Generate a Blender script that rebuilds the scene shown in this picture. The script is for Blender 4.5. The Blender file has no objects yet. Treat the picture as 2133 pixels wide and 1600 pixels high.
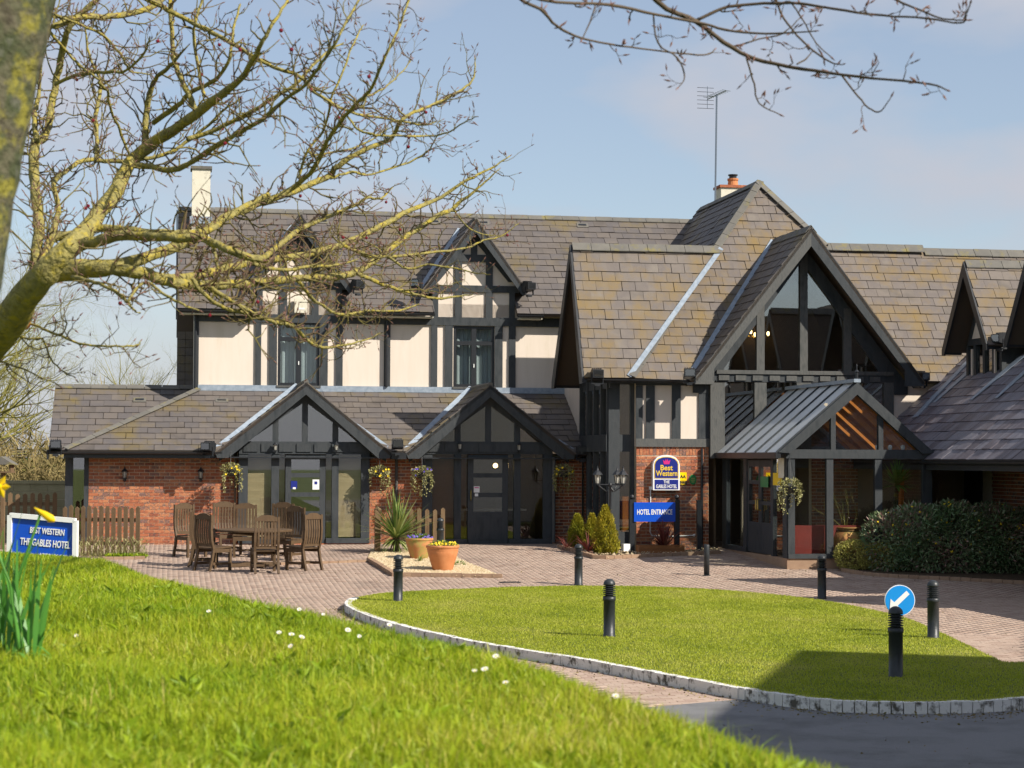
import bpy, math, random
import numpy as np
from mathutils import Vector, Matrix
random.seed(7)
RNG = np.random.default_rng(11)
S = bpy.context.scene
COL = S.collection
# ------------------------------------------------------------------ camera
F = 4200.0; EYE = Vector((0, 0, 2.4)); PITCH = math.atan(155 / F); ROLL = 0.004
_r0 = Vector((1, 0, 0)); _u0 = Vector((0, -math.sin(PITCH), math.cos(PITCH)))
FWD = Vector((0, math.cos(PITCH), math.sin(PITCH)))
RIGHT = _r0 * math.cos(ROLL) + _u0 * math.sin(ROLL)
UP = _u0 * math.cos(ROLL) - _r0 * math.sin(ROLL)
cam_d = bpy.data.cameras.new('camera'); cam = bpy.data.objects.new('camera', cam_d); COL.objects.link(cam)
cam.matrix_world = Matrix(((RIGHT.x, UP.x, -FWD.x, 0), (RIGHT.y, UP.y, -FWD.y, 0), (RIGHT.z, UP.z, -FWD.z, EYE.z), (0, 0, 0, 1)))
cam_d.sensor_width = 36; cam_d.lens = 36 * F / 2133; cam_d.clip_start = 0.05; cam_d.clip_end = 4000
cam_d.dof.use_dof = True; cam_d.dof.focus_distance = 38; cam_d.dof.aperture_fstop = 10
S.camera = cam
# ------------------------------------------------------------------ world and sun
SUN_EL = math.radians(38); SUN_AZ = math.radians(31)      # azimuth: degrees from +X toward the camera side (-Y)
to_sun = Vector((math.cos(SUN_EL) * math.cos(SUN_AZ), -math.cos(SUN_EL) * math.sin(SUN_AZ), math.sin(SUN_EL)))
W = bpy.data.worlds.new('World'); S.world = W; W.use_nodes = True
wn = W.node_tree.nodes; wl = W.node_tree.links
for n in list(wn): wn.remove(n)
wo = wn.new('ShaderNodeOutputWorld'); bg = wn.new('ShaderNodeBackground'); bg.inputs[1].default_value = 0.065
sky = wn.new('ShaderNodeTexSky'); sky.sky_type = 'NISHITA'; sky.sun_disc = False
sky.sun_elevation = SUN_EL; sky.sun_rotation = math.atan2(to_sun.x, to_sun.y); sky.altitude = 60; sky.air_density = 1.0; sky.dust_density = 0.3; sky.ozone_density = 2.2
tc = wn.new('ShaderNodeTexCoord'); mp = wn.new('ShaderNodeMapping'); mp.inputs['Scale'].default_value = (5, 5, 11); mp.inputs['Location'].default_value = (0.6, 2.3, 0.4)
nz = wn.new('ShaderNodeTexNoise'); nz.inputs['Scale'].default_value = 1.3; nz.inputs['Detail'].default_value = 5; nz.inputs['Roughness'].default_value = 0.5
cr = wn.new('ShaderNodeValToRGB'); cr.color_ramp.elements[0].position = 0.43; cr.color_ramp.elements[1].position = 0.66
cr.color_ramp.elements[0].color = (.34, .34, .34, 1); cr.color_ramp.elements[1].color = (0.95, 0.95, 0.95, 1)
mx = wn.new('ShaderNodeMix'); mx.data_type = 'RGBA'; mx.inputs['B'].default_value = (4.3, 4.42, 4.95, 1)
wl.new(tc.outputs['Generated'], mp.inputs[0]); wl.new(mp.outputs[0], nz.inputs['Vector']); wl.new(nz.outputs['Fac'], cr.inputs[0])
sx_ = wn.new('ShaderNodeSeparateXYZ'); hz = wn.new('ShaderNodeMapRange'); hz.interpolation_type = 'SMOOTHSTEP'; hz.inputs[1].default_value = 0.0; hz.inputs[2].default_value = 0.16; hz.inputs[3].default_value = 0.93; hz.inputs[4].default_value = 0.0
mxm = wn.new('ShaderNodeMath'); mxm.operation = 'MAXIMUM'; wl.new(tc.outputs['Generated'], sx_.inputs[0]); wl.new(sx_.outputs['Z'], hz.inputs[0]); wl.new(hz.outputs[0], mxm.inputs[0]); wl.new(cr.outputs[0], mxm.inputs[1])
wl.new(mxm.outputs[0], mx.inputs['Factor']); wl.new(sky.outputs[0], mx.inputs['A']); wl.new(mx.outputs['Result'], bg.inputs[0]); wl.new(bg.outputs[0], wo.inputs[0])
sd = bpy.data.lights.new('sun', 'SUN'); sd.energy = 3.65; sd.angle = math.radians(0.5); sd.color = (1, 0.93, 0.82)
so = bpy.data.objects.new('sun', sd); COL.objects.link(so); so.rotation_euler = (-to_sun).to_track_quat('-Z', 'Y').to_euler()
S.view_settings.view_transform = 'Standard'; S.view_settings.look = 'None'; S.view_settings.exposure = 1.0; S.view_settings.gamma = 1
S.cycles.use_denoising = True; S.cycles.max_bounces = 7; S.cycles.transparent_max_bounces = 24; S.cycles.caustics_reflective = False; S.cycles.caustics_refractive = False
# ------------------------------------------------------------------ pixel <-> world
def ray(px, py):
    return FWD + RIGHT * ((px - 1066.5) / F) + UP * ((800 - py) / F)
def project(p):
    d = Vector(p) - EYE; k = d.dot(FWD)
    return 1066.5 + F * d.dot(RIGHT) / k, 800 - F * d.dot(UP) / k, k
def at_z(px, py, z):
    r = ray(px, py); return EYE + r * ((z - EYE.z) / r.z)
def at_y(px, py, Y):
    r = ray(px, py); return EYE + r * (Y / r.y)
def gz(X, Y): return np.clip(0.045 * (np.asarray(Y, float) - 35.5), 0, 0.42)
def ground(px, py, off=0.0):
    z = 0.0
    for _ in range(30):
        p = at_z(px, py, z + off)
        z = 0.6 * z + 0.4 * float(gz(p.x, p.y))
    return Vector((p.x, p.y, float(gz(p.x, p.y)) + off))
# building frame (u to the right along the facade, v into the building)
KT = 0.17; TH = math.atan(KT); CU, SU = math.cos(TH), math.sin(TH)
OX, OY = -4.69, 46.05
def loc_of(p): return Vector(((p.x - OX) * CU + (p.y - OY) * SU, -(p.x - OX) * SU + (p.y - OY) * CU, p.z))
def world_of(u, v, z): return Vector((OX + u * CU - v * SU, OY + u * SU + v * CU, z))
EL = loc_of(EYE)
def lray(px, py):
    r = ray(px, py); return Vector((r.x * CU + r.y * SU, -r.x * SU + r.y * CU, r.z))
def onv(px, py, v):
    r = lray(px, py); p = EL + r * ((v - EL.y) / r.y); return p.x, p.z
def onu(px, py, u):
    r = lray(px, py); p = EL + r * ((u - EL.x) / r.x); return p.y, p.z
def P(px, py, v):
    u, z = onv(px, py, v); return Vector((u, v, z))
# ------------------------------------------------------------------ mesh builder
class MB:
    def __init__(s): s.v = []; s.f = []; s.t = []; s.m = []
    def add(s, vs, fs, tint=0.5, mi=0):
        o = len(s.v); s.v.extend([tuple(p) for p in vs])
        for f in fs: s.f.append(tuple(i + o for i in f)); s.t.append(tint); s.m.append(mi)
        return s
    def box(s, a, b, tint=0.5, mi=0):
        x0, y0, z0 = a; x1, y1, z1 = b
        return s.add([(x0, y0, z0), (x1, y0, z0), (x1, y1, z0), (x0, y1, z0), (x0, y0, z1), (x1, y0, z1), (x1, y1, z1), (x0, y1, z1)],
              [(0, 3, 2, 1), (4, 5, 6, 7), (0, 1, 5, 4), (1, 2, 6, 5), (2, 3, 7, 6), (3, 0, 4, 7)], tint, mi)
    def prism(s, poly, ext, tint=0.5, mi=0):
        n = len(poly); e = Vector(ext); p = [Vector(q) for q in poly]
        nn = Vector((0, 0, 0))
        for i in range(n): nn += p[i].cross(p[(i + 1) % n])
        if nn.dot(e) > 0: p.reverse()
        vs = p + [q + e for q in p]
        return s.add(vs, [tuple(range(n)), tuple(reversed(range(n, 2 * n)))] + [(i, n + i, n + (i + 1) % n, (i + 1) % n) for i in range(n)], tint, mi)
    def bar(s, p, q, w, h, up=(0, 0, 1), tint=0.5):
        p = Vector(p); q = Vector(q); d = (q - p).normalized(); sd = d.cross(Vector(up))
        if sd.length < 1e-4: sd = Vector((1, 0, 0))
        sd.normalize(); uu = sd.cross(d).normalized()
        c = [sd * (-w / 2) + uu * (-h / 2), sd * (w / 2) + uu * (-h / 2), sd * (w / 2) + uu * (h / 2), sd * (-w / 2) + uu * (h / 2)]
        return s.add([p + x for x in c] + [q + x for x in c], [(3, 2, 1, 0), (4, 5, 6, 7), (0, 1, 5, 4), (1, 2, 6, 5), (2, 3, 7, 6), (3, 0, 4, 7)], tint)
    def tube(s, pts, rad, n=6, tint=0.5, caps=True):
        pts = [Vector(p) for p in pts]; m = len(pts)
        if not hasattr(rad, '__len__'): rad = [rad] * m
        d0 = (pts[1] - pts[0]).normalized(); a = d0.cross(Vector((0.31, 0.13, 0.94)))
        if a.length < 1e-3: a = d0.cross(Vector((1, 0, 0)))
        a.normalize(); vs = []
        for i in range(m):
            d = (pts[min(i + 1, m - 1)] - pts[max(i - 1, 0)]).normalized()
            a = (a - d * a.dot(d)).normalized(); b = d.cross(a)
            for k in range(n):
                th = 2 * math.pi * k / n
                vs.append(pts[i] + (a * math.cos(th) + b * math.sin(th)) * rad[i])
        fs = [(i * n + k, i * n + (k + 1) % n, (i + 1) * n + (k + 1) % n, (i + 1) * n + k) for i in range(m - 1) for k in range(n)]
        if caps: fs += [tuple(reversed(range(n))), tuple(range((m - 1) * n, m * n))]
        return s.add(vs, fs, tint)
    def lathe(s, prof, n=20, c=(0, 0, 0), tint=0.5, sx=1, sy=1):
        vs = [(c[0] + r * sx * math.cos(2 * math.pi * k / n), c[1] + r * sy * math.sin(2 * math.pi * k / n), c[2] + z) for r, z in prof for k in range(n)]
        m = len(prof)
        fs = [(i * n + k, i * n + (k + 1) % n, (i + 1) * n + (k + 1) % n, (i + 1) * n + k) for i in range(m - 1) for k in range(n)]
        fs += [tuple(reversed(range(n))), tuple(range((m - 1) * n, m * n))]
        return s.add(vs, fs, tint)
    def ball(s, c, r, n=8, m=5, tint=0.5, sz=1):
        return s.lathe([(max(1e-4, r * math.sin(math.pi * i / m)), -r * sz * math.cos(math.pi * i / m)) for i in range(m + 1)], n, c, tint)
    def build(s, name, mat, parent=None, smooth=False, loc=None, rotz=0.0):
        me = bpy.data.meshes.new(name); me.from_pydata(s.v, [], s.f); me.update()
        at = me.attributes.new('tint', 'FLOAT', 'FACE'); at.data.foreach_set('value', np.array(s.t, 'f'))
        mats = mat if isinstance(mat, (list, tuple)) else [mat]
        for mm in mats: me.materials.append(M[mm])
        if len(mats) > 1: me.polygons.foreach_set('material_index', np.array(s.m, 'i'))
        if smooth: me.polygons.foreach_set('use_smooth', np.ones(len(s.f), bool))
        return link(name, me, parent, loc, rotz)
def link(name, me, parent=None, loc=None, rotz=0.0):
    o = bpy.data.objects.new(name, me); COL.objects.link(o)
    if parent is not None: o.parent = parent
    if loc is not None: o.location = loc
    if rotz: o.rotation_euler = (0, 0, rotz)
    return o
def npmesh(name, V, T, tint, mat, parent=None, smooth=False):
    """triangles from numpy arrays, tint per triangle"""
    me = bpy.data.meshes.new(name); n = len(T)
    me.vertices.add(len(V)); me.vertices.foreach_set('co', np.ascontiguousarray(V, 'f').ravel())
    me.loops.add(3 * n); me.loops.foreach_set('vertex_index', np.ascontiguousarray(T, 'i').ravel())
    me.polygons.add(n); me.polygons.foreach_set('loop_start', np.arange(0, 3 * n, 3, dtype='i'))
    try: me.polygons.foreach_set('loop_total', np.full(n, 3, 'i'))
    except Exception: pass
    me.update(calc_edges=True); me.validate()
    at = me.attributes.new('tint', 'FLOAT', 'FACE'); at.data.foreach_set('value', np.ascontiguousarray(tint, 'f'))
    me.materials.append(M[mat])
    if smooth: me.polygons.foreach_set('use_smooth', np.ones(n, bool))
    return link(name, me, parent)
def tag(o, label=None, cat=None, group=None, kind=None):
    if label: o['label'] = label
    if cat: o['category'] = cat
    if group: o['group'] = group
    if kind: o['kind'] = kind
    return o
def thing(name, label, cat, loc=(0, 0, 0), rotz=0.0, group=None):
    o = bpy.data.objects.new(name, None); COL.objects.link(o); o.location = loc; o.rotation_euler = (0, 0, rotz); o.empty_display_size = 0.1
    return tag(o, label, cat, group)
def copy_tree(o, parent=None):
    c = o.copy(); COL.objects.link(c); c.parent = parent
    for ch in o.children: copy_tree(ch, c)
    return c
def in_poly(x, y, poly):
    x = np.asarray(x, float); y = np.asarray(y, float); r = np.zeros(x.shape, bool); n = len(poly)
    for i in range(n):
        x0, y0 = poly[i][:2]; x1, y1 = poly[(i + 1) % n][:2]
        if y0 == y1: continue
        c = ((y0 > y) != (y1 > y)) & (x < (x1 - x0) * (y - y0) / (y1 - y0) + x0); r ^= c
    return r
def smooth_line(pts, per=6):
    """Catmull-Rom through 2D/3D/4D points"""
    q = [np.array(p, float) for p in pts]; out = []
    for i in range(len(q) - 1):
        a = q[max(i - 1, 0)]; b = q[i]; c = q[i + 1]; d = q[min(i + 2, len(q) - 1)]
        for k in range(per):
            t = k / per
            out.append(0.5 * (2 * b + (c - a) * t + (2 * a - 5 * b + 4 * c - d) * t * t + (3 * b - a - 3 * c + d) * t ** 3))
    out.append(q[-1]); return out
# ------------------------------------------------------------------ materials
M = {}
def mat(name, ramp, rough=0.7, noise=8.0, nmix=0.5, bump=0.0, bscale=40.0, spec=0.3, metal=0.0, detail=4.0, stain=None, transl=0.0, coord='Object', stretch=None):
    """ramp: colours blended by piece tint (1-nmix) and noise (nmix); stain=(colour, scale, lo, hi)"""
    m = bpy.data.materials.new(name); m.use_nodes = True; M[name] = m
    nt = m.node_tree; N = nt.nodes; L = nt.links; b = N['Principled BSDF']
    b.inputs['Roughness'].default_value = rough; b.inputs['Metallic'].default_value = metal; b.inputs['Specular IOR Level'].default_value = spec
    t = N.new('ShaderNodeTexCoord'); vec = t.outputs[coord]
    if stretch:
        mpn = N.new('ShaderNodeMapping'); mpn.inputs['Scale'].default_value = stretch; L.new(vec, mpn.inputs[0]); vec = mpn.outputs[0]
    no = N.new('ShaderNodeTexNoise'); no.inputs['Scale'].default_value = noise; no.inputs['Detail'].default_value = detail; L.new(vec, no.inputs['Vector'])
    at = N.new('ShaderNodeAttribute'); at.attribute_name = 'tint'
    mr = N.new('ShaderNodeMapRange'); mr.inputs[1].default_value = 0.3; mr.inputs[2].default_value = 0.7; L.new(no.outputs['Fac'], mr.inputs[0])
    mixf = N.new('ShaderNodeMix'); mixf.inputs[0].default_value = nmix; L.new(at.outputs['Fac'], mixf.inputs[2]); L.new(mr.outputs[0], mixf.inputs[3])
    r = N.new('ShaderNodeValToRGB'); e = r.color_ramp.elements
    for i, c in enumerate(ramp):
        pos = i / max(1, len(ramp) - 1)
        if i < 2 and len(ramp) > 1: el = e[i]; el.position = pos
        elif len(ramp) == 1: el = e[0]; e[1].color = (*c, 1)
        else: el = e.new(pos)
        el.color = (*c, 1)
    L.new(mixf.outputs[0], r.inputs[0]); col = r.outputs[0]
    if stain:
        c, sc, lo, hi = stain
        n2 = N.new('ShaderNodeTexNoise'); n2.inputs['Scale'].default_value = sc; n2.inputs['Detail'].default_value = 6; n2.inputs['Roughness'].default_value = 0.65; L.new(vec, n2.inputs['Vector'])
        m2 = N.new('ShaderNodeMapRange'); m2.inputs[1].default_value = lo; m2.inputs[2].default_value = hi; L.new(n2.outputs['Fac'], m2.inputs[0])
        mc = N.new('ShaderNodeMix'); mc.data_type = 'RGBA'; L.new(m2.outputs[0], mc.inputs['Factor']); L.new(col, mc.inputs['A']); mc.inputs['B'].default_value = (*c, 1); col = mc.outputs['Result']
    L.new(col, b.inputs['Base Color'])
    if bump:
        n3 = N.new('ShaderNodeTexNoise'); n3.inputs['Scale'].default_value = bscale; n3.inputs['Detail'].default_value = 5; L.new(vec, n3.inputs['Vector'])
        bp = N.new('ShaderNodeBump'); bp.inputs['Strength'].default_value = bump; bp.inputs['Distance'].default_value = 0.02; L.new(n3.outputs['Fac'], bp.inputs['Height']); L.new(bp.outputs[0], b.inputs['Normal'])
    if transl:
        tr = N.new('ShaderNodeBsdfTranslucent'); L.new(col, tr.inputs[0]); ms = N.new('ShaderNodeMixShader'); ms.inputs[0].default_value = transl
        out = N['Material Output']; L.new(b.outputs[0], ms.inputs[1]); L.new(tr.outputs[0], ms.inputs[2]); L.new(ms.outputs[0], out.inputs[0])
    return m
def emat(name, c, s):
    m = bpy.data.materials.new(name); m.use_nodes = True; M[name] = m
    b = m.node_tree.nodes['Principled BSDF']; b.inputs['Base Color'].default_value = (*c, 1); b.inputs['Emission Color'].default_value = (*c, 1); b.inputs['Emission Strength'].default_value = s
def glass(name, tint, refl=1.0, rough=0.01, base=0.03):
    m = bpy.data.materials.new(name); m.use_nodes = True; M[name] = m
    N = m.node_tree.nodes; L = m.node_tree.links; N.remove(N['Principled BSDF'])
    t = N.new('ShaderNodeBsdfTransparent'); t.inputs[0].default_value = (*tint, 1)
    g = N.new('ShaderNodeBsdfGlossy'); g.inputs['Roughness'].default_value = rough; g.inputs[0].default_value = (refl, refl, refl, 1)
    lw = N.new('ShaderNodeLayerWeight'); lw.inputs[0].default_value = 0.5
    pw = N.new('ShaderNodeMath'); pw.operation = 'POWER'; pw.inputs[1].default_value = 4.0; L.new(lw.outputs['Facing'], pw.inputs[0])
    ad = N.new('ShaderNodeMath'); ad.operation = 'MULTIPLY_ADD'; ad.inputs[1].default_value = 0.9; ad.inputs[2].default_value = base; ad.use_clamp = True; L.new(pw.outputs[0], ad.inputs[0])
    x = N.new('ShaderNodeMixShader'); L.new(ad.outputs[0], x.inputs[0]); L.new(t.outputs[0], x.inputs[1]); L.new(g.outputs[0], x.inputs[2]); L.new(x.outputs[0], N['Material Output'].inputs[0])
mat('slate', [(.08, .07, .064), (.135, .115, .1), (.105, .094, .092), (.155, .132, .112)], .62, 2.2, .35, .25, 60, stain=((.16, .12, .045), .9, .52, .72))
mat('slate_lichen', [(.1, .086, .075), (.16, .135, .115), (.13, .11, .1), (.18, .155, .13)], .62, 2.4, .5, .25, 60, stain=((.19, .13, .05), 1.5, .45, .68))
mat('slate_sky_shade', [(.1, .09, .105), (.14, .12, .135), (.22, .21, .24), (.12, .105, .12)], .45, 1.2, .5, .2, 60, stretch=(1, 4, 1))  # wing slates: shade and reflected sky put into the purple; streaks are lead staining
mat('ridge', [(.11, .105, .095), (.16, .15, .13)], .8, 5, .6, .3, 50, stain=((.2, .17, .06), 3, .55, .7))
mat('deck', [(.09, .07, .055)], .9)
mat('timber', [(.02, .026, .03), (.045, .05, .054), (.03, .037, .042)], .55, 9, .7, .25, 70, spec=.35, stretch=(1, 1, .3))
mat('timber_worn', [(.05, .055, .055), (.1, .1, .095), (.07, .075, .075)], .7, 14, .7, .3, 60, stretch=(1, 1, .3))
mat('black', [(.014, .016, .019), (.022, .024, .028)], .4, 20, .6, .1, 90, spec=.45)
mat('plaster', [(.68, .59, .495), (.72, .63, .54)], .9, 3, .8, .15, 120, stain=((.58, .5, .38), 1.4, .56, .85), stretch=(3, 3, .45))
mat('mortar', [(.62, .52, .38), (.72, .62, .47)], .95, 20, .8, .3, 150)
mat('brick', [(.07, .055, .06), (.26, .085, .05), (.42, .15, .07), (.34, .11, .06), (.5, .21, .1), (.16, .1, .09), (.4, .17, .11)], .9, 14, .3, .5, 120, stain=((.5, .4, .32), 6, .66, .9))
mat('lead', [(.2, .25, .31), (.33, .38, .44)], .45, 12, .8, .2, 40, spec=.5)
mat('interior', [(.13, .095, .065), (.18, .13, .085)], .9)
mat('blind', [(.66, .52, .33), (.58, .44, .26)], .6, 3, .5)
mat('blind_wood', [(.3, .12, .04), (.24, .09, .03)], .6, 3, .5)
mat('curtain', [(.3, .36, .38), (.44, .5, .52)], .9, 9, .6, stretch=(6, 1, .2))
mat('orange_wood', [(.55, .17, .03), (.68, .25, .05)], .5, 4, .7, .1, 60, stretch=(1, 6, 1))
mat('sofa', [(.2, .03, .025), (.28, .045, .035)], .6, 6, .7)
mat('brass', [(.5, .36, .12)], .3, metal=1.0)
mat('white', [(.75, .75, .73), (.82, .82, .8)], .5, 8, .6)
mat('paint_white', [(.7, .69, .66), (.8, .79, .77)], .85, 9, .7, .3, 60, stain=((.12, .11, .09), 9, .5, .64))
mat('cream', [(.62, .58, .46), (.7, .66, .54)], .85, 6, .7, .25, 70, stain=((.3, .27, .22), 5, .55, .8))
mat('terracotta', [(.46, .17, .06), (.56, .24, .1)], .75, 6, .7, .15, 80, stain=((.6, .4, .25), 4, .62, .85))
mat('terracotta_aged', [(.42, .17, .06), (.5, .24, .1)], .8, 6, .7, .2, 80, stain=((.33, .29, .08), 5, .45, .65))
mat('paver', [(.28, .19, .145), (.385, .28, .22), (.44, .335, .265), (.33, .24, .195)], .9, 3, .3, .25, 120, stain=((.2, .15, .12), .5, .55, .8))
mat('paver_joint', [(.11, .085, .065), (.16, .12, .09)], .95, 6, .8)
mat('edging', [(.28, .18, .12), (.38, .26, .17)], .9, 6, .5, .3, 90)
mat('asphalt', [(.17, .172, .178), (.245, .243, .245)], .85, 90, .8, .6, 260, stain=((.12, .12, .12), 1.1, .46, .75))
mat('earth', [(.06, .04, .022), (.1, .07, .04)], .95, 12, .8, .6, 60)
mat('field', [(.07, .1, .02), (.11, .14, .03)], .95, .4, .8, .4, 8)
mat('lawn_soil', [(.075, .1, .015), (.11, .14, .022)], .95, 5, .8, .5, 60)
mat('grass', [(.17, .22, .012), (.31, .37, .02), (.42, .46, .035), (.48, .48, .08), (.52, .45, .18)], .55, .9, .25, spec=.35, transl=.35)
mat('bank_grass', [(.08, .16, .008), (.2, .31, .01), (.32, .41, .014), (.44, .45, .03), (.6, .5, .16)], .5, .8, .25, spec=.35, transl=.35)
mat('leaf_dark', [(.07, .13, .055), (.1, .18, .07), (.17, .22, .11), (.28, .15, .13), (.34, .28, .22)], .4, 1.3, .3, spec=.5)
mat('leaf_gold', [(.16, .18, .03), (.34, .33, .07), (.55, .5, .16), (.4, .3, .1)], .5, 3, .3, transl=.2)
mat('leaf_ivy', [(.08, .1, .02), (.2, .2, .06), (.45, .42, .2), (.25, .22, .08)], .5, 5, .3, transl=.2)
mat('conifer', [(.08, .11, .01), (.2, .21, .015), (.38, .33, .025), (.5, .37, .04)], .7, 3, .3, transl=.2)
mat('spike_green', [(.05, .11, .02), (.13, .22, .04), (.28, .34, .1), (.45, .43, .2)], .45, 3, .25, transl=.15)
mat('spike_red', [(.1, .02, .02), (.2, .05, .04), (.16, .06, .05), (.28, .14, .1)], .45, 3, .25, transl=.15)
mat('daff_leaf', [(.07, .24, .03), (.13, .34, .06)], .4, 6, .6, transl=.3)
mat('palm_leaf', [(.08, .2, .03), (.15, .34, .05), (.3, .46, .12)], .45, 3, .3, transl=.25)
mat('daff_yellow', [(.85, .55, .0), (.95, .7, .02)], .5, 6, .6, transl=.25)
mat('petal_white', [(.8, .78, .76), (.85, .8, .82)], .6, 6, .6)
mat('petal_yellow', [(.75, .5, .01), (.85, .66, .04)], .6, 6, .4)
mat('petal_purple', [(.06, .04, .3), (.16, .1, .5)], .6, 6, .4)
mat('bark', [(.13, .11, .04), (.24, .21, .07), (.34, .29, .1)], .9, 30, .75, .8, 60, stain=((.38, .3, .04), 24, .49, .64))
mat('bark_near', [(.028, .02, .014), (.1, .09, .055), (.05, .06, .025), (.13, .125, .1)], .9, 16, .8, .8, 40, stain=((.2, .18, .03), 11, .52, .62))
mat('twig', [(.06, .045, .02), (.16, .135, .035), (.1, .065, .045), (.2, .16, .04)], .8, 8, .3)
mat('twig_dark', [(.045, .032, .022), (.09, .065, .04), (.06, .04, .03)], .8, 8, .4)
mat('berry', [(.16, .01, .02)], .35)
mat('bud', [(.13, .06, .045), (.2, .11, .08)], .6)
mat('cutwood', [(.42, .16, .06), (.3, .1, .04)], .8, 20, .8)
mat('far_twig', [(.12, .11, .03), (.2, .185, .045), (.26, .23, .06)], .9, .5, .4)
mat('scrub', [(.11, .08, .03), (.2, .15, .06), (.26, .21, .09), (.14, .15, .04)], .9, .3, .5)
mat('fence_wood', [(.1, .06, .03), (.17, .11, .06), (.13, .085, .045)], .85, 5, .6, .3, 60, stretch=(3, 3, .5))
mat('teak', [(.05, .03, .016), (.1, .062, .032), (.075, .046, .025)], .6, 7, .6, .2, 60, stretch=(2, 2, .5))
mat('stone_wall', [(.3, .26, .15), (.42, .37, .22)], .95, 4, .5, .4, 60)
mat('gravel', [(.35, .25, .14), (.55, .43, .26), (.68, .58, .4)], .9, 40, .3)
mat('blue_sign', [(.005, .075, .52)], .3, spec=.5)
mat('navy', [(.012, .022, .2)], .35, spec=.5)
mat('gold', [(.75, .52, .06)], .4)
mat('pink', [(.6, .03, .2)], .4)
mat('aa_yellow', [(.85, .58, .0)], .4)
mat('green_sign', [(.02, .2, .06)], .4)
mat('road_blue', [(.01, .27, .72)], .35, spec=.5)
mat('sign_white', [(.8, .8, .8)], .4)
mat('bollard', [(.016, .02, .023), (.035, .04, .044)], .42, 8, .7, .1, 60, spec=.4, stain=((.13, .13, .13), 5, .64, .8))
mat('metal', [(.3, .32, .34)], .35, metal=1.0)
mat('cedar', [(.25, .1, .035), (.33, .14, .05)], .7, 6, .6, .2, 60, stretch=(.4, 3, 3))
emat('bulb', (1, .7, .3), 5)
mat('bulb_white', [(.8, .78, .7)], .3, transl=.5)
glass('pane', (.84, .85, .83), .9, .012, .2)
glass('pane_clear', (.9, .92, .91), .9, .012, .06)
glass('pane_roof', (.8, .84, .85), .97, .02, .25)
def pale_sheen(name, f):  # white diffuse mixed over plain glass, painting in its pale reflected look
    N = M[name].node_tree.nodes; L = M[name].node_tree.links; out = N['Material Output']; src = out.inputs[0].links[0].from_socket
    t = N.new('ShaderNodeBsdfTranslucent'); t.inputs[0].default_value = (.8, .82, .82, 1); d = N.new('ShaderNodeBsdfDiffuse'); d.inputs[0].default_value = (.78, .8, .8, 1)
    x = N.new('ShaderNodeMixShader'); x.inputs[0].default_value = .7; L.new(t.outputs[0], x.inputs[1]); L.new(d.outputs[0], x.inputs[2])
    y = N.new('ShaderNodeMixShader'); y.inputs[0].default_value = f; L.new(src, y.inputs[1]); L.new(x.outputs[0], y.inputs[2]); L.new(y.outputs[0], out.inputs[0])
pale_sheen('pane_roof', .85)
# ================================================================== GROUND
EDGE_X = [-900, 0, 210, 300, 400, 500, 625, 715, 800, 925, 1066, 1166, 1266, 1366, 1466, 1566, 1666, 1756, 2300]
EDGE_Y = [1138, 1146, 1162, 1192, 1220, 1240, 1260, 1275, 1300, 1325, 1370, 1400, 1440, 1470, 1500, 1535, 1570, 1602, 1800]
def bank_h(X, Y):
    X = np.asarray(X, float); Y = np.maximum(np.asarray(Y, float), 0.6)
    px = 1066 + F * X / Y
    ang = (np.interp(px, EDGE_X, EDGE_Y) - 955 - ROLL * (px - 1066)) / F
    h = np.interp(px, [0, 700, 1700], [.62, .55, .5]); dc = h / ang
    lump = .02 * np.sin(X * 1.9 + 1) * np.sin(Y * 1.3) + .012 * np.sin(X * 5.1 + Y * 3.7)
    t = np.clip(Y / dc, 0, 1); top = 2.4 - (.5 + (h - .5) * t) + lump * np.minimum(1, (1.15 - t) * 3) - .052
    x = np.maximum(Y - dc, 0); sl = np.interp(px, [150, 330, 800], [.062, .1, .42])
    return np.maximum(top - sl * x * x / (x + .8), gz(X, Y) - .3)
def grid_sheet(name, xs, ys, hf, matname, keep=None):
    XX, YY = np.meshgrid(xs, ys); ZZ = hf(XX, YY); nx, ny = len(xs), len(ys)
    V = np.stack([XX, YY, ZZ], -1).reshape(-1, 3)
    i = (np.arange(ny - 1)[:, None] * nx + np.arange(nx - 1)[None]).ravel()
    if keep is not None: i = i[keep(V[i, 0], V[i, 1], V[i, 2])]
    T = np.concatenate([np.stack([i, i + 1, i + nx + 1], 1), np.stack([i, i + nx + 1, i + nx], 1)])
    return npmesh(name, V, T, np.full(len(T), .5), matname, smooth=True)
g = grid_sheet('ground', np.array([-1500, -300, -80, -30, 0, 30, 80, 300, 1500.]), np.array([-300, -40, 0, 30, 35.5, 44.83, 60, 100, 300, 2500.]), lambda x, y: gz(x, y) - .05, 'field'); tag(g, kind='structure')
# grass bank (polar grid of columns seen from the path above, real height field)
rows = np.concatenate([np.linspace(.7, 4, 40), np.linspace(4.1, 14, 90), np.linspace(14.3, 46, 60)])
cols = np.linspace(-1.0, .75, 240)
V = np.array([[a * d, d, 0] for d in rows for a in cols]); V[:, 2] = bank_h(V[:, 0], V[:, 1])
nx = len(cols); i = (np.arange(len(rows) - 1)[:, None] * nx + np.arange(nx - 1)[None]).ravel()
i = i[V[i, 2] > gz(V[i, 0], V[i, 1]) - .25]
T = np.concatenate([np.stack([i, i + 1, i + nx + 1], 1), np.stack([i, i + nx + 1, i + nx], 1)])
b_ = npmesh('grass_bank', V, T, np.full(len(T), .5), 'lawn_soil', smooth=True); tag(b_, kind='structure')

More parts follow.
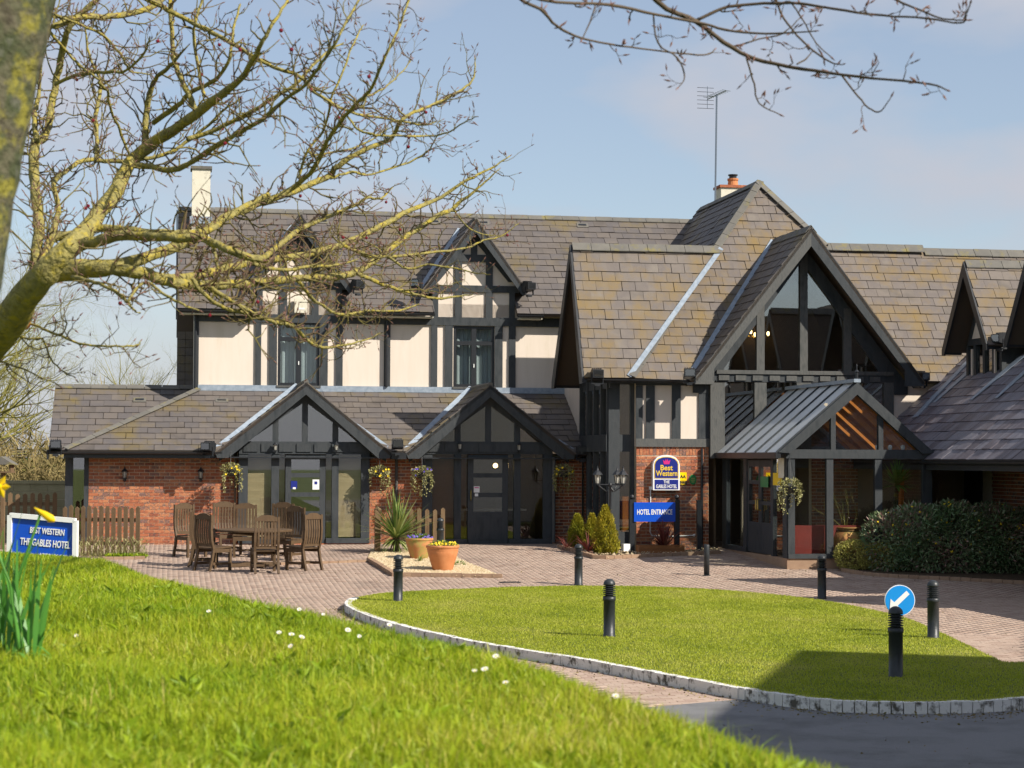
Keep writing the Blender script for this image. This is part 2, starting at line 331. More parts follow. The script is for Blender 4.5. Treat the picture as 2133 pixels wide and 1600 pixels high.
# ------------------------------------------------------------------ traffic island outline
LZ = .1
kf = smooth_line([(735, 1244), (722, 1250), (719, 1259), (735, 1269), (760, 1280), (830, 1302), (1000, 1339), (1200, 1371), (1400, 1408), (1560, 1437), (1700, 1456), (1850, 1463), (2000, 1462), (2133, 1454), (2400, 1425)], 8)
kb = smooth_line([(2400, 1480), (2250, 1455), (2133, 1398), (2000, 1334), (1900, 1290), (1800, 1265), (1700, 1247), (1550, 1231), (1400, 1222), (1250, 1219), (1080, 1221), (900, 1228), (800, 1234), (735, 1244)], 6)
kfw = [at_z(p[0], p[1], LZ + .012) for p in kf]
kbw = [at_z(p[0], p[1], LZ) for p in kb[14:-1]]
island = [(p.x, p.y) for p in kfw] + [(14.0, 23.0)] + [(p.x, p.y) for p in kbw]
inner = []
for i, p in enumerate(kfw):
    d = kfw[min(i + 1, len(kfw) - 1)] - kfw[max(i - 1, 0)]; d.z = 0; d.normalize(); inner.append((p.x - d.y * .07, p.y + d.x * .07))
lawn_poly = inner + [(14.0, 23.0)] + [(p.x, p.y) for p in kbw]
mb = MB(); mb.prism([(x, y, LZ - .015) for x, y in lawn_poly], (0, 0, -.3)); tag(mb.build('lawn', 'lawn_soil'), kind='structure')
# white painted kerb blocks
kerb = bpy.data.objects.new('kerb', None); COL.objects.link(kerb); tag(kerb, kind='structure')
ln = [(p.x, p.y) for p in kfw]; acc = [0]
for a, c in zip(ln, ln[1:]): acc.append(acc[-1] + math.hypot(c[0] - a[0], c[1] - a[1]))
def along(s):
    return np.interp(s, acc, [p[0] for p in ln]), np.interp(s, acc, [p[1] for p in ln])
s = 0.0; i = 0
while s < acc[-1] - .3:
    x0, y0 = along(s); L = .115 if x0 > 2.2 else .23
    x1, y1 = along(s + L - (.012 if x0 > 2.2 else .004)); dx, dy = x1 - x0, y1 - y0; d = math.hypot(dx, dy); nx_, ny_ = -dy / d, dx / d
    if x0 > 13: break
    sg = 1; w = .1; j = random.uniform(-.006, .006)
    mb = MB(); z1 = LZ + .014 + random.uniform(-.004, .004)
    mb.prism([(x0 + nx_ * j, y0 + ny_ * j, z1), (x1 + nx_ * j, y1 + ny_ * j, z1), (x1 + nx_ * w, y1 + ny_ * w, z1), (x0 + nx_ * w, y0 + ny_ * w, z1)], (0, 0, -.2), random.random())
    mb.build('kerb_block', 'paint_white', kerb); s += L
# ------------------------------------------------------------------ asphalt
p1 = ground(1300, 1478); p2 = ground(1600, 1452); p3 = ground(2133, 1470)
asph = [(p1.x - 3, p1.y - .4), (p1.x, p1.y), (p2.x, p2.y), (p2.x + .5, p2.y + .6), (p3.x, p3.y + 1), (40, p3.y + 3), (40, -20), (p1.x - 3, -20)]
mb = MB(); mb.add([(x, y, .002) for x, y in asph], [tuple(range(len(asph)))]); tag(mb.build('road', 'asphalt'), kind='structure')
# ------------------------------------------------------------------ beds (polygons in world from pixels)
bedA = [ground(*p) for p in [(764, 1169), (816, 1201), (1046, 1204), (958, 1168), (935, 1148), (775, 1146)]]
bedB = [ground(*p) for p in [(1160, 1141), (1234, 1164), (1262, 1165), (1502, 1154), (1495, 1143), (1300, 1128), (1200, 1128)]]
bedC = [ground(*p) for p in [(1746, 1180), (1752, 1190), (1780, 1196), (1850, 1203), (2000, 1210), (2133, 1217), (2330, 1228)]] + [Vector((14, 36, .1)), Vector((12.5, 40.4, .3)), Vector((7.2, 40.2, .26))]
def bed_sheet(name, poly, m, kind, dz):
    mb = MB(); mb.add([(p.x, p.y, float(gz(p.x, p.y)) + dz) for p in poly], [tuple(range(len(poly)))])
    return tag(mb.build(name, m), kind=kind)
bed_sheet('gravel_bed', bedA, 'gravel', 'structure', .03); bed_sheet('planting_bed', bedB, 'earth', 'structure', .03); bed_sheet('hedge_bed', bedC, 'earth', 'structure', .03)
# ------------------------------------------------------------------ block paving
PL, PW = .2, .1
uu = np.arange(-14, 24, PL); vv = np.arange(-31, 3.5, PW)
UU, VV = np.meshgrid(uu, vv); UU = UU + (np.arange(len(vv))[:, None] % 2) * PL / 2
uc = UU.ravel() + PL / 2; vc = VV.ravel() + PW / 2
XW = OX + uc * CU - vc * SU; YW = OY + uc * SU + vc * CU
pxx = 1066 + F * XW / YW; gzz = gz(XW, YW); pyy = 955 + F * (2.4 - gzz) / YW + ROLL * (pxx - 1066)
ok = (pxx > -150) & (pxx < 2500) & (YW > 17) & ~in_poly(XW, YW, island) & ~in_poly(XW, YW, asph)
for bp_ in (bedA, bedB, bedC): ok &= ~in_poly(XW, YW, [(p.x, p.y) for p in bp_])
ok &= ~((vc > .45) | ((vc > -2.75) & (uc > 5.9)) | ((uc > 9.2) & (uc < 12.6) & (vc > -7.35)) | (uc > 13.9)) & (bank_h(XW, YW) < gzz + .03)
ids = np.nonzero(ok)[0]
vis = ids[(pxx[ids] > 0) & (pxx[ids] < 2133) & (pyy[ids] < np.minimum(1600, np.interp(pxx[ids], EDGE_X, EDGE_Y) - 6))]
big = set(vis[np.argsort(YW[vis])[:300]].tolist())
pav = bpy.data.objects.new('pavement', None); COL.objects.link(pav); tag(pav, kind='structure')
def under(xs, ys): return gz(xs, ys) - .008
sub = grid_sheet('paving_base', np.linspace(-16, 24, 20), np.concatenate([np.linspace(15, 35.5, 8), np.linspace(36, 44.83, 8), [50]]), under, 'paver_joint'); sub.parent = pav
q = .003; cu = np.array([q, PL - q, PL - q, q]); cv = np.array([q, q, PW - q, PW - q])
n = len(ids); u4 = UU.ravel()[ids][:, None] + cu; v4 = VV.ravel()[ids][:, None] + cv
X4 = OX + u4 * CU - v4 * SU; Y4 = OY + u4 * SU + v4 * CU; Z4 = gz(X4, Y4) + RNG.uniform(-.0015, .0015, (n, 1))
tn = RNG.random(n); joined = [k for k in range(n) if ids[k] not in big]
J = np.array(joined); V = np.concatenate([np.stack([X4[J], Y4[J], Z4[J]], -1), np.stack([X4[J], Y4[J], Z4[J] - .012], -1)], 1).reshape(-1, 3)
bs = np.arange(len(J))[:, None] * 8
T = np.concatenate([bs + np.array(t) for t in [(0, 1, 2), (0, 2, 3), (0, 4, 5), (0, 5, 1), (3, 2, 6), (3, 6, 7), (0, 3, 7), (0, 7, 4), (1, 5, 6), (1, 6, 2)]])
o = npmesh('paving_blocks', V, T, np.tile(tn[J], 10), 'paver', pav); tag(o, kind='stuff')
for k in range(n):
    if ids[k] in big:
        mb = MB(); mb.prism([(X4[k, j], Y4[k, j], Z4[k, j]) for j in range(4)], (0, 0, -.03), float(tn[k])); mb.build('paving_block', 'paver', pav)
# edgings
def edging(name, pts, h=.075, w=.1, piece=.2, m='edging'):
    root = bpy.data.objects.new(name, None); COL.objects.link(root); tag(root, kind='structure')
    for a, c in zip(pts, pts[1:]):
        d = Vector((c.x - a.x, c.y - a.y, 0)); L = d.length; n = max(1, round(L / piece)); d.normalize(); nn = Vector((-d.y, d.x, 0))
        for k in range(n):
            s0, s1 = L * k / n + .004, L * (k + 1) / n - .004
            q = [Vector((a.x, a.y, 0)) + d * s0, Vector((a.x, a.y, 0)) + d * s1]; q += [q[1] + nn * w, q[0] + nn * w]
            z = float(gz(q[0].x, q[0].y)) + h + random.uniform(-.004, .004)
            MB().prism([(p.x, p.y, z) for p in q], (0, 0, -h - .06), random.random()).build('edging_brick', m, root)
edging('bed_edging', bedA[:3]); edging('bed_edging', bedB[:4]); edging('bed_edging', bedC[:7], .06)
edging('patio_step', [ground(585, 1177), ground(764, 1171)], .05)
edging('bed_edging', [ground(214, 1166), ground(302, 1165)], .06)
# ================================================================== HOTEL
H = thing('hotel', 'black and white timbered brick hotel with slate roofs, gables and a glass entrance porch', 'hotel', (OX, OY, 0), TH)
FZ = .44; G = 0.0; GB = .32; WV = 2.6
def bx(name, m, x0, y0, x1, y1, v0, v1, parent=H, tint=None):
    ym, xm = (y0 + y1) / 2, (x0 + x1) / 2
    u0 = onv(x0, ym, v0)[0]; u1 = onv(x1, ym, v0)[0]; zt = onv(xm, y0, v0)[1]; zb = onv(xm, y1, v0)[1]
    return MB().box((u0, v0, zb), (u1, v1, zt), random.random() if tint is None else tint).build(name, m, parent)
def pp(name, m, pts, v0, v1, parent=H):
    return MB().prism([P(x, y, v0) for x, y in pts], (0, v1 - v0, 0), random.random()).build(name, m, parent)
def hbox(name, m, a, b, parent=H): return MB().box(a, b, random.random()).build(name, m, parent)
def wall_holes(name, m, u0, u1, z0, z1, v0, v1, holes):
    us = sorted({u0, u1, *[h[0] for h in holes], *[h[1] for h in holes]}); zs = sorted({z0, z1, *[h[2] for h in holes], *[h[3] for h in holes]})
    mb = MB()
    for a, b in zip(us, us[1:]):
        for c, d in zip(zs, zs[1:]):
            if not any(h[0] <= (a + b) / 2 <= h[1] and h[2] <= (c + d) / 2 <= h[3] for h in holes): mb.box((a, v0, c), (b, v1, d))
    return mb.build(name, m, H)
# ---- slates
SL = []; SLM = ['slate', 'slate_lichen', 'slate_sky_shade']
def clip(poly, cp):
    out = poly
    for i in range(len(cp)):
        a, b = cp[i], cp[(i + 1) % len(cp)]; ex, ey = b[0] - a[0], b[1] - a[1]; inp = out; out = []
        if not inp: break
        f = lambda p: ex * (p[1] - a[1]) - ey * (p[0] - a[0])
        for k in range(len(inp)):
            p, q = inp[k - 1], inp[k]; fp, fq = f(p), f(q)
            if fq >= 0:
                if fp < 0: t = fp / (fp - fq); out.append((p[0] + (q[0] - p[0]) * t, p[1] + (q[1] - p[1]) * t))
                out.append(q)
            elif fp >= 0: t = fp / (fp - fq); out.append((p[0] + (q[0] - p[0]) * t, p[1] + (q[1] - p[1]) * t))
    return out
def area2(p): return .5 * sum(p[i][0] * p[(i + 1) % len(p)][1] - p[(i + 1) % len(p)][0] * p[i][1] for i in range(len(p)))
def slate_roof(name, polys, axis, mi, w=.32, e=.255, deck=True, parent=H, show=True):
    """polys: coplanar convex polygons (local 3D); axis: direction of the courses"""
    pts = [Vector(p) for p in polys[0]]; a = Vector(axis).normalized()
    n = Vector((0, 0, 0))
    for i in range(1, len(pts) - 1): n += (pts[i] - pts[0]).cross(pts[i + 1] - pts[0])
    n.normalize()
    if n.z < 0: n = -n
    a = (a - n * a.dot(n)).normalized(); b = n.cross(a)
    if b.z < 0: b = -b
    o = pts[0]
    if deck:
        mb = MB()
        for pl in polys: mb.prism([Vector(p) - n * .004 for p in pl], n * -.06)
        dk = mb.build(name, 'deck', parent)
    allst = []
    for pl in polys:
        st = [((Vector(p) - o).dot(a), (Vector(p) - o).dot(b)) for p in pl]
        if area2(st) < 0: st.reverse()
        allst.append(st)
    t0 = min(p[1] for st in allst for p in st); t1 = max(p[1] for st in allst for p in st)
    if not show: return
    for st in allst:
        s0 = min(p[0] for p in st); s1 = max(p[0] for p in st); r0 = min(p[1] for p in st); r1 = max(p[1] for p in st)
        for k in range(int((r0 - t0) / e), int((r1 - t0) / e) + 1):
            tb = t0 + k * e; off = (k % 2) * w / 2 + (k * .37 % 1) * .03
            for c in range(int(math.floor((s0 - off) / w)), int((s1 - off) / w) + 2):
                x0 = off + c * w + random.uniform(-.007, .007); sd_ = random.uniform(-.006, .004) if k else 0; q = clip([(x0 + .004, tb + sd_), (x0 + w - .004, tb + sd_ + random.uniform(-.003, .003)), (x0 + w - .003, tb + e), (x0 + .003, tb + e)], st)
                if len(q) < 3 or abs(area2(q)) < .004: continue
                j = random.choice((0, 0, 0, 1)) * random.uniform(0, .01) + random.uniform(0, .006); tl = random.uniform(-.012, .012)
                top = [o + a * p[0] + b * p[1] + n * (.008 + j + .016 * (1 - (p[1] - tb) / e) + tl * (p[0] - x0)) for p in q]
                bot = [o + a * p[0] + b * p[1] for p in q]; m_ = len(q)
                SL.append((top + bot, [tuple(range(m_))] + [(i, (i + 1) % m_, m_ + (i + 1) % m_, m_ + i) for i in range(m_)], mi, n, abs(area2(q))))
def ridge_tiles(p, q, ang=.6, L=.45, w=.13, th=.018, m='ridge'):
    p = Vector(p); q = Vector(q); d = q - p; n = max(1, round(d.length / L)); d.normalize(); sd = d.cross(Vector((0, 0, 1))).normalized(); up = sd.cross(d)
    for k in range(n):
        a = p + (q - p) * (k / n) + d * .005; c = p + (q - p) * ((k + 1) / n) - d * .005; lift = up * (.035 + random.uniform(-.004, .004)); dn = -up * (w * math.tan(ang)) 
        sec = [sd * -w + dn, lift * 0 + up * .0, sd * w + dn]
        mb = MB(); s_ = [a + lift + x for x in sec] + [a + lift + x + up * th for x in reversed(sec)]
        mb.prism(s_, c - a, random.random()); mb.build('ridge_tile', m, H)
# ---- main block: upper storey wall
zb = onv(780, 822, WV)[1]; ze = onv(640, 650, WV)[1]; uL = onv(404, 740, WV)[0]; uR = onv(1215, 740, WV)[0]
win = []
for x0, y0, x1, y1 in ((578, 671, 666, 803), (944, 680, 1030, 806)):
    ua, za = onv(x0, y1, WV); ub, zc = onv(x1, y0, WV); win.append((ua, ub, za, zc))
wall_holes('wall', 'plaster', uL, uR, zb - .5, ze + .25, WV, WV + .25, win)
hbox('wall', 'plaster', (uL, WV + .25, .2), (uL + .25, 9.2, 6.2)); hbox('wall', 'deck', (uL, 9.2, .2), (10, 9.4, 6)); hbox('floor', 'interior', (-9, .4, .2), (16, 9.2, FZ - .02)); hbox('ceiling', 'interior', (uL + .3, WV + .3, zb - .12), (6.2, 9.1, zb - .02))
TV0, TV1 = WV - .045, WV + .02
def post(x0, x1, y0, y1, m='timber'): return bx('timber_post', m, x0, y0, x1, y1, TV0, TV1)
def beam(x0, x1, y0, y1, m='timber', v0=None): return bx('timber_beam', m, x0, y0, x1, y1, (TV0 if v0 is None else v0), TV1)
def sy(x): return (x - 414) * .0165      # facade lines drop slightly to the right
for x0, x1 in ((404, 414), (532, 544), (561, 577), (667, 683), (700, 714), (800, 813), (898, 911), (927, 943), (1031, 1047), (1060, 1074)):
    post(x0, x1, 668 + sy(x0), 803 + sy(x0))
for x0, x1 in ((404, 532), (532, 714), (714, 898), (898, 1074), (1074, 1180)):
    xm = (x0 + x1) / 2; beam(x0, x1, 652 + sy(xm), 669 + sy(xm), v0=TV0 - .006); beam(x0, x1, 802 + sy(xm), 818 + sy(xm), v0=TV0 - .006)
for wi, (ua, ub, za, zc) in enumerate(win):
    w = bpy.data.objects.new('window', None); COL.objects.link(w); w.parent = H
    v = WV + .06; um = (ua + ub) / 2; zt = zc - .42
    mb = MB()
    for a, b, c, d in ((ua, ua + .07, za, zc), (ub - .07, ub, za, zc), (um - .06, um + .06, za, zc), (ua + .07, um - .06, zc - .07, zc), (um + .06, ub - .07, zc - .07, zc), (ua + .07, um - .06, za, za + .07), (um + .06, ub - .07, za, za + .07), (ua + .07, um - .06, zt - .05, zt + .05), (um + .06, ub - .07, zt - .05, zt + .05)): mb.box((a, v - .05, c), (b, v + .05, d))
    mb.build('frame', 'black', w)
    for a, b in ((ua + .07, um - .06), (um + .06, ub - .07)):
        for c, d in ((za + .07, zt - .05), (zt + .05, zc - .07)): MB().box((a, v, c), (b, v + .008, d)).build('pane', 'pane_clear', w)
    MB().box((um - .01, v - .07, (za + zt) / 2 - .06), (um + .012, v - .05, (za + zt) / 2 + .03)).build('handle', 'white', w)
    MB().box((ua - .03, WV - .09, za - .05), (ub + .03, WV + .02, za)).build('sill', 'timber_worn', w)
    for a, b in ((ua + .05, ua + .62), (ub - .62, ub - .05)):
        mb = MB(); n = 16; xs = [a + (b - a) * k / n for k in range(n + 1)]
        for k in range(n):
            y0_, y1_ = v + .16 + .02 * math.sin(k * 1.9), v + .16 + .02 * math.sin((k + 1) * 1.9)
            mb.add([(xs[k], y0_, za), (xs[k + 1], y1_, za), (xs[k + 1], y1_, zc), (xs[k], y0_, zc)], [(0, 1, 2, 3)], .5)
        mb.build('curtain', 'curtain', w)
hbox('wall', 'interior', (uL + .3, WV + 1.5, zb), (6.2, WV + 1.55, ze))
# ---- main roof
ve = WV - .4; zE = onv(800, 650, ve)[1]; uV = onv(370, 640, ve)[0]
pr = math.tan(math.radians(40)); vr = ve + 3.5
for _ in range(8):
    zr = onv(900, 448, vr)[1]; vr = ve + (zr - zE) / pr
def zmain(v): return zE + (v - ve) * pr
dc1, dc2 = onv(624, 560, WV)[0], onv(987, 560, WV)[0]; hw = 1.02; fw = 1.29
uM = 11.05; vD = WV + .06
mr_ = lambda a, b, v0: [(a, v0, zmain(v0)), (b, v0, zmain(v0)), (b, vr, zr), (a, vr, zr)]
slate_roof('main_roof', [mr_(uV, dc1 - hw, ve), mr_(dc1 - hw, dc1 + hw, vD), mr_(dc1 + hw, dc2 - hw, ve), mr_(dc2 - hw, dc2 + hw, vD), mr_(dc2 + hw, uM, ve)], (1, 0, 0), 0, .34, .262)
slate_roof('main_roof', [[(uV, vr, zr), (uM, vr, zr), (uM, vr + 3.6, zr - 3.6 * pr), (uV, vr + 3.6, zr - 3.6 * pr)]], (1, 0, 0), 0, show=False)
ridge_tiles((uV, vr, zr + .01), (uM, vr, zr + .01), .7)
mb = MB(); mb.prism([(uV - .01, ve, zE - .03), (uV - .01, vr, zr - .03), (uV - .01, vr, zr - .26), (uV - .01, ve, zE - .26)], (-.03, 0, 0)); mb.build('bargeboard', 'black', H)
u2 = onv(398, 740, WV + 1.5)[0]; u1 = onv(369, 740, WV + 1.5)[0]; z1 = onv(380, 690, WV + 1.5)[1]
hbox('wall', 'deck', (u1, WV + 1.5, 3.2), (uL + .1, WV + 3, z1 + 1.2))
for k in range(7):
    for j in range(2): MB().box((u1 + j * .2, WV + 1.47, z1 - .2 - k * .2), (u1 + j * .2 + .19, WV + 1.5, z1 - k * .2 - .01), random.random()).build('hung_slate', 'slate', H)
# gutters and downpipes
def gutter(a, b, r=.06, m='black'):
    a = Vector(a); b = Vector(b); d = (b - a).normalized(); s_ = d.cross(Vector((0, 0, 1)))
    sec = [s_ * (r * math.cos(t)) + Vector((0, 0, -r * math.sin(t))) for t in [math.pi * k / 6 for k in range(7)]]
    mb = MB(); vs = [a + x for x in sec] + [b + x for x in sec]
    mb.add(vs, [(k, k + 1, 8 + k, 7 + k) for k in range(6)] + [tuple(range(7)), tuple(range(7, 14))]); return mb.build('gutter', m, H)
dc1, dc2 = onv(624, 560, WV)[0], onv(987, 560, WV)[0]; hw = 1.02; fw = 1.29
def pipe(x, y0, y1, v, r=.035, m='black'):
    p, q_ = P(x, y0, v), P(x, y1, v); q_.x = p.x
    return MB().tube([p, q_], r, 10).build('downpipe', m, H)
for a, b in ((uV, dc1 - hw), (dc1 + hw, dc2 - hw), (dc2 + hw, 5.9)): gutter((a, ve - .05, zE - .02), (b, ve - .05, zE - .02)); hbox('soffit', 'cream', (a + .05, ve + .02, zE - .12), (b - .02, WV, zE - .09))
pipe(806, 655, 806, TV0 - .05); pipe(408, 655, 806, TV0 - .05)
# ---- two dormers
zF = onv(987, 607, WV - .35)[1]; zA = onv(987, 456, WV - .35)[1]; zD0 = onv(987, 664, WV)[1]
for di, uc_ in enumerate((dc1, dc2)):
    D = bpy.data.objects.new('dormer', None); COL.objects.link(D); D.parent = H
    vf = WV - .36; sl_ = (zA - zF) / fw
    MB().prism([(uc_ - hw, WV, zD0 - .1), (uc_ + hw, WV, zD0 - .1), (uc_ + hw, WV, zA - sl_ * hw - .05), (uc_, WV, zA - .05), (uc_ - hw, WV, zA - sl_ * hw - .05)], (0, 1.2, 0)).build('wall', 'plaster', D)
    def tb(name, a, b, c, d, v0=TV0, m='timber'): MB().box((uc_ + a, v0, c), (uc_ + b, TV1, d), random.random()).build(name, m, D)
    def zz(y): return onv(987, y, WV)[1]
    tb('timber_post', -hw, -hw + .14, zz(664), zz(602)); tb('timber_post', hw - .14, hw, zz(664), zz(602))
    tb('timber_beam', -hw - .1, hw + .1, zz(609), zz(595), TV0 - .006); tb('timber_beam', -.62, .62, zz(546), zz(531), TV0 - .006)
    for s_ in (-1, 1): tb('timber_post', s_ * .38 - .085, s_ * .38 + .085, zz(664), zz(608)); tb('timber_post', s_ * .38 - .085, s_ * .38 + .085, zz(596), zz(545))
    tb('timber_post', -.075, .075, zz(532), zz(495))
    for s_ in (-1, 1):
        A = Vector((uc_, vf, zA)); B = Vector((uc_ + s_ * fw, vf, zF))
        MB().prism([A, B, B + Vector((0, 0, -.1)) - Vector((s_ * .12, 0, 0)), A + Vector((0, 0, -.34))], (0, .05, 0), .3).build('bargeboard', 'timber', D)
        MB().prism([(uc_, WV, zA - .1), (uc_ + s_ * hw, WV, zA - sl_ * hw - .1), (uc_ + s_ * hw * .84, WV, zA - sl_ * hw - .1), (uc_, WV, zA - .48)], (0, -.05, 0), .3).build('timber_brace', 'timber', D)
        vb = ve + (zA - zE) / pr; vb2 = ve + (zF - zE) / pr
        slate_roof('dormer_roof', [[(uc_, vf, zA), (uc_ + s_ * fw, vf, zF), (uc_ + s_ * fw, vb2, zF), (uc_, vb, zA)]], (0, 1, 0), 0, .3, .25, parent=D)
        MB().bar((uc_ + s_ * fw, vb2, zF + .05), (uc_, vb - .05, zA + .05), .16, .02, (0, -1, 1)).build('lead_valley', 'lead', D)
    MB().tube([(uc_, vf, zA + .02), (uc_, vb, zA + .02)], .05, 6).build('ridge_tile', 'ridge', D)
# ---- ground floor roofs
eV = -.22; zG = onv(640, 941, eV)[1]; zT = onv(760, 816, WV - .02)[1]
uH = onv(133, 938, eV)[0]; uHT = onv(412, 815, WV)[0]; u1r = onv(1203, 950, eV)[0]
pc = []
for xa, ya, xl, xr in ((638, 797, 448, 816), (1022, 803, 846, 1199)):
    ua, za = onv(xa, ya, -.32); ul = onv(xl, 941, -.32)[0]; ur = onv(xr, 945, -.32)[0]; pc.append((ua, za, ul, ur))
(pa, pza, pl, prr), (qa, qza, ql, qr) = pc
def lowz(v): return zG + (v - eV) / (WV - eV) * (zT - zG)
E3 = lambda u: Vector((u, eV, zG)); T3 = lambda u: Vector((u, WV - .02, lowz(WV - .02)))
slate_roof('lower_roof', [[E3(uH), E3(pl), T3(pa), T3(uHT)], [E3(prr), E3(ql), T3(qa), T3(pa)], [E3(qr), E3(u1r + .6), T3(u1r + .6), T3(qa)]], (1, 0, 0), 0, .33, .285)
hbox('flashing', 'lead', (uHT, WV - .07, zT - .01), (u1r + .3, WV - .02, zT + .13))
ridge_tiles(E3(uH) + Vector((0, 0, .03)), T3(uHT) + Vector((0, 0, .03)), .35, .42, .12)
# rear left wing
rv = 1.0; zR0 = onv(240, 807, rv + 2.5)[1]; ur0 = onv(107, 870, rv + 1)[0]
slate_roof('lower_roof', [[(ur0, rv, zG), (uHT + .1, rv, zG), (uHT + .1, rv + 2.5, zR0), (ur0, rv + 2.5, zR0)], [(uH, eV, zG), (uHT, WV - .02, zT), (uHT - .3, WV + .3, zT), (uH, rv + .5, zG)]][:1], (1, 0, 0), 0, .33, .285)
slate_roof('lower_roof', [[(uH, eV, zG), (uHT, WV, zT), (uHT, WV + 1, zT), (uH, WV + 1, zG)]], (0, 1, 0), 0, show=False)
slate_roof('lower_roof', [[(ur0, rv + 2.5, zR0), (uHT, rv + 2.5, zR0), (uHT, rv + 5, zG), (ur0, rv + 5, zG)]], (1, 0, 0), 0, show=False)
ridge_tiles((ur0, rv + 2.5, zR0 + .02), (uHT, rv + 2.5, zR0 + .02), .6)
hbox('bargeboard', 'black', (ur0 - .03, rv - .1, zG - .2), (ur0, rv + .2, zG + .02))
gutter((uH - .02, eV - .05, zG - .02), (pl + .15, eV - .05, zG - .02)); hbox('fascia', 'black', (uH, eV + .01, zG - .16), (pl, eV + .04, zG - .01)); hbox('soffit', 'black', (uH, eV + .04, zG - .15), (u1r + .3, GB + .1, zG - .12))
gutter((ur0 - .05, rv - .05, zG - .02), (uH + .3, rv - .05, zG - .02))
# vents set into the slates
def vent(px, py, fn):
    for k in range(40):
        pass
    u, v, z, sl_ = fn(px, py); d = Vector((0, math.cos(sl_), math.sin(sl_))); n = Vector((0, -math.sin(sl_), math.cos(sl_))); c = Vector((u, v, z)) + n * .035
    o_ = MB().prism([c + Vector((-.15, 0, 0)) - d * .1, c + Vector((.15, 0, 0)) - d * .1, c + Vector((.15, 0, 0)) + d * .1, c + Vector((-.15, 0, 0)) + d * .1], n * -.03).build('roof_vent', 'ridge', H)
    MB().prism([c + n * .012 + Vector((-.1, 0, 0)) - d * .03, c + n * .012 + Vector((.1, 0, 0)) - d * .03, c + n * .012 + Vector((.1, 0, 0)) + d * .04, c + n * .012 + Vector((-.1, 0, 0)) + d * .04], n * -.011).build('vent_slot', 'black', o_)
def on_slope(px, py, v0, z0, t):
    r = lray(px, py); k = (z0 - EL.z + (EL.y - v0) * t) / (r.z - r.y * t) ; p = EL + r * k; return p.x, p.y, p.z, math.atan(t)
lt = (zT - zG) / (WV - eV)
for x, y in ((905, 464), (1007, 466), (1213, 471), (672, 463)): vent(x, y, lambda a, b: on_slope(a, b, ve, zE, pr))
vent(462, 836, lambda a, b: on_slope(a, b, eV, zG, lt)); vent(291, 835, lambda a, b: on_slope(a, b, rv, zG, (zR0 - zG) / 2.5))
# ---- bricks
BR = []
def brick_wall(u0, u1, z0, z1, v, axis='u', at=0.0, soldier=None, bl=.213, bh=.063, j=.013):
    """bricks on the face v (facing -v) or, axis='v', on the face u=at facing -u"""
    n = int(round((z1 - z0) / (bh + j))); dz = (z1 - z0) / n
    for k in range(n):
        za = z0 + k * dz; off = -(k % 2) * (bl + j) / 2; x = u0 + off
        while x < u1 - .02:
            a, b = max(x, u0), min(x + bl, u1)
            if b - a > .03: BR.append((a, b, v, za, za + dz - j, axis, at))
            x += bl + j
zS = onv(560, 1131, G)[1]
mw = MB()
def bw(x0, x1, v=GB, ztop=None):
    u0, u1 = onv(x0, 1040, v)[0], onv(x1, 1040, v)[0]; z0 = .3
    MB().box((u0, v, z0), (u1, v + .22, zG - .02)).build('wall', 'mortar', H); brick_wall(u0 + .005, u1 - .005, z0, zG - .1, v)
bw(184, 503); bw(764, 886); bw(1145, 1212)
# left corner window bay
ub0, ub1 = onv(135, 1040, GB)[0], onv(184, 1040, GB)[0]
hbox('timber_post', 'timber', (ub0, GB - .02, .3), (ub0 + .17, GB + .2, zG - .05)); hbox('timber_post', 'timber', (ub1 - .1, GB - .02, .3), (ub1, GB + .2, zG - .05))
MB().box((ub0 + .17, GB + .08, .3), (ub1 - .1, GB + .09, zG - .05)).build('pane', 'pane', H); hbox('timber_beam', 'timber', (ub0 + .17, GB - .01, .3), (ub1 - .1, GB + .15, .62)); hbox('wall', 'deck', (ub0, GB + .9, .2), (ub1, GB + 1, zG)); hbox('wall', 'mortar', (ub0, GB + .2, .2), (ub0 + .1, 5, zG))
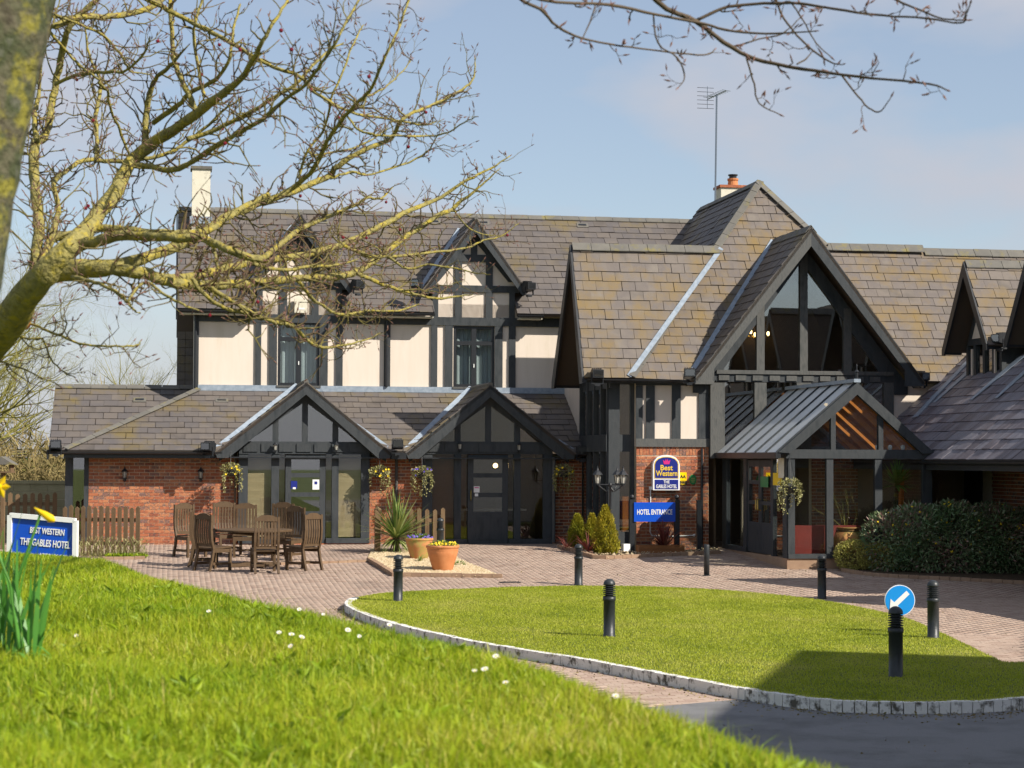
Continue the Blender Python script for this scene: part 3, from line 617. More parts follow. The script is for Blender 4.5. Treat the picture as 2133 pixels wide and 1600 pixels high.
# ---- two glazed gable porches
def porch(ua, za, ul, ur, X, doorx, yb, blinds):
    """X: px of [cornerL0,cornerL1, p1a,p1b, d0,d1, p2a,p2b, cornerR0,cornerR1]"""
    D = bpy.data.objects.new('porch', None); COL.objects.link(D); D.parent = H
    U = [onv(x, 1030, G)[0] for x in X]; zl = onv((X[0] + X[-1]) / 2, 946, G)[1]; zu = onv((X[0] + X[-1]) / 2, 920, G)[1]; zb_ = onv((X[0] + X[-1]) / 2, yb, G)[1]
    zs = onv((X[0] + X[-1]) / 2, yb - 11, G)[1]; vf = -.32; ztf = zG - .03
    sl_l = (za - ztf) / (ua - ul); sl_r = (za - ztf) / (ur - ua)
    zin = lambda u: za - .30 - (sl_l * (ua - u) if u < ua else sl_r * (u - ua))
    for a, b in ((0, 1), (2, 3), (6, 7), (8, 9)): MB().box((U[a], G - .03, zb_), (U[b], G + .1, zl), random.random()).build('timber_post', 'timber', D)
    MB().box((U[0], G - .05, zl), (U[9], G + .1, zu), .4).build('timber_beam', 'timber', D)
    k = U[0] + .1
    while k < U[9] - .2: MB().box((k, G - .075, zl + .05), (k + .32, G - .05, zu - .05), random.random()).build('frieze_panel', 'timber', D); k += .4
    MB().box((U[0], G - .06, zb_), (U[4], G + .1, zs), .4).build('sill', 'timber', D); MB().box((U[5], G - .06, zb_), (U[9], G + .1, zs), .4).build('sill', 'timber', D)
    MB().box((U[0] - .02, G - .02, .25), (U[9] + .02, G + .12, zb_)).build('plinth', 'brick', D)
    for a, b, bl in ((1, 2, blinds[0]), (3, 4, blinds[0]), (5, 6, blinds[1]), (7, 8, blinds[1])):
        MB().box((U[a], G + .03, zs), (U[b], G + .038, zl)).build('pane', 'pane_clear' if bl == 'blind' else 'pane_clear', D)
        if bl:
            mb = MB(); z = zs + .03
            while z < zl - .02: mb.add([(U[a], G + .10, z), (U[b], G + .10, z), (U[b], G + .125, z + .022), (U[a], G + .125, z + .022)], [(0, 1, 2, 3)], random.random()); z += .026
            tag(mb.build('blind', bl, D), kind='stuff')
    # gable glazing
    zg0 = zu; mids = [U[0] + .2, (U[2] + U[3]) / 2, ua, (U[6] + U[7]) / 2, U[9] - .2]
    for i, u in enumerate(mids):
        if 0 < i < 4: MB().box((u - .065, G - .02, zg0), (u + .065, G + .09, max(zg0 + .05, zin(u) + .1)), random.random()).build('timber_post', 'timber', D)
    full = [(max(ul + .2, ua - (za - .30 - zg0) / sl_l), zg0), (min(ur - .2, ua + (za - .30 - zg0) / sl_r), zg0), (ua, za - .30)]
    bounds = [full[0][0]] + mids[1:4] + [full[1][0]]
    for a, b in zip(bounds, bounds[1:]):
        q_ = clip([(a, zg0), (b, zg0), (b, za), (a, za)], full)
        if len(q_) > 2: MB().prism([(u, G + .03, z) for u, z in q_], (0, .008, 0)).build('pane', 'pane', D)
    for s_, uf, sl in ((-1, ul, sl_l), (1, ur, sl_r)):
        A = Vector((ua, vf, za)); B = Vector((uf, vf, ztf))
        MB().prism([A, B, B + Vector((0, 0, -.12)) - Vector((s_ * .05, 0, 0)), B + Vector((-s_ * .3, 0, -.12)), A + Vector((0, 0, -.27))], (0, .05, 0), .4).build('bargeboard', 'timber', D)
        MB().prism([(ua, G - .06, za - .16), (uf - s_ * .1, G - .06, ztf - .02), (uf - s_ * .1, G - .06, ztf - .2), (ua, G - .06, za - .42)], (0, .1, 0), .2).build('timber_brace', 'timber', D)
        slate_roof('porch_roof', [[(ua, vf, za), (uf, vf, ztf), (uf, eV + .05, ztf), (ua, WV - .03, za)]], (0, 1, 0), 0, .3, .26, parent=D)
        MB().bar((uf, eV + .06, ztf + .05), (ua, WV - .04, za + .05), .17, .02, (0, -1, 1)).build('lead_valley', 'lead', D)
    MB().tube([(ua, vf, za + .02), (ua, WV, za + .02)], .06, 6).build('ridge_tile', 'ridge', D)
    # door
    dr = bpy.data.objects.new('door', None); COL.objects.link(dr); dr.parent = D
    d0, d1 = U[4] + .015, U[5] - .015; zd0 = zb_ + .01; zd1 = zl - .02; hgt = zd1 - zd0; v0 = G - .02; v1 = G + .04; st_ = .13
    cuts = [(.36, .525), (.575, .745), (.795, .95)]
    MB().box((d0, v0, zd0), (d0 + st_, v1, zd1)).box((d1 - st_, v0, zd0), (d1, v1, zd1)).build('stile', 'timber', dr)
    prev = 0
    for c0, c1 in cuts + [(1, 1)]:
        MB().box((d0 + st_, v0 + .004, zd0 + prev * hgt), (d1 - st_, v1, zd0 + c0 * hgt)).build('rail', 'timber', dr); prev = c1
    MB().box((d0 + st_ + .06, v0 - .008, zd0 + .1), (d1 - st_ - .06, v0 + .004, zd0 + .31 * hgt)).build('panel', 'timber', dr)
    for c0, c1 in cuts: MB().box((d0 + st_, G + .005, zd0 + c0 * hgt), (d1 - st_, G + .012, zd0 + c1 * hgt)).build('pane', 'pane', dr)
    return D, dr, (d0, d1, zd0, zd1)
D1, dr1, dd1 = porch(pa, pza, pl, prr, [497, 516, 565, 581, 593, 679, 691, 705, 752, 769], 0, 1132, ('blind', 'blind'))
D2, dr2, dd2 = porch(qa, qza, ql, qr, [880, 900, 946, 960, 973, 1059, 1070, 1084, 1131, 1150], 0, 1134, ('blind_wood', None))
def notice(x0, y0, x1, y1, par, v=-.03, m='white'): return bx('notice', m, x0, y0, x1, y1, v, v + .004, par)
n_ = notice(651, 999, 665, 1020, dr1); bx('notice_print', 'navy', 655, 1003, 661, 1009, -.034, -.03, dr1)
notice(606, 1002, 619, 1018, dr1, m='navy'); notice(610, 1015, 616, 1019, dr1, -.034)
notice(987, 1013, 999, 1026, dr2); bx('notice_print', 'pink', 988.5, 1015, 997.5, 1017, -.034, -.03, dr2); notice(989, 1028, 996, 1034, dr2)
MB().tube([P(981, 1021, -.03), P(981, 1023, -.09), P(981, 1040, -.09), P(981, 1042, -.03)], .014, 8).build('handle', 'brass', dr2)
# porch interiors
for a, b in ((pl, prr), (ql, qr)): hbox('wall', 'interior', (a + .3, 2.2, .3), (b - .3, 2.25, 3.55)); MB().prism([(a + .75, 2.3, 3.4), (b - .75, 2.3, 3.4), ((a + b) / 2, 2.3, 4.0)], (0, .03, 0)).build('wall', 'interior', H); hbox('wall', 'interior', (a + .45, .15, .3), (a + .5, 2.2, zG)); hbox('wall', 'interior', (b - .5, .15, .3), (b - .45, 2.2, zG))
t_ = MB().box((0, 0, .72), (1.5, .9, .76)).box((.7, .4, 0), (.8, .5, .72)).build('table', 'plaster', H); t_.location = (qa - .4, 1.1, FZ); t_.name = 'dining_table'
MB().ball(P(1032, 970, .9), .06).build('lamp', 'bulb', H)
pipe(826, 948, 1135, GB - .04, m='timber_worn'); pipe(1154, 952, 1130, G - .08, .04, 'timber_worn')
hbox('hopper', 'black', (onv(815, 945, -.3)[0], -.36, zG - .16), (onv(846, 945, -.3)[0], -.1, zG - .02))
# ================================================================== entrance block
vE = -2.6; vH = -2.8; evH = -3.05
uE = onv(1267, 1000, vE)[0]; zEv = onv(1380, 789, evH)[1]
zB0 = onv(1400, 930, vH)[1]; zB1 = onv(1400, 915, vH)[1]
uB0, uB1 = onv(1325, 1040, vH)[0], onv(1476, 1040, vH)[0]
# cross-gable roof (gable faces left)
ua_, zee = onv(1217, 793, evH)[0], zEv
vRd, zRd = onu(1191, 512, ua_); vRf, zRf = onu(1153, 808, ua_); zRf = zEv
C1u = onv(1312, 790, evH)[0]; vA = .35; Au, Az = onv(1580, 381, vA)
k_ = (Au - C1u) / (Az - zEv); ucr = lambda z: C1u + (z - zEv) * k_
slate_roof('cross_roof', [[(ua_, evH, zee), (C1u, evH, zee), (ucr(zRd), vRd, zRd), (ua_, vRd, zRd)]], (1, 0, 0), 1, .3, .245)
slate_roof('cross_roof', [[(ua_, vRf, zRf), (ua_, vRd, zRd), (ucr(zRd), vRd, zRd), (C1u, vRf, zRf)]], (1, 0, 0), 0, show=False)
ridge_tiles((ua_, vRd, zRd + .02), (ucr(zRd), vRd, zRd + .02), .9, .42)
def lead_strip(a, b, w=.13, nrm=(0, -1, .7), m='lead'):
    a = Vector(a); b = Vector(b); n = 6; mb = MB()
    for i in range(n): mb.bar(a + (b - a) * (i / n), a + (b - a) * ((i + 1.03) / n), w, .02 + .004 * (i % 2), nrm)
    return mb.build('lead_valley', m, H)
lead_strip((C1u - .02, evH - .02, zee + .05), (ucr(zRd) - .02, vRd - .05, zRd), .11)
for vb, zb2, s_ in ((evH, zee, 1), (vRf, zRf, -1)):
    MB().prism([(ua_, vRd, zRd + .03), (ua_, vb, zb2 + .03), (ua_, vb, zb2 - .12), (ua_, vb + s_ * .3, zb2 - .12), (ua_, vRd, zRd - .34)], (-.05, 0, 0), .2).build('bargeboard', 'black', H)
    MB().prism([(ua_, vRd, zRd - .08), (ua_, vb, zb2 - .07), (uE + .1, vb, zb2 - .07), (uE + .1, vRd, zRd - .08)], (0, 0, -.03)).build('soffit', 'black', H)
MB().prism([(uE, vRd, zRd - .1), (uE, evH + .3, zee + .2), (uE, evH + .3, zee - .2), (uE, vRf - .3, zee - .2), (uE, vRf - .3, zRf + .2)], (.1, 0, 0)).build('gable_wall', 'timber', H)
# left face of the entrance block, glazed on two floors
vs_ = [.35, -.45, -1.2, -1.95, -2.6]
for k, v in enumerate(vs_):
    hbox('timber_post', 'timber', (uE - .03, v, FZ - .1), (uE + .1, v + .11, zEv + .05))
for a, b in zip(vs_, vs_[1:]):
    MB().box((uE + .03, b + .11, FZ), (uE + .038, a, zB0)).build('pane', 'pane', H)
    MB().box((uE + .03, b + .11, zB1 + .1), (uE + .038, a, zEv)).build('pane', 'pane', H)
hbox('timber_beam', 'timber', (uE - .05, vE, zB0 - .12), (uE + .1, .35, zB1 + .1)); hbox('timber_beam', 'timber', (uE - .05, vE, FZ - .15), (uE + .1, .35, FZ + .1))
hbox('wall', 'plaster', (uE - .01, .46, zB1), (uE + .15, .8, zEv)); hbox('wall', 'plaster', (uE + .02, .8, zB1), (uE + .15, WV, zEv))
# front of the cross-gable part
hbox('timber_post', 'timber', (uE, vE - .03, FZ - .15), (onv(1290, 1000, vE)[0], vE + .1, zEv + .05))
hbox('timber_post', 'timber', (onv(1313, 1000, vE)[0], vE - .03, FZ - .15), (uB0, vE + .1, zEv + .05))
u3, u4 = onv(1290, 1000, vE)[0], onv(1313, 1000, vE)[0]
hbox('timber_beam', 'timber', (u3, vE - .02, zB0 - .12), (u4, vE + .1, zB1 + .1)); hbox('timber_beam', 'timber', (u3, vE - .02, FZ - .15), (u4, vE + .1, FZ + .35)); hbox('timber_beam', 'timber', (u3, vE - .02, zEv - .1), (u4, vE + .1, zEv + .05))
for z0, z1 in ((FZ + .35, zB0 - .12), (zB1 + .1, zEv - .1)): MB().box((u3, vE + .03, z0), (u4, vE + .038, z1)).build('pane', 'pane', H)
hbox('interior_wall', 'orange_wood', (u3 - .2, vE + 1.5, FZ), (u4 + 1, vE + 1.55, FZ + 1.1))
gutter((ua_ + .05, evH - .05, zEv - .02), (C1u, evH - .05, zEv - .02)); hbox('soffit', 'timber', (uE - .4, evH + .02, zEv - .1), (onv(1480, 790, vH)[0], vH, zEv - .06))
# brick pier with panels above
MB().box((uB0, vH, .3), (uB1, vH + .25, zB0)).build('wall', 'mortar', H); zSo = onv(1400, 949, vH)[1]
brick_wall(uB0 + .005, uB1 - .005, .3, zSo - .005, vH)
x = uB0 + .005
while x < uB1 - .05: BR.append((x, min(x + .065, uB1), vH, zSo + .005, zB0 - .004, 'u', 0)); x += .075
MB().box((uB0, vH, .3), (uB0 + .1, vH + .5, zB0)).build('wall', 'mortar', H)
MB().box((uB0, vH, zB0), (uB1 + .1, vH + .2, zEv)).build('wall', 'plaster', H)
bx('timber_beam', 'timber_worn', 1325, 914, 1478, 931, vH - .05, vH)
bx('timber_beam', 'timber', 1325, 790, 1478, 803, vH - .045, vH)
for x0, x1 in ((1325, 1339), (1346, 1364), (1400, 1418), (1456, 1478)): bx('timber_post', 'timber', x0, 803, x1, 914, vH - .04, vH)
gutter((C1u - .05, evH - .05, zEv - .02), (onv(1462, 790, evH)[0], evH - .05, zEv - .02))
bx('timber_post', 'timber_worn', 1480, 797, 1503, 955, vH - .12, vH + .1)
pipe(1462, 935, 1150, vH - .05, .03)
# hip roof
A3 = Vector((Au, vA, Az)); C1 = Vector((C1u, evH, zEv)); C2 = Vector((2 * Au - C1u, evH, zEv))
slate_roof('hip_roof', [[C1, A3, (Au, vr + .3, Az), (C1u, vr + .3, zEv)]], (0, 1, 0), 0, .3, .25)
tH = (Az - zEv) / (vA - evH)
# big front gable
vG = -3.5; ga, gza = onv(1690, 475, vG); gl = onv(1446, 793, vG)[0]; gr = onv(1926, 797, vG)[0]; gz0 = onv(1690, 795, vG)[1]
vTop = evH + (gza - zEv) / tH; vFt = evH + (gz0 - zEv) / tH
VT = Vector((ga, vTop, gza)); FLf = Vector((gl, vFt, gz0)); FRf = Vector((gr, vFt, gz0))
polys = [[C1, FLf, VT, A3]]
d1 = C2 - A3; d2 = FRf - VT; det = d1.x * -d2.z + d2.x * d1.z
tt = ((VT.x - A3.x) * -d2.z + d2.x * (VT.z - A3.z)) / det if abs(det) > 1e-6 else 2
zR1 = onv(1830, 519, -.65)[1]; gsl = (zR1 - zEv) / (-.65 - evH); I3 = A3 + d1 * ((Az - zR1) / (Az - zEv))

polys.append([A3, VT, I3])
slate_roof('hip_roof', polys, (1, 0, 0), 1, .3, .25)
slate_roof('hip_roof', [[I3, A3, (Au, vr + .3, Az), (I3.x, vr + .3, zR1)]], (0, 1, 0), 0, show=False)
def hip_tiles(p, q, n_up, L=.42): ridge_tiles(p, q, .5, L, .14)
hip_tiles(C1 + Vector((0, 0, .04)), A3 + Vector((0, 0, .04)), 0); hip_tiles(I3 + Vector((0, 0, .04)), A3 + Vector((0, 0, .04)), 0)
ridge_tiles(A3 + Vector((0, 0, .02)), (Au, vr + .2, Az + .02), .8)
slate_roof('gable_roof', [[(gl, vG, gz0), (ga, vG, gza), VT, FLf]], (0, 1, 0), 0, .3, .25)
slate_roof('gable_roof', [[(gr, vG, gz0), (ga, vG, gza), (ga, evH + (gza - zEv) / gsl, gza), (gr, evH + (gz0 - zEv) / gsl, gz0)]], (0, 1, 0), 1, .3, .25)
ridge_tiles((ga, vG, gza + .02), (ga, vTop, gza + .02), .9, .42)
lead_strip(FLf + Vector((-.05, -.03, .05)), VT + Vector((-.05, -.05, .0)), .11)
gs = (gza - gz0) / (ga - gl); gs2 = (gza - gz0) / (gr - ga)
for s_, uf, sl in ((-1, gl, gs), (1, gr, gs2)):
    A = Vector((ga, vG, gza + .02)); B = Vector((uf, vG, gz0 + .02))
    MB().prism([A, B, B + Vector((0, 0, -.1)), B + Vector((-s_ * .45, 0, -.1)), B + Vector((-s_ * .45, 0, sl * .45 - .34)), A + Vector((0, 0, -.42))], (0, .06, 0), .6).build('bargeboard', 'timber_worn' if s_ < 0 else 'timber', H)
    MB().prism([(ga, vH - .05, gza - .3), (uf - s_ * .15, vH - .05, gz0 - .02), (uf - s_ * .15, vH - .05, gz0 - .25), (uf - s_ * .45, vH - .05, gz0 - .25), (ga, vH - .05, gza - .66)], (0, .1, 0), .2).build('timber_brace', 'timber', H)
    MB().prism([(ga, vG + .06, gza - .08), (uf, vG + .06, gz0 - .08), (uf, vH, gz0 - .08), (ga, vH, gza - .08)], (0, 0, -.02)).build('soffit', 'black', H)
zr0 = onv(1680, 773, vH)[1]; zr1 = onv(1680, 797, vH)[1]; zbr = onv(1680, 781, vH)[1]
gx = [1500, 1583, 1673, 1764, 1850]; gu = [onv(x, 760, vH)[0] for x in gx]
zing = lambda u: gza - .6 - (gs * (ga - u) if u < ga else gs2 * (u - ga))
full = [(ga - (gza - .6 - zr0) / gs, zr0), (ga + (gza - .6 - zr0) / gs2, zr0), (ga, gza - .6)]
bnd = [full[0][0], gu[1], gu[2], gu[3], full[1][0]]
for u in gu[1:4]: MB().box((u - .09, vH - .06, zr0), (u + .09, vH + .05, zing(u) + .25), random.random()).build('timber_post', 'timber_worn', H)
for a, b in zip(bnd, bnd[1:]):
    q_ = clip([(a, zr0), (b, zr0), (b, gza), (a, gza)], full)
    MB().prism([(u, vH, z) for u, z in q_], (0, .008, 0)).build('pane', 'pane', H)
MB().box((gu[0] - .1, vH - .09, zbr), (gu[4] + .1, vH + .05, zr0), .6).build('timber_beam', 'timber_worn', H)
MB().box((gu[0] - .1, vH - .05, zr1), (gu[4] + .1, vH + .05, zbr), .3).build('timber_beam', 'timber', H)
x = gu[0] - .05
while x < gu[4] - .2: MB().box((x, vH - .08, zr1 + .03), (x + .24, vH - .05, zbr - .03), random.random()).build('frieze_panel', 'timber_worn', H); x += .39
lw_ = onv(1600, 950, vH)[1]
for x0, x1 in ((1503, 1510), (1572, 1597), (1660, 1690), (1762, 1784), (1842, 1862)): bx('timber_post', 'timber_worn', x0, 797, x1, 950, vH - .06, vH + .05)
for x0, x1 in ((1510, 1572), (1597, 1660), (1690, 1762), (1784, 1842)): bx('pane', 'pane', x0, 797, x1, 932, vH, vH + .008)
bx('timber_beam', 'timber_worn', 1503, 930, 1862, 945, vH - .05, vH + .05)
bx('wall', 'plaster', 1862, 800, 1960, 950, vH, vH + .1)
hbox('wall', 'interior', (uE + .2, 1.2, .3), (14.5, 1.25, 6.5)); hbox('wall', 'interior', (uB1 + .2, vH + .3, .3), (uB1 + .25, 1.2, 4.1)); hbox('floor', 'interior', (uE + .2, vE + .2, .2), (12.3, 1.2, FZ - .01)); hbox('ceiling', 'interior', (uE + .3, vE + .9, zB0 + .1), (12.5, 1.2, zB1))
hbox('wall', 'interior', (uB1 + 4.2, vH + .02, .2), (14.4, vH + .1, 3.2)); hbox('interior_wall', 'sofa', (gu[0], -.4, zB1 + .02), (gu[0] + 1.4, -.3, zB1 + 1.2))
MB().prism([(gl + .7, -1.25, zB1 + .02), (gr - .7, -1.25, zB1 + .02), (gr - .9, -1.25, gz0), (ga, -1.25, gza - .35), (gl + .9, -1.25, gz0)], (0, .04, 0)).build('interior_wall', 'interior', H)  # added wall close behind the gable glass, catches sun so the panes look greyer
ch = bpy.data.objects.new('chandelier', None); COL.objects.link(ch); ch.parent = H
for px_, py_ in ((1558, 692), (1564, 691), (1573, 697), (1600, 695)): MB().ball(P(px_, py_, vH + 1.2), .035, 8, 5, sz=1.5).build('bulb', 'bulb', ch)
mb = MB(); c0 = P(1580, 700, vH + 1.2); mb.tube([c0, c0 + Vector((0, 0, 1.3))], .015, 6)
for px_ in (1558, 1566, 1573, 1600): mb.tube([c0 + Vector((0, 0, -.1)), P(px_, 700, vH + 1.2)], .012, 6)
mb.build('arm', 'brass', ch)
# right-hand range facing the camera
zR1 = onv(1830, 519, -.65)[1]; gslope = (zR1 - zEv) / (-.65 - evH)
slate_roof('right_roof', [[(gr - .1, evH, zEv), (16.2, evH, zEv), (19.5, -.65, zR1), (gr - (zR1 - gz0) / gs2, -.65, zR1)]], (1, 0, 0), 1, .3, .25)
slate_roof('right_roof', [[(gr - 3.2, -.65, zR1), (19.5, -.65, zR1), (19.5, 3, zEv), (gr - 3.2, 3, zEv)]], (1, 0, 0), 1, show=False)
us_ = onv(1922, 520, -.65)[0]
ridge_tiles((gr - 2.6, -.65, zR1 + .07), (us_, -.65, zR1 + .07), .8, .45, .17); ridge_tiles((us_, -.65, zR1 + .0), (17.5, -.65, zR1 + .0), .8, .45, .17)
# ================================================================== right wing (runs toward the camera)
uW, zW, tW = 11.95, 2.4, .84; vB = -2.9
wp = lambda u, v: Vector((u, v, zW + (u - uW) * tW))
slate_roof('wing_roof', [[wp(uW, -15.5), wp(uW, vB), wp(17.9, vB), wp(17.9, -15.5)]], (0, 1, 0), 2, .42, .3)
slate_roof('wing_roof', [[wp(uW, -15.5), wp(uW, -23), wp(17.9, -23), wp(17.9, -15.5)]], (0, 1, 0), 2, show=False)
slate_roof('wing_roof', [[wp(17.9, -23), wp(17.9, vB), (24, vB, 2.4), (24, -23, 2.4)]], (0, 1, 0), 2, show=False)
MB().prism([wp(uW, vB), wp(17.9, vB), wp(17.9, vB) + Vector((0, 0, -.3)), wp(uW, vB) + Vector((0, 0, -.3))], (0, .05, 0)).build('bargeboard', 'black', H)
gutter((uW - .05, -22, zW - .03), (uW - .05, -7.2, zW - .03)); hbox('fascia', 'black', (uW + .01, -22, zW - .2), (uW + .05, -3, zW - .02)); hbox('soffit', 'black', (uW + .05, -22, zW - .18), (14.0, -3, zW - .14))
hbox('wall', 'mortar', (14.0, -22, -.1), (14.2, -2.9, 3.9)); brick_wall(-14.5, -6.0, .0, 2.6, 14.0, 'v', 14.0)
v0d, v1d = onu(2047, 1000, 13.98)[0], onu(2013, 1000, 13.98)[0]; hbox('door', 'black', (13.93, v0d, .2), (13.97, v1d, 2.4)); hbox('wall', 'mortar', (12.5, -22.2, -.1), (23.8, -22, 2.5))

uo = 13.7; fa, fz = onu(2058, 713, uo); ra, rz = onu(1965, 738, uo); aa, az = onu(2008, 548, uo); fz = (fz + rz) / 2; vc_ = (fa + ra) / 2; hsp = (ra - fa) / 2
def wing_dormer(vc, slates, lead=True):
    D = bpy.data.objects.new('wing_dormer', None); COL.objects.link(D); D.parent = H
    ub = lambda z: uW + (z - zW) / tW; uw = 14.12
    for s_ in (-1, 1):
        pts = [(uo, vc, az), (ub(az), vc, az), (ub(fz), vc + s_ * hsp, fz), (uo, vc + s_ * hsp, fz)]
        slate_roof('dormer_roof', [pts], (1, 0, 0), 1, .3, .25, parent=D, show=slates and s_ < 0)
        MB().prism([(uo, vc, az + .03), (uo, vc + s_ * hsp, fz + .03), (uo, vc + s_ * hsp, fz - .1), (uo, vc + s_ * (hsp - .12), fz - .1), (uo, vc, az - .3)], (-.04, 0, 0), .2).build('bargeboard', 'black', D)
        MB().prism([(uo, vc, az - .06), (uo, vc + s_ * hsp, fz - .06), (uw, vc + s_ * hsp, fz - .06), (uw, vc, az - .06)], (0, 0, -.02)).build('soffit', 'black', D)
        MB().box((uw + .03, vc + s_ * .85 - .08, zW + (uw - uW) * tW), (ub(fz) - .1, vc + s_ * .85 + .08, fz)).build('cheek', 'timber', D)
        MB().box((uw - .02, vc + s_ * .62 - .03, fz - .55), (uw + .02, vc + s_ * .62 + .03, fz + .02)).build('panel', 'plaster', D)
        MB().prism([wp(13.4, vc + s_ * .95) + Vector((0, 0, .04)), wp(14.5, vc + s_ * .95) + Vector((0, 0, .04)), wp(14.5, vc + s_ * 1.3) + Vector((0, 0, .04)), wp(13.4, vc + s_ * 1.1) + Vector((0, 0, .04))], (0, 0, .01)).build('lead_flashing', 'lead', D)
    MB().prism([(uw, vc - .93, fz + .1), (uw, vc + .93, fz + .1), (uw, vc + .25, az - .6), (uw, vc, az - .25), (uw, vc - .25, az - .6)], (.1, 0, 0)).build('gable_wall', 'timber', D)
    for s_ in (-1, 1): MB().prism([(uw - .015, vc + s_ * .6, fz + .24), (uw - .015, vc + s_ * .05, fz + .24), (uw - .015, vc + s_ * .05, az - .75)], (.012, 0, 0)).build('panel', 'plaster', D)
    zlo = zW + (uw - uW) * tW
    for v in (-.9, -.5, 0, .5, .9): MB().box((uw, vc + v - .06, zlo - .1), (uw + .1, vc + v + .06, fz + .1)).build('timber_post', 'timber', D)
    for v in (-.25, .25): MB().box((uw + .05, vc + v - .19, zlo - .05), (uw + .058, vc + v + .19, fz + .05)).build('pane', 'pane', D)
    ridge_tiles((uo, vc, az + .02), (ub(az), vc, az + .02), .9, .42)
    MB().box((uw + .6, vc - .9, zlo), (uw + .65, vc + .9, fz)).build('interior_wall', 'interior', D)
for k, dv in enumerate((0, 3.35, 9.2, 12.4)): wing_dormer(vc_ - dv, k < 2)
lead_strip(wp(13.0, vc_ + 1.15) + Vector((0, 0, .05)), wp(15.3, vB - .2) + Vector((0, 0, .05)), .2, (-.6, 0, 1))
MB().prism([(uo + .1, vB + .02, 3.0), (16, vB + .02, 3.0), (16, vB + .02, 5.6)], (0, .1, 0)).build('wall', 'deck', H)
# annexe further forward, right of the frame
def lo(x, y, z): return loc_of(Vector((x, y, z)))
AX0, AX1, AY0, AY1, AZ0, AZ1 = 10.4, 17.2, 8.0, 18.0, 5.4, 9.5; AS = .28 * (AY1 - AY0)
MB().prism([lo(AX0 - AS, AY0, -.1), lo(AX1 - AS, AY0, -.1), lo(AX1, AY1, -.1), lo(AX0, AY1, -.1)], (0, 0, AZ0 + .1)).build('annexe_wall', 'plaster', H)
am = (AX0 + AX1) / 2
MB().prism([lo(AX0 - .3 - AS, AY0 - .3, AZ0), lo(AX1 + .3 - AS, AY0 - .3, AZ0), lo(am - AS, AY0 - .3, AZ1)], lo(AS, AY1 + .3, 0) - lo(0, AY0 - .3, 0)).build('annexe_roof', 'slate', H)
# ================================================================== glass entrance porch
GP = bpy.data.objects.new('entrance_porch', None); COL.objects.link(GP); GP.parent = H
vP = -7.4; u0, u1 = onv(1641, 1050, vP)[0], onv(1941, 1050, vP)[0]; um, zAp = onv(1786, 797, vP - .12); zPe = onv(1786, 943, vP)[1]; zP0 = onv(1786, 1163, vP)[1]; vk = vH - .1
def pb(name, m, a, b, t=None): return MB().box(a, b, random.random() if t is None else t).build(name, m, GP)
pb('plinth', 'edging', (u0 - .02, vP - .02, -.1), (u1, vP + .1, zP0 - .0)); pb('plinth', 'edging', (u0 - .02, vP + .1, -.1), (u0 + .08, vk, zP0))
pb('floor', 'interior', (u0 + .1, vP + .1, -.1), (u1, vk, zP0 + .02))
fx = [onv(x, 1050, vP)[0] for x in (1641, 1655, 1721, 1735, 1822, 1837, 1921, 1941)]
for a, b in ((0, 1), (2, 3), (4, 5), (6, 7)): pb('timber_post', 'timber', (fx[a], vP - .03, zP0 + .09), (fx[b], vP + .08, zPe - .12))
pb('timber_beam', 'timber', (fx[0] - .05, vP - .05, zPe - .12), (fx[7] + .05, vP + .1, zPe + .06)); pb('timber_beam', 'timber', (fx[0], vP - .05, zP0), (fx[7], vP + .1, zP0 + .09))
for a, b in ((1, 2), (3, 4), (5, 6)): pb('pane', 'pane_clear', (fx[a], vP + .02, zP0 + .09), (fx[b], vP + .028, zPe - .12))
ulf, urf = onv(1622, 942, vP - .12)[0], onv(1947, 946, vP - .12)[0]
ps = (zAp - zPe) / (um - ulf); ps2 = (zAp - zPe) / (urf - um); zi_ = lambda u: zAp - .2 - (ps * (um - u) if u < um else ps2 * (u - um))
tri = [(um - (zAp - .2 - zPe - .06) / ps, zPe + .06), (um + (zAp - .2 - zPe - .06) / ps2, zPe + .06), (um, zAp - .2)]
bb = [tri[0][0], onv(1735, 900, vP)[0], onv(1834, 900, vP)[0], tri[1][0]]
for a, b in zip(bb, bb[1:]):
    q_ = clip([(a, zPe), (b, zPe), (b, zAp), (a, zAp)], tri); MB().prism([(u, vP + .02, z) for u, z in q_], (0, .008, 0)).build('pane', 'pane_clear', GP)
for u in bb[1:3]: pb('timber_post', 'timber', (u - .05, vP - .03, zPe + .06), (u + .05, vP + .08, zi_(u) + .1))
for s_, uf, sl in ((-1, ulf, ps), (1, urf, ps2)):
    A = Vector((um, vP - .12, zAp)); B = Vector((uf, vP - .12, zPe))
    MB().prism([A, B, B + Vector((-s_ * .25, 0, -.02)), A + Vector((0, 0, -.24))], (0, .12, 0), .5).build('bargeboard', 'timber', GP)
    # roof glazing, bars and wooden rafters
    nb = 6
    for k in range(nb):
        va, vb2 = vP + (vk - vP) * k / nb, vP + (vk - vP) * (k + 1) / nb
        MB().prism([(um, va + .02, zAp - .02), (uf, va + .02, zPe - .02), (uf, vb2 - .02, zPe - .02), (um, vb2 - .02, zAp - .02)], (0, 0, .01)).build('roof_pane', 'pane_roof' if s_ < 0 else 'pane_clear', GP)
        MB().bar((um, va, zAp + .0), (uf, va, zPe + .0), .03, .05, (0, 0, 1)).build('glazing_bar', 'timber', GP)
        if s_ > 0: MB().bar((um, va + .2, zAp - .16), (uf - s_ * .22, va + .2, zPe + .2 * ps - .16), .3 if s_ > 0 else .1, .12, (0, 0, 1)).build('rafter', 'orange_wood', GP)
    MB().bar((uf, vP - .1, zPe - .06), (uf, vk, zPe - .06), .1, .12).build('gutter', 'black', GP)
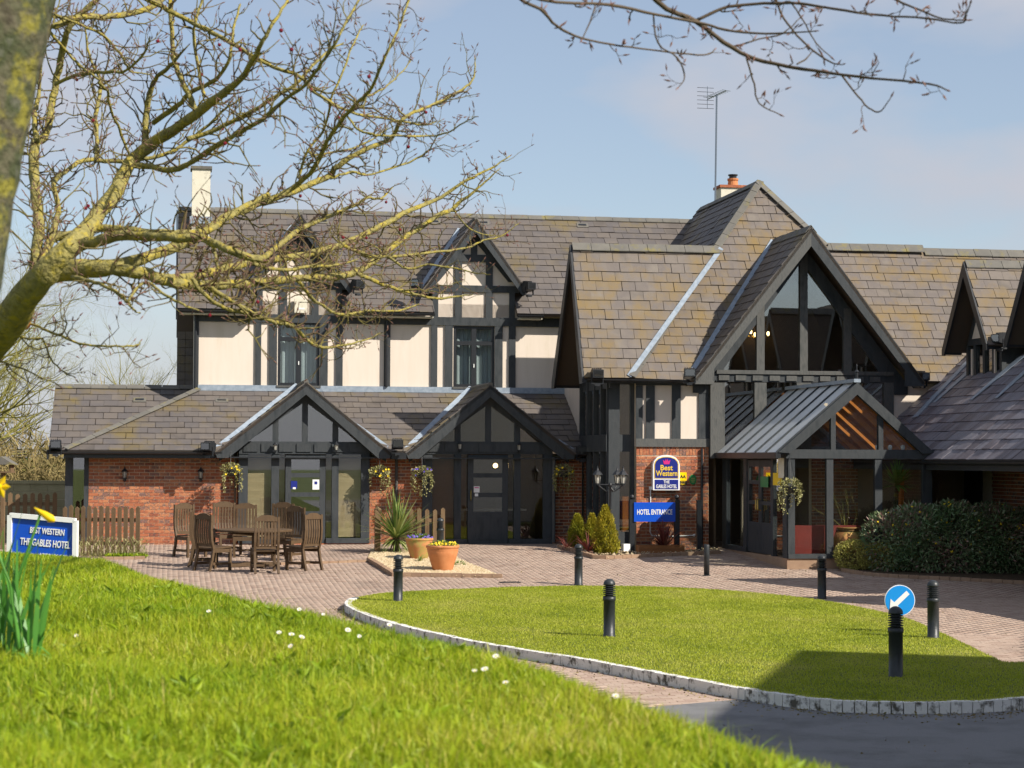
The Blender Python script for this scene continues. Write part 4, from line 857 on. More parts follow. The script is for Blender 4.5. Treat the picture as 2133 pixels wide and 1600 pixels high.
MB().bar((um, vP - .12, zAp + .04), (um, vk, zAp + .04), .14, .07).build('ridge_cap', 'lead', GP)
MB().lathe([(.03, 0), (.03, .2), (.05, .22), (.015, .26), (.015, .34), (.002, .38)], 8, (um, vP - .08, zAp)).build('finial', 'black', GP)
# left side of porch: double door, side lights
sv = [onu(x, 1050, u0)[0] for x in (1641, 1632, 1612, 1608, 1583, 1557, 1550, 1545, 1515, 1506)]
for a, b in ((1, 0), (3, 2), (6, 5), (9, 8)): pb('timber_post', 'timber', (u0 - .02, min(sv[a], sv[b]), zP0), (u0 + .07, max(sv[a], sv[b]), zPe - .05))
pb('timber_beam', 'timber', (u0 - .03, vP + .1, zPe - .14), (u0 + .08, vk, zPe - .02)); pb('timber_beam', 'timber', (u0 - .03, sv[5], zP0), (u0 + .08, vk, zP0 + .1))
for a, b in ((1, 2), (6, 8)): pb('pane', 'pane_clear', (u0 + .02, min(sv[a], sv[b]), zP0 + .1), (u0 + .028, max(sv[a], sv[b]), zPe - .14))
for a, b in ((3, 4), (4, 5)):
    d = bpy.data.objects.new('door', None); COL.objects.link(d); d.parent = GP
    va, vb2 = min(sv[a], sv[b]) + .01, max(sv[a], sv[b]) - .01; zt = zPe - .16; zb_ = zP0 + .02; wv = vb2 - va; hh = zt - zb_
    mb = MB(); mb.box((u0, va, zb_), (u0 + .05, va + .1, zt)).box((u0, vb2 - .1, zb_), (u0 + .05, vb2, zt))
    prev = 0
    for c0, c1 in ((.33, .52), (.56, .74), (.78, .93), (1, 1)): mb.box((u0 + .002, va + .1, zb_ + prev * hh), (u0 + .048, vb2 - .1, zb_ + c0 * hh)); prev = c1
    mb.build('leaf', 'timber', d)
    for c0, c1 in ((.33, .52), (.56, .74), (.78, .93)): MB().box((u0 + .02, va + .1, zb_ + c0 * hh), (u0 + .026, vb2 - .1, zb_ + c1 * hh)).build('pane', 'pane_clear', d)
    hv = vb2 - .06 if (a, b) == (3, 4) else va + .06
    MB().tube([(u0, hv, zb_ + .46 * hh), (u0 - .07, hv, zb_ + .47 * hh), (u0 - .07, hv, zb_ + .57 * hh), (u0, hv, zb_ + .58 * hh)], .016, 8).build('handle', 'brass', d)
# brick side wall inside porch and shop items
hbox('wall', 'mortar', (u0 + 1.9, vH - .3, .3), (u1, vH - .1, zPe)); brick_wall(u0 + 1.9, u1, .4, zPe - .1, vH - .3)
hbox('interior_wall', 'orange_wood', (u1 - .12, vP + 1.4, zP0), (u1 - .06, vP + 1.7, zPe)); hbox('interior_wall', 'interior', (u1 - .05, vP + .1, zP0), (u1 + .0, vk, zPe))
for k in range(4): MB().lathe([(.03, 0), (.045, .03), (.045, .08), (.02, .1)], 8, (um + .5 + k * .27, vP + .12, zPe + .06)).build('spotlight', 'white', GP)
hbox('notice', 'aa_yellow', (u0 - .035, sv[1] + .1, zP0 + 1.45), (u0 - .03, sv[2] - .05, zP0 + 1.7)); pb('notice', 'green_sign', (u0 - .035, sv[3] + .15, zP0 + 1.4), (u0 - .03, sv[4] - .15, zP0 + 1.62)); pb('notice', 'cream', (u0 - .04, sv[0] + .12, zP0 + 1.6), (u0 - .036, sv[1] + .22, zP0 + 2.0))
for k in range(3):
    sf = MB().box((0, 0, 0), (.66, .2, .62)).box((.02, .2, 0), (.64, .8, .36)).box((0, .2, 0), (.09, .75, .5)).box((.57, .2, 0), (.66, .75, .5))
    sf = sf.build('armchair', 'sofa', None, loc=world_of(fx[1] + .05 + k * .75, vP + .18, zP0 + .03), rotz=TH)
    tag(sf, ['dark red armchair behind the porch glass nearest its left corner post', 'dark red armchair behind the porch glass beside the terracotta urn', 'dark red armchair behind the porch glass near the palm'][k], 'armchair', 'red armchairs in the glass porch')
# ================================================================== chimneys, aerial
def chimney(x0, x1, y0, y1, v, dep, pot):
    c = bpy.data.objects.new('chimney', None); COL.objects.link(c); c.parent = H
    a, b = onv(x0, (y0 + y1) / 2, v)[0], onv(x1, (y0 + y1) / 2, v)[0]; z1, z0 = onv((x0 + x1) / 2, y0, v)[1], onv((x0 + x1) / 2, y1, v)[1]
    MB().box((a, v, z0 - 1), (b, v + dep, z1)).build('stack', 'cream', c); MB().box((a - .04, v - .04, z1), (b + .04, v + dep + .04, z1 + .07)).build('cap', 'brick' if pot else 'ridge', c)
    MB().box((a - .05, v - .05, z0 - .1), (b + .05, v, z0 + .08)).build('flashing', 'lead', c)
    if pot:
        m_ = ((a + b) / 2 + .08, v + dep / 2, z1 + .07); MB().lathe([(.15, 0), (.13, .14), (.15, .17), (.15, .21)], 14, m_).build('pot', 'terracotta', c); MB().lathe([(.1, .21), (.1, .28), (.13, .29), (.13, .32)], 14, m_).build('cowl', 'black', c)
chimney(400, 438, 352, 458, vr - 1.0, .55, False); chimney(1502, 1552, 391, 425, vr - .2, .6, True)
pB = world_of(*P(1489, 430, vr - .3)); pT = world_of(*P(1493, 196, vr - .3))
an = thing('television_aerial', 'tall thin television aerial rising beside the ridge chimney pot', 'aerial', pB)
MB().tube([(0, 0, -.6), tuple(pT - pB)], .025, 8).build('mast', 'metal', an)
mb = MB(); tp = pT - pB; d = Vector((.45, -.5, .1)); mb.tube([tp - d * .5 + Vector((0, 0, -.05)), tp + d * .5 + Vector((0, 0, .0))], .012, 6)
for k in range(9): c = tp + d * (k / 8 - .5); mb.tube([c + Vector((-.12, -.1, .0)), c + Vector((.12, .1, 0))], .007, 4)
for k in range(6): z = -.28 + k * .11; c = tp - d * .55; mb.tube([c + Vector((-.25, -.05, z)), c + Vector((.2, .05, z))], .007, 4)
mb.tube([tp - d * .5 + Vector((0, 0, -.3)), tp - d * .5 + Vector((0, 0, .3))], .008, 4)
mb.build('antenna_array', 'metal', an)
MB().box((-.04, -.02, -.15), (.5, .02, -.11)).build('bracket', 'black', an)
# ------------------------------------------------------------------ emit slates and bricks
def apparent(c, n, area):
    w_ = world_of(*c); x, y, k = project(w_)
    if not (0 < x < 2133 and 0 < y < 1600): return 0
    d = (EL - Vector(c)).normalized(); f = d.dot(n)
    return area * max(0, f) / (k * k)
sc = []
for i, (vs, fs, mi, n, ar) in enumerate(SL):
    m_ = len(vs) // 2; c = sum(vs[:m_], Vector((0, 0, 0))) / m_; sc.append((apparent(c, n, ar), i))
sc.sort(reverse=True); top = {i for _, i in sc[:300]}
mb = MB()
for i, (vs, fs, mi, n, ar) in enumerate(SL):
    t = random.random()
    if i in top: MB().add(vs, fs, t).build('slate', SLM[mi], H)
    else: mb.add(vs, fs, t, mi)
tag(mb.build('slates', SLM, H), kind='stuff')
def brick_mesh(mb, b, t):
    a, c, v, z0, z1, ax, at = b; j = random.uniform(0, .004)
    if ax == 'u': mb.box((a, v - .009 - j, z0), (c, v + .02, z1), t)
    else: mb.box((at - .009 - j, a, z0), (at + .02, c, z1), t)
sc = []
for i, b in enumerate(BR):
    c = Vector(((b[0] + b[1]) / 2, b[2], b[3])) if b[5] == 'u' else Vector((b[6], (b[0] + b[1]) / 2, b[3]))
    sc.append((apparent(c, Vector((0, -1, 0)) if b[5] == 'u' else Vector((-1, 0, 0)), (b[1] - b[0]) * (b[4] - b[3])) * random.uniform(.97, 1.03), i))
sc.sort(reverse=True); top = {i for _, i in sc[:300]}; mbr = MB()
for i, b in enumerate(BR):
    t = random.random() ** (1.0)
    if i in top: mb = MB(); brick_mesh(mb, b, t); mb.build('brick', 'brick', H)
    else: brick_mesh(mbr, b, t)
tag(mbr.build('bricks', 'brick', H), kind='stuff')
# ================================================================== TEXT
def text_obj(txt, name, m, width=None, height=None, thick=.004, bold=0.0, parent=None, loc=(0, 0, 0), rotz=0.0, align='CENTER'):
    """upright lettering in the local xz plane facing -y"""
    cu = bpy.data.curves.new('lettering', 'FONT'); cu.body = txt; cu.size = 1; cu.extrude = .01; cu.offset = bold; cu.align_x = align; cu.align_y = 'CENTER'; cu.resolution_u = 3
    ob = bpy.data.objects.new('lettering', cu); COL.objects.link(ob)
    dg = bpy.context.evaluated_depsgraph_get(); me = bpy.data.meshes.new_from_object(ob.evaluated_get(dg)); bpy.data.objects.remove(ob)
    co = np.empty(len(me.vertices) * 3, 'f'); me.vertices.foreach_get('co', co); co = co.reshape(-1, 3)
    w = np.ptp(co[:, 0]); h = np.ptp(co[:, 1]); co[:, 0] -= (co[:, 0].max() + co[:, 0].min()) / 2; co[:, 1] -= (co[:, 1].max() + co[:, 1].min()) / 2
    sx = (width / w) if width else None; sy_ = (height / h) if height else None
    sx = sx or sy_; sy_ = sy_ or sx
    out = np.stack([co[:, 0] * sx, -co[:, 2] / .02 * thick - thick / 2, co[:, 1] * sy_], 1)
    me.vertices.foreach_set('co', np.ascontiguousarray(out, 'f').ravel()); me.materials.clear(); me.materials.append(M[m]); me.update()
    return link(name, me, parent, loc, rotz)
# ------------------------------------------------------------------ wall signs (building frame -> world)
def wpos(px, py, v): return world_of(*P(px, py, v))
pxm = lambda v, px=1400: F / (world_of(*P(px, 1000, v)).y)      # pixels per metre
k = pxm(vH - .1)
sg = thing('hotel_sign', 'arched white and blue hotel name sign with a pink crown on the brick pier', 'sign', wpos(1385, 1021, vH - .02), TH)
w, h = 57 / k, 73 / k
def arch(w, h, top, y0, y1, inset=0, z0=0):
    pts = [(-w / 2 + inset, z0 + inset), (w / 2 - inset, z0 + inset), (w / 2 - inset, z0 + h * top)]
    for t in (25, 50, 75): a = math.radians(t); pts.append(((w / 2 - inset) * math.cos(a) ** .8, z0 + h * top + (h * (1 - top) - inset) * math.sin(a) ** 1.1))
    pts.append((0, z0 + h - inset)); pts += [(-x, z) for x, z in reversed(pts[3:6])] + [(-w / 2 + inset, z0 + h * top)]
    return [(x, y0, z) for x, z in pts]
MB().prism(arch(w, h, .72, -.14, 0), (0, .14, 0)).build('board', 'sign_white', sg)
MB().prism(arch(w * .91, h * .62, .66, -.146, 0, 0, h * .335), (0, .006, 0)).build('gold_border', 'gold', sg)
MB().prism(arch(w * .85, h * .585, .66, -.152, 0, 0, h * .352), (0, .006, 0)).build('blue_panel', 'navy', sg)
MB().box((-w * .44, -.146, h * .03), (w * .44, -.14, h * .30)).build('name_panel', 'navy', sg)
cw = w * .28; cz = h * .8
MB().prism([(x * cw, -.156, cz + z * cw) for x, z in ((-.36, -.28), (.36, -.28), (.5, .28), (.22, .08), (.12, .42), (0, .12), (-.12, .42), (-.22, .08), (-.5, .28))], (0, .004, 0)).build('crown', 'pink', sg)
text_obj('Best', 'lettering', 'gold', height=h * .155, width=w * .46, bold=.02, parent=sg, loc=(-.0, -.153, h * .64))
text_obj('Western', 'lettering', 'gold', height=h * .155, width=w * .8, bold=.02, parent=sg, loc=(0, -.153, h * .48))
text_obj('THE', 'lettering', 'sign_white', height=h * .085, width=w * .22, bold=.015, parent=sg, loc=(0, -.147, h * .235))
text_obj('GABLES HOTEL', 'lettering', 'sign_white', height=h * .105, width=w * .78, bold=.015, parent=sg, loc=(0, -.147, h * .11))
# conduit
cd = thing('cable_conduit', 'thin white cable conduit running down the brick pier behind the blue entrance sign', 'conduit', wpos(1354, 1018, vH), TH)
a0 = P(1354, 1018, vH); mb = MB()
q_ = [P(x, y, vH - .03) - a0 for x, y in ((1355, 1018), (1355, 1060), (1354, 1108), (1358, 1116), (1400, 1117), (1430, 1116), (1446, 1115))]
for p in q_: p.y = -.03
mb.tube(q_, .012, 6); mb.build('pipe', 'white', cd); MB().ball(tuple(q_[-1]), .035).build('end_cap', 'white', cd); MB().box((-.03, -.05, -.02), (.03, -.005, .05)).build('junction_box', 'white', cd)
# AA plate and green oval
aa_ = thing('rating_plate', 'small yellow and black rating plate with three stars beside the hotel sign', 'plaque', wpos(1422, 1011, vH - .02), TH)
w2, h2 = 16 / k, 27 / k
MB().box((-w2 / 2, -.02, h2 * .36), (w2 / 2, 0, h2)).build('yellow_plate', 'aa_yellow', aa_); MB().box((-w2 / 2, -.02, 0), (w2 / 2, 0, h2 * .35)).build('black_plate', 'black', aa_)
text_obj('AA', 'lettering', 'black', width=w2 * .8, bold=.03, parent=aa_, loc=(0, -.021, h2 * .67)); text_obj('* * *', 'stars', 'aa_yellow', width=w2 * .6, bold=.05, parent=aa_, loc=(0, -.021, h2 * .26)); text_obj('Hotel', 'lettering', 'aa_yellow', width=w2 * .6, bold=.02, parent=aa_, loc=(0, -.021, h2 * .1))
gp = thing('oval_plaque', 'small green oval plaque at the right of the brick pier', 'plaque', wpos(1443, 999, vH - .02), TH)
MB().prism([(.5 * 15 / k * math.cos(t), -.02, .5 * 21 / k * math.sin(t)) for t in [2 * math.pi * i / 24 for i in range(24)]], (0, .02, 0)).build('plate', 'green_sign', gp)
MB().prism([(.44 * 15 / k * math.cos(t), -.021, .44 * 21 / k * math.sin(t)) for t in [2 * math.pi * i / 24 for i in range(24)]] , (0, .001, 0)).build('inner_oval', 'green_sign', gp)
for z_, ww in ((.02, .09), (-.02, .1), (-.06, .07)): MB().box((-ww / 2, -.024, z_), (ww / 2, -.021, z_ + .015)).build('lettering', 'leaf_gold', gp)
# HOTEL ENTRANCE sign on posts
vS = -3.35; kS = pxm(vS, 1365); es = thing('entrance_sign', 'blue HOTEL ENTRANCE board between two dark posts with ball finials', 'sign', world_of(*P(1316, 1153, vS)), TH)
zb_ = 1153
for dx in (0, 96): 
    po = MB().box((dx / kS - .055, -.05, 0), (dx / kS + .055, .05, 112 / kS)).build('post', 'black', es); MB().ball((dx / kS, 0, 117 / kS), .055, 12, 8).build('finial', 'black', po)
MB().box((3 / kS, -.075, 66 / kS), (91 / kS, -.05, 106 / kS)).build('board', 'blue_sign', es)
text_obj('HOTEL ENTRANCE', 'lettering', 'sign_white', width=75 / kS, height=11 / kS, bold=.02, parent=es, loc=(47 / kS, -.076, 86 / kS))
sp = thing('timber_post', 'short plain dark post at the right of the brick pier', 'post', world_of(*P(1456, 1152, vS)), TH)
MB().box((-.05, -.04, 0), (.05, .04, 108 / kS)).build('shaft', 'black', sp); MB().box((-.055, -.045, 108 / kS), (.055, .045, 108 / kS + .02)).build('cap', 'black', sp)
# round blue arrow sign behind a bollard
pS = ground(1874, 1330); kk = F / pS.y
rs = thing('arrow_sign', 'round blue keep left sign with a white diagonal arrow behind a bollard', 'sign', pS, .05)
zc_ = (1330 - 1251) / kk; R = 32 / kk
rim = [(R * math.cos(t), 0, zc_ + R * math.sin(t)) for t in [2 * math.pi * i / 40 for i in range(40)]]
MB().prism([(x, -.02, z) for x, y, z in rim], (0, .02, 0)).build('rim', 'sign_white', rs)
MB().prism([(x * .955, -.024, zc_ + (z - zc_) * .955) for x, y, z in rim], (0, .003, 0)).build('disc', 'road_blue', rs)
ar = [(-.68, -.62), (-.62, .1), (-.38, -.12), (.42, .62), (.62, .4), (-.16, -.34), (.1, -.56)]
MB().prism([(x * R, -.029, zc_ + z * R) for x, z in ar], (0, .004, 0)).build('arrow', 'sign_white', rs); MB().tube([(0, .03, -.1), (0, .03, zc_ + R * .6)], .03, 10).build('pole', 'metal', rs)
# board sign on the bank at left
Yb = 22.0; kb_ = F / Yb
pS = at_y(88, 1195, Yb); bs_ = thing('board_sign', 'white framed blue hotel board half hidden by daffodil leaves on the grass bank', 'sign', (pS.x, Yb, float(bank_h(pS.x, Yb)) - .05), -.12)
zo = at_y(88, 1125, Yb).z - bs_.location.z; bw_, bh_ = 141 / kb_, 92 / kb_; tl = -.075
def br(x, z): return (x, 0, zo + z + tl * x)
MB().prism([(x, 0, z) for x, _, z in (br(-bw_ / 2, -bh_ / 2), br(bw_ / 2, -bh_ / 2), br(bw_ / 2, bh_ / 2), br(-bw_ / 2, bh_ / 2))], (0, .02, 0)).build('panel', 'blue_sign', bs_)
for (x0, z0), (x1, z1) in (((-.5, -.5), (.5, -.5)), ((.5, -.62), (.5, .5)), ((.5, .5), (-.5, .5)), ((-.5, .5), (-.5, -.62))):
    MB().bar(br(x0 * bw_, z0 * bh_), br(x1 * bw_, z1 * bh_), .05, .06, (0, 1, 0)).build('frame', 'white', bs_)
for s_ in (-1, 1): MB().tube([(s_ * bw_ / 2.2, .04, -.3), (s_ * bw_ / 2.2, .04, zo)], .025, 8).build('leg', 'white', bs_)
for t_, ww, hh_, xo, zz_ in (('BEST WESTERN', 74, 13, 10, 19), ('THE GABLES HOTEL', 108, 15, 6, -6), ('AREA ONLY', 60, 10, 22, -32)):
    q_ = text_obj(t_, 'lettering', 'sign_white', width=ww / kb_, height=hh_ / kb_, bold=.02, parent=bs_, loc=(xo / kb_, -.004, zo + zz_ / kb_ + tl * xo / kb_)); q_.rotation_euler = (0, -tl, 0)
# ================================================================== BOLLARDS
def make_bollard(label):
    b = thing('bollard', label, 'bollard', group='black louvred bollards')
    MB().lathe([(.085, 0), (.085, .015), (.076, .02), (.076, .47), (.084, .475), (.084, .52), (.07, .525)], 20).build('post', 'bollard', b, True)
    MB().lathe([(.05, .52), (.05, .68)], 16).build('core', 'black', b, True)
    for i in range(6): MB().lathe([(.055, .53 + i * .026), (.083, .523 + i * .026), (.083, .53 + i * .026), (.055, .538 + i * .026)], 20).build('louvre', 'bollard', b)
    MB().lathe([(.08, .675)] + [(.078 * math.cos(t), .69 + .068 * math.sin(t)) for t in (0, .3, .6, .9, 1.2, 1.45)], 20).build('dome', 'bollard', b, True)
    return b
bp = None
for (x, y, lz, lb) in ((829, 1253, LZ, 'black louvred bollard at the left tip of the lawn'), (1205, 1219, 0, 'black louvred bollard on the paving behind the lawn, near the conifers'), (1269, 1327, LZ, 'black louvred bollard standing in the middle of the lawn'),
                   (1712, 1247, 0, 'black louvred bollard behind the lawn in front of the golden bush'), (1866, 1411, LZ, 'nearest black louvred bollard overlapping the round arrow sign'), (1944, 1330, LZ, 'black louvred bollard at the right, just beside the round arrow sign'), (917, 1152, 0, 'black bollard half hidden behind the pots of pansies')):
    o = make_bollard(lb) if bp is None else copy_tree(bp)
    bp = bp or o; o['label'] = lb; o.location = at_z(x, y, LZ - .02) if lz else ground(x, y)
    o.rotation_euler.z = random.random() * 6
pS = ground(1472, 1199); kk = F / pS.y
pb_ = thing('steel_post', 'plain grey steel post with flat top in front of the entrance', 'post', pS)
MB().lathe([(.055, 0), (.055, 64 / kk - .01), (.05, 64 / kk)], 18).build('tube', 'bollard', pb_, True); MB().lathe([(.08, 0), (.08, .01), (.06, .015)], 18).build('base_plate', 'bollard', pb_)
# drain grating
dg_ = ground(1062, 1213); dn = thing('drain_grating', 'dark slotted drain grating in the paving by the gravel bed', 'drain', dg_ + Vector((0, 0, .004)), TH)
MB().box((-.2, -.1, -.02), (.2, .1, .0)).build('tray', 'black', dn)
for i in range(8): MB().box((-.19 + i * .05, -.1, 0), (-.165 + i * .05, .1, .006)).build('bar', 'bollard', dn)
# ================================================================== LANTERNS, FLOODLIGHTS
def make_lantern():
    l = thing('wall_lantern', 'x', 'lantern', group='black wall lanterns')
    MB().box((-.03, -.02, -.14), (.03, 0, .12)).build('back_plate', 'black', l)
    MB().tube([(0, -.01, -.1), (0, -.07, -.15), (0, -.12, -.1), (0, -.12, -.06)], .01, 6).build('arm', 'black', l)
    MB().lathe([(.035, -.06), (.05, .08)], 6, (0, -.12, 0)).build('glass', 'bulb_white', l)
    mb = MB()
    for i in range(6): t = math.pi * 2 * i / 6; mb.tube([(.037 * math.cos(t), -.12 + .037 * math.sin(t), -.065), (.053 * math.cos(t), -.12 + .053 * math.sin(t), .085)], .006, 4)
    mb.lathe([(.045, -.075), (.045, -.06)], 6, (0, -.12, 0)); mb.build('cage', 'black', l)
    MB().lathe([(.085, .08), (.05, .12), (.02, .15), (.012, .18), (.002, .2)], 6, (0, -.12, 0)).build('cap', 'black', l)
    return l
L0 = None
for x, y, v, lb in ((260, 990, GB - .01, 'black wall lantern on the brick wall, nearer the house corner'), (418, 990, GB - .01, 'black wall lantern on the brick wall, nearer the left porch'), (573, 933, G - .07, 'small lantern on the left porch, left of its door'), (700, 933, G - .07, 'small lantern on the left porch, right of its door'), (957, 931, G - .07, 'small lantern on the right porch, left of its door'), (1080, 933, G - .07, 'small lantern on the right porch, right of its door')):
    o = make_lantern() if L0 is None else copy_tree(L0); L0 = L0 or o; o['label'] = lb; o.location = wpos(x, y, v); o.rotation_euler.z = TH
    if v < 0: o.scale = (.8, .8, .8)
def make_flood():
    l = thing('floodlight', 'x', 'floodlight', group='black floodlights')
    MB().prism([(0, y, z) for y, z in ((-.12, -.02), (.1, -.07), (.14, .0), (.14, .13), (.05, .17), (-.12, .15))], (.24, 0, 0)).build('housing', 'black', l)
    for i in range(5): MB().box((.02 + i * .045, .0, .155), (.03 + i * .045, .13, .19)).build('fin', 'black', l)
    MB().box((.02, -.126, .0), (.22, -.118, .135)).build('glass', 'pane', l)
    MB().box((-.015, -.02, -.14), (0, .02, .05)).box((.24, -.02, -.14), (.255, .02, .05)).box((-.015, -.02, -.16), (.255, .02, -.14)).build('bracket', 'black', l)
    MB().box((.06, -.04, -.2), (.18, .04, -.16)).build('base', 'black', l)
    return l
F0 = None
for x, y, v, r, lb in ((105, 932, .9, .0, 'black floodlight at the far left end of the low roof'), (424, 936, -.3, -.6, 'black floodlight on the gutter at the left porch'), (817, 930, -.45, 0, 'black floodlight in the dip between the two porches'), (737, 598, WV - .5, .5, 'black floodlight at the right foot of the left dormer'), (857, 596, WV - .5, -.5, 'black floodlight at the left foot of the right dormer'), (1094, 601, WV - .5, .5, 'black floodlight at the right foot of the right dormer'),
                   (1233, 785, -3.2, 0, 'black floodlight on the gutter under the cross gable'), (1425, 783, -3.45, -.2, 'black floodlight at the left foot of the big glazed gable'), (1913, 790, -3.3, .4, 'black floodlight at the right foot of the big glazed gable'), (1202, 945, -.4, 0, 'black floodlight in the shade beside the right porch')):
    o = make_flood() if F0 is None else copy_tree(F0); F0 = F0 or o; o['label'] = lb; o.location = wpos(x, y, v) ; o.rotation_euler.z = TH + r
o = copy_tree(F0); o['label'] = 'black floodlight under the slope of the right wing dormer'; o.location = world_of(13.9, onu(2073, 715, 13.9)[0], onu(2073, 712, 13.9)[1]); o.rotation_euler.z = TH - 1.2
al = thing('alarm_box', 'pale boxy alarm siren on the white wall of the left dormer', 'alarm', wpos(613, 652, WV - .05), TH)
MB().prism([(0, 0, 0), (.3, 0, 0), (.3, 0, .34), (0, 0, .34)], (0, -.1, 0)).build('case', 'cream', al); MB().box((.1, -.106, .08), (.24, -.1, .12)).build('strobe', 'white', al)
# triple lamp post
pS = ground(1271, 1154); kk = F / pS.y; hL = (1154 - 1015) / kk
lp = thing('lamp_post', 'slender black lamp post with three lanterns among the golden conifers', 'lamp post', pS, .2)
MB().lathe([(.12, 0), (.1, .06), (.07, .12), (.06, .2), (.035, .24), (.035, .6), (.05, .62), (.05, .66), (.028, .7), (.024, hL), (.05, hL + .02), (.02, hL + .1)], 14).build('column', 'black', lp, True)
for i, an_ in enumerate((math.pi, -.35, .75)):
    dx, dy = math.cos(an_) * .28, math.sin(an_) * .28; a = bpy.data.objects.new('arm', None); COL.objects.link(a); a.parent = lp
    MB().tube([(0, 0, hL), (dx * .3, dy * .3, hL - .1), (dx * .7, dy * .7, hL - .02), (dx, dy, hL + .05)], .013, 6).tube([(0, 0, hL + .05), (dx, dy, hL + .05)], .012, 6).build('scroll', 'black', a)
    MB().lathe([(.045, .08), (.07, .26)], 6, (dx, dy, hL)).build('glass', 'bulb_white', a)
    mb = MB()
    for j in range(6): t = math.pi * 2 * j / 6; mb.tube([(dx + .047 * math.cos(t), dy + .047 * math.sin(t), hL + .07), (dx + .073 * math.cos(t), dy + .073 * math.sin(t), hL + .265)], .008, 4)
    mb.lathe([(.05, .05), (.05, .08)], 6, (dx, dy, hL)); mb.lathe([(.12, .26), (.07, .32), (.03, .36), (.015, .4), (.002, .46)], 6, (dx, dy, hL)); mb.build('cage', 'black', a)
# ================================================================== FURNITURE
def make_chair():
    c = thing('garden_chair', 'x', 'chair', group='wooden chairs round the table')
    def cv(t): return -.22 - .05 * math.sin(t * math.pi * 1.3) - .1 * t * t            # curve of the back
    MB().prism([(-.23, -.22, .42), (.23, -.22, .42), (.25, .24, .45), (-.25, .24, .45)], (0, 0, .03), .2).build('seat', 'teak', c)
    for s_ in (-1, 1):
        MB().bar((s_ * .22, .21, 0), (s_ * .225, .21, .43), .05, .05, (0, 1, 0)).build('leg', 'teak', c)
        mb = MB(); zs = [0, .2, .42, .6, .8, .95, 1.08]; ys = [-.32, -.26, -.22] + [cv((z - .42) / .66) for z in zs[3:]]
        for a in range(6): mb.bar((s_ * .225, ys[a], zs[a]), (s_ * .225, ys[a + 1], zs[a + 1] + .01), .045, .05, (0, 1, 0))
        mb.build('back_leg', 'teak', c)
        MB().bar((s_ * .225, -.24, .14), (s_ * .225, .21, .14), .03, .05).build('stretcher', 'teak', c); MB().bar((s_ * .225, -.22, .39), (s_ * .225, .21, .39), .03, .07).build('apron', 'teak', c)
    MB().bar((-.2, .22, .385), (.2, .22, .385), .025, .08).build('apron', 'teak', c); MB().bar((-.2, -.02, .14), (.2, -.02, .14), .03, .04).build('stretcher', 'teak', c)
    y = cv(1); MB().prism([(-.2, y - .02, 1.0), (.2, y - .02, 1.0), (.2, y - .02, 1.07), (.1, y - .02, 1.115), (0, y - .02, 1.125), (-.1, y - .02, 1.115), (-.2, y - .02, 1.07)], (0, .035, 0)).build('top_rail', 'teak', c)
    MB().bar((-.2, -.235, .5), (.2, -.235, .5), .03, .06).build('lower_rail', 'teak', c)
    for i in range(6):
        x = -.16 + i * .064; zs = [.52, .65, .8, .92, 1.01]; mb = MB()
        for a in range(4): mb.bar((x, cv((zs[a] - .42) / .66), zs[a]), (x, cv((zs[a + 1] - .42) / .66), zs[a + 1] + .008), .042, .016, (0, 1, 0))
        mb.build('slat', 'teak', c)
    return c
tc_ = ground(530, 1180); tb_ = thing('garden_table', 'round dark wooden table on the patio ringed by slatted chairs', 'table', tc_)
MB().lathe([(.7, .7), (.75, .705), (.75, .735), (.73, .745)], 40).build('top', 'teak', tb_)
mb = MB(); mb.lathe([(.06, .08), (.06, .7)], 10)
for i in range(4): t = i * math.pi / 2 + .5; mb.bar((0, 0, .64), (.5 * math.cos(t), .5 * math.sin(t), .68), .05, .05)
mb.build('pedestal', 'teak', tb_)
for i in range(4): t = i * math.pi / 2 + .5; MB().bar((0, 0, .05), (.5 * math.cos(t), .5 * math.sin(t), .04), .09, .08).build('foot', 'teak', tb_)
C0 = None
chl = (('rear left', 398, 1160, None), ('front left', 446, 1188, None), ('back, left of centre', 474, 1155, None), ('back, pushed furthest in behind the table', 510, 1160, None), ('front with its slatted back to the lawn', 551, 1193, None), ('back right, half hidden', 580, 1157, None), ('right, turned toward the left porch', 598, 1168, None), ('far right, seen side on', 630, 1187, None), ('left, tucked behind the front left one', 428, 1180, None))
for nm, x, y, _ in chl:
    o = make_chair() if C0 is None else copy_tree(C0); C0 = C0 or o
    p = ground(x, y); o.location = p; d = tc_ - p; o.rotation_euler.z = math.atan2(d.y, d.x) - math.pi / 2 + random.uniform(-.15, .15)
    o['label'] = 'slatted wooden garden chair at the table, ' + nm
# ================================================================== FENCES
def fence(label, a, b, n, h, name='picket_fence', w=.09):
    a = Vector(a); b = Vector(b); f = thing(name, label, 'fence', a, math.atan2(b.y - a.y, b.x - a.x)); L = math.hypot(b.x - a.x, b.y - a.y)
    for z in (.25, .72): MB().box((0, .0, h * z - .04), (L, .04, h * z + .04), random.random()).build('rail', 'fence_wood', f)
    for i in range(n):
        x = L * i / max(1, n - 1); hh = h + random.uniform(-.02, .02); dz = (b.z - a.z) * x / L
        MB().prism([(x - w / 2, -.028, dz - .05), (x + w / 2, -.028, dz - .05), (x + w / 2, -.028, dz + hh - .04), (x, -.028, dz + hh), (x - w / 2, -.028, dz + hh - .04)], (0, .024, 0), random.random()).build('picket', 'fence_wood', f)
    return f
fa1, fb1 = ground(135, 1157), ground(287, 1160); fence('brown picket fence in front of the brick wall, left of the table', fa1, fb1, 13, 1.05)
p0 = at_y(-10, 1066, 46); p1 = at_y(110, 1068, 46); fence('older picket fence standing further back at the far left', (p0.x, 46, float(gz(0, 46)) + .25), (p1.x, 46.2, float(gz(0, 46)) + .25), 9, .9, w=.1)
